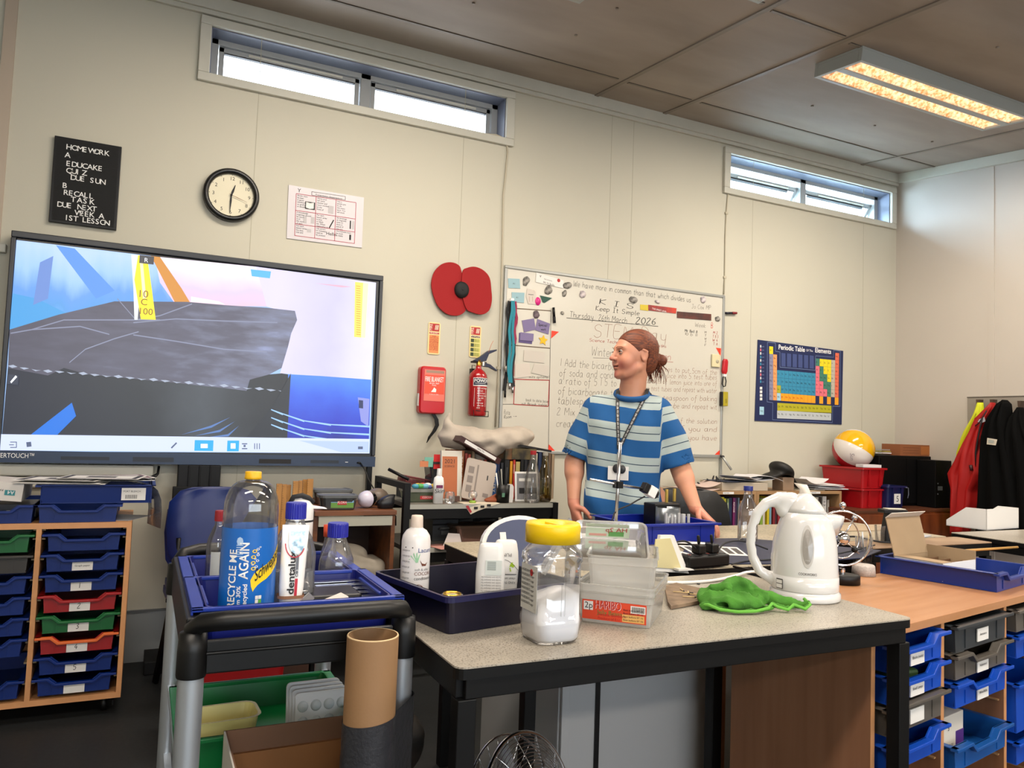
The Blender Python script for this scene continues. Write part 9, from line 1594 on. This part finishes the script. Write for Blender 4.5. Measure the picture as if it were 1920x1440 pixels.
hairm=D.materials.new('red_hair');hairm.use_nodes=True;nt=hairm.node_tree;N=nt.nodes;L=nt.links;b_=N['Principled BSDF'];b_.inputs['Roughness'].default_value=.6
tc=N.new('ShaderNodeTexCoord');mp=N.new('ShaderNodeMapping');mp.inputs['Rotation'].default_value=(0,R_(25),R_(60));mp.inputs['Scale'].default_value=(12,150,150);L.new(tc.outputs['Object'],mp.inputs[0])
nz=N.new('ShaderNodeTexNoise');nz.inputs['Scale'].default_value=1;nz.inputs['Detail'].default_value=5;L.new(mp.outputs[0],nz.inputs['Vector']);cr=N.new('ShaderNodeValToRGB');L.new(nz.outputs['Fac'],cr.inputs[0]);e=cr.color_ramp.elements;e[0].position=.3;e[1].position=.72;e[0].color=hexc('#3a150a');e[1].color=hexc('#85421f');L.new(cr.outputs[0],b_.inputs['Base Color'])
bp=N.new('ShaderNodeBump');bp.inputs['Strength'].default_value=.5;bp.inputs['Distance'].default_value=.003;L.new(nz.outputs['Fac'],bp.inputs['Height']);L.new(bp.outputs[0],b_.inputs['Normal'])
H=SDF(grid(-.17,.22,.003),grid(-.17,.17,.003),grid(1.40,1.70,.003))
H.ell(hp(0,.020,.030),(.0800,.101,.0915),.01,rot=HR);H.ell(hp(0,.055,-.035),(.062,.052,.060),.03,rot=HR)
HM=np.array((Matrix.Translation(HC)@HR).inverted())
def cutf(X,Y,Z):
 x=HM[0][0]*X+HM[0][1]*Y+HM[0][2]*Z+HM[0][3];y=HM[1][0]*X+HM[1][1]*Y+HM[1][2]*Z+HM[1][3];z=HM[2][0]*X+HM[2][1]*Y+HM[2][2]*Z+HM[2][3]
 ln_=np.where(z>.0,-.006-.082*np.clip(z/.090,0,1)**.9,.004)
 front=ln_-y
 ear=.026-np.sqrt((y-.012)**2+(z+.008)**2)*1.0;ear=np.where(abs(x)>.045,ear,-1)
 low=np.where(y<.035,-.010-z,-.110-z)
 return np.maximum(np.maximum(front,ear),np.where(y<.034,-.012-z,-1))
H.fn(cutf,'i',.010)
H.cap(hp(0,.10,-.010),hp(0,.118,-.018),.018,.02,.012)
H.ell(hp(.006,.138,-.020),(.030,.026,.027),.008,rot=HR);H.ell(hp(.0,.152,-.012),(.014,.015,.015),.008,rot=HR);H.ell(hp(-.01,.132,.0),(.016,.015,.014),.006,rot=HR);H.cap(hp(0,.13,-.03),hp(0,.12,-.058),.012,.005,.01)
for a,b in(((-.07,.01,.055),(-.02,.10,.0)),((-.06,.03,.08),(-.01,.105,.01)),((-.074,.03,.02),(-.02,.1,-.02))):H.cap(hp(*a),hp(*b),.010,.008,.012)
hair_=H.build('hair',hairm,per,1)
rn=random.Random(8);m=M()
for i in range(26):
 s0=Vector((rn.uniform(-.02,.02),.125+rn.uniform(-.01,.015),-.035+rn.uniform(-.01,.01)));ln_=rn.uniform(.04,.095);dx=rn.uniform(-.02,.01);dy=rn.uniform(-.03,.05)
 m.tube([hp(*(s0+Vector((dx*t,dy*math.sin(t*1.8),-ln_*t))))for t in(0,.25,.5,.75,1)],[.0022,.002,.0017,.0012,.0004],hairm,5)
for i in range(10):a=rn.uniform(-.04,.0);m.tube([hp(a,.085,-.075),hp(a-.004,.095,-.10),hp(a+rn.uniform(-.01,.01),.088+rn.uniform(-.01,.02),-.125)],[.002,.0016,.0005],hairm,5)
m.tube([hp(-.012,.126,-.035),hp(-.012,.135,-.06),hp(-.014,.148,-.072)],[.006,.005,.001],hairm,7);m.build('loose_strands',hair_)
st_=D.materials.new('striped_jersey');st_.use_nodes=True;nt=st_.node_tree;N=nt.nodes;L=nt.links;b_=N['Principled BSDF'];b_.inputs['Roughness'].default_value=.9
at_=N.new('ShaderNodeAttribute');at_.attribute_name='stripe';md=N.new('ShaderNodeMath');md.operation='FRACT';L.new(at_.outputs['Fac'],md.inputs[0]);cr=N.new('ShaderNodeValToRGB');cr.color_ramp.interpolation='CONSTANT';L.new(md.outputs[0],cr.inputs[0]);e=cr.color_ramp.elements
while len(e)<4:e.new(.5)
for i,(p_,c_)in enumerate(((0,'#0f4f88'),(.53,'#a2afae'),(.755,'#22384e'),(.785,'#a2afae'))):e[i].position=p_;e[i].color=hexc(c_)
L.new(cr.outputs[0],b_.inputs['Base Color']);nz=N.new('ShaderNodeTexNoise');nz.inputs['Scale'].default_value=400;bp=N.new('ShaderNodeBump');bp.inputs['Strength'].default_value=.15;bp.inputs['Distance'].default_value=.002;L.new(nz.outputs['Fac'],bp.inputs['Height']);L.new(bp.outputs[0],b_.inputs['Normal'])
S=SDF(grid(-.40,.40,.005),grid(-.22,.22,.005),grid(.76,1.44,.005))
S.box((-.028,.008,1.04),(.168,.112,.27),.09,.03);S.box((-.045,.012,.86),(.176,.120,.09),.07,.05);S.cap((-.14,.018,1.298),(.10,.018,1.298),.070,.070,.05);S.cap((0,.02,1.30),(0,.02,1.385),.095,.072,.05)
S.chain([(-.155,.018,1.295),(-.21,.012,1.19),(-.25,.005,1.085)],[.072,.070,.070],.03);S.chain([(.115,.018,1.295),(.175,.008,1.19),(.222,-.006,1.065)],[.072,.071,.072],.03)
ra,la=Vector((-.33,0,-1)).normalized(),Vector((.33,-.03,-1)).normalized()
X_,Y_,Z_=np.meshgrid(S.xs,S.ys,S.zs,indexing='ij')
S.F+=(.007*np.sin(X_*36+Z_*11)*np.clip((1.2-Z_)/.3,0,1)*np.clip(-Y_/.08,0,1)+.005*np.sin((X_*.8+Z_)*30)*np.clip((abs(X_)-.10)/.05,0,1)*np.clip((1.25-Z_)/.1,0,1)).astype(np.float32)
def armcut(c,d):return lambda X,Y,Z:np.where((abs(X)>(.195 if c[0]<0 else.15))&(X*c[0]>0),(X-c[0])*d.x+(Y-c[1])*d.y+(Z-c[2])*d.z,-1)
S.fn(armcut((-.25,.005,1.085),ra),'i');S.fn(armcut((.222,-.006,1.065),la),'i')
S.cap((-.247,.008,1.10),(-.285,.0,1.0),.060,.066,.004,op='s');S.cap((.214,-.004,1.085),(.25,-.01,.98),.061,.067,.004,op='s')
S.cap((0,.016,1.50),(0,.008,1.40),.074,.070,.008,op='s');S.ell((0,-.035,1.392),(.072,.055,.040),.010,'s')
S.F=np.maximum(S.F,(.79-Z_)).astype(np.float32)
shirt=S.build('t_shirt',st_,per,2);V=S.V;sv=np.zeros(len(V))
for i,(x,y,z)in enumerate(V):
 t=1.326-z-.13*max(0,x+.03)-.010*math.cos(x*14)
 xm_=.132 if x>0 else-.185
 if abs(x)>abs(xm_):
  A=Vector((.115 if x>0 else-.155,.018,1.335));dd=la if x>0 else ra;ta=(Vector((x,y,z))-A).dot(dd)+.030;w_=min(1,(abs(x)-abs(xm_))/.006);t=t*(1-w_)+(ta+(.02 if x>0 else.005))*w_
 sv[i]=max(t/.138,-.8)
a_=shirt.data.attributes.new('stripe','FLOAT','POINT');a_.data.foreach_set('value',(sv+10).astype(np.float32))
m=M();n=40;cl_=[((.075*math.cos(2*PI*k/n)),.006+(.068 if math.sin(2*PI*k/n)>0 else.084)*math.sin(2*PI*k/n),1.379+.028*math.sin(2*PI*k/n))for k in range(n)]
m.tube(cl_,.009,mat('collar_blue','#174f86',.9),8,closed=True,flat=1.5);m.build('collar',shirt)
m=M();m.tube([(.045,.03,1.405),(.07,.012,1.392),(.085,.0,1.378)],.006,ink,6);m.build('inner_strap',per)
T=SDF(grid(-.22,.22,.008),grid(-.16,.18,.008),grid(.03,.84,.008));T.cap((-.06,.02,.80),(.06,.02,.80),.115,.115,.05);
for s_ in(-1,1):T.chain([(s_*.085,.02,.80),(s_*.09,.01,.48),(s_*.095,.02,.07)],[.095,.075,.062],.03)
T.build('trousers',mat('dark_denim','#191c26',.85),per,1)
for s_ in(-1,1):m=M();m.T=Matrix.Translation((s_*.10,-.035,0));m.rloft([(0,.10,.27,.045),(.02,.105,.28,.05),(.05,.10,.26,.048),(.085,.085,.15,.04,0,.05),(.10,.08,.11,.035,0,.07)],mat('shoe_dark','#1a1a1c',.6),smooth=True);m.build('shoe',per)
ix=lambda a,v:int(np.argmin(abs(a-v)))
def fronty(x,z):
 col=S.F[ix(S.xs,x),:,ix(S.zs,z)];k=np.nonzero(col<0)[0]
 return float(S.ys[k[0]])if len(k)else-.06
ln=thing('lanyard','black lanyard with white lettering and badge worn over the striped shirt','lanyard',(PX,PY,0),R_(-36.87));lk=mat('lanyard_black','#0c0c10',.6);m=M()
vx,vz=-.045,1.130
for x0_,y0_,z0_ in((-.062,-.035,1.375),(.070,-.015,1.385)):
 P=[(x0_*1.0,y0_+.06,z0_+.024),(x0_,y0_,z0_+.014)]
 for k in range(1,15):t=k/14;x=x0_+(vx-x0_)*t;z=z0_+(vz-z0_)*t;P.append((x,min(fronty(x,z),y0_+.02 if k<2 else 9)-.006,z))
 ribbon(m,P,.0155,lk,.0018)
 for k in range(3,14):
  a,b=Vector(P[k]),Vector(P[k+1]);u=(a-b).normalized();m.text('STUDENT'[:6]if k%2 else 'VISIT',wht,b+Vector((.004,-.0035,0)),.0105,u,(-1,0,.0),width=(a-b).length*.82)
P=[(.06,.055,1.416),(.04,.07,1.42),(-.04,.07,1.42),(-.052,.04,1.416)];ribbon(m,P,.015,lk,.0018,(0,1,0));m.build('strap',ln)
yv=fronty(vx,vz)-.01;m=M();m.tube([(vx,yv,vz+.004),(vx,yv,vz-.05)],.003,ink,6);m.tube([(vx+.006*math.cos(a),yv,vz-.018+.008*math.sin(a))for a in[k*PI/5 for k in range(10)]],.0012,steel,5,closed=True);m.build('cord',ln)
m=M();yb=min(fronty(vx,1.03),fronty(vx+.03,1.03))-.010;m.box(vx-.045,vx+.045,yb-.0015,yb,.995,1.055,paper);m.build('badge_card',ln)
m=M();m.sphere((vx-.008,yb-.010,1.045),.018,ink,14,(.9,.35,1.1));m.sphere((vx+.016,yb-.012,1.043),.017,mat('fob_grey','#24262a',.4),14,(1,.35,1.15));m.build('key_fob',ln)
oc=thing('office_chair','black plastic chair back between the person\'s arm and the low bookcase','chair',(2.50,3.14,0),R_(-200));m=M();R=[]
for z,w_,y in((.50,.18,.0),(.60,.235,.01),(.75,.25,.03),(.86,.22,.045),(.92,.16,.05),(.935,.08,.052)):R.append([(-w_,y-.03,z),(-w_*.5,y,z),(0,y+.012,z),(w_*.5,y,z),(w_,y-.03,z),(w_,y-.02,z),(0,y+.024,z),(-w_,y-.02,z)])
m.loft(R,mat('chair_black','#17181a',.5));m.build('backrest',oc);m=M();m.rloft([(.43,.42,.42,.08,0,-.21),(.46,.46,.45,.09,0,-.21)],mat('chair_black','#17181a',.5));m.build('seat',oc)
for sx in(-1,1):
 for sy in(0,1):m=M();m.tube([(sx*.18,-.02-.36*sy,.44),(sx*.2,.03-.45*sy,.005)],.011,blkm,8);m.build('leg',oc)
m=M();m.tube([(-.15,.03,.6),(-.16,.0,.44)],.012,blkm,8);m.tube([(.15,.03,.6),(.16,.0,.44)],.012,blkm,8);m.build('back_frame',oc)
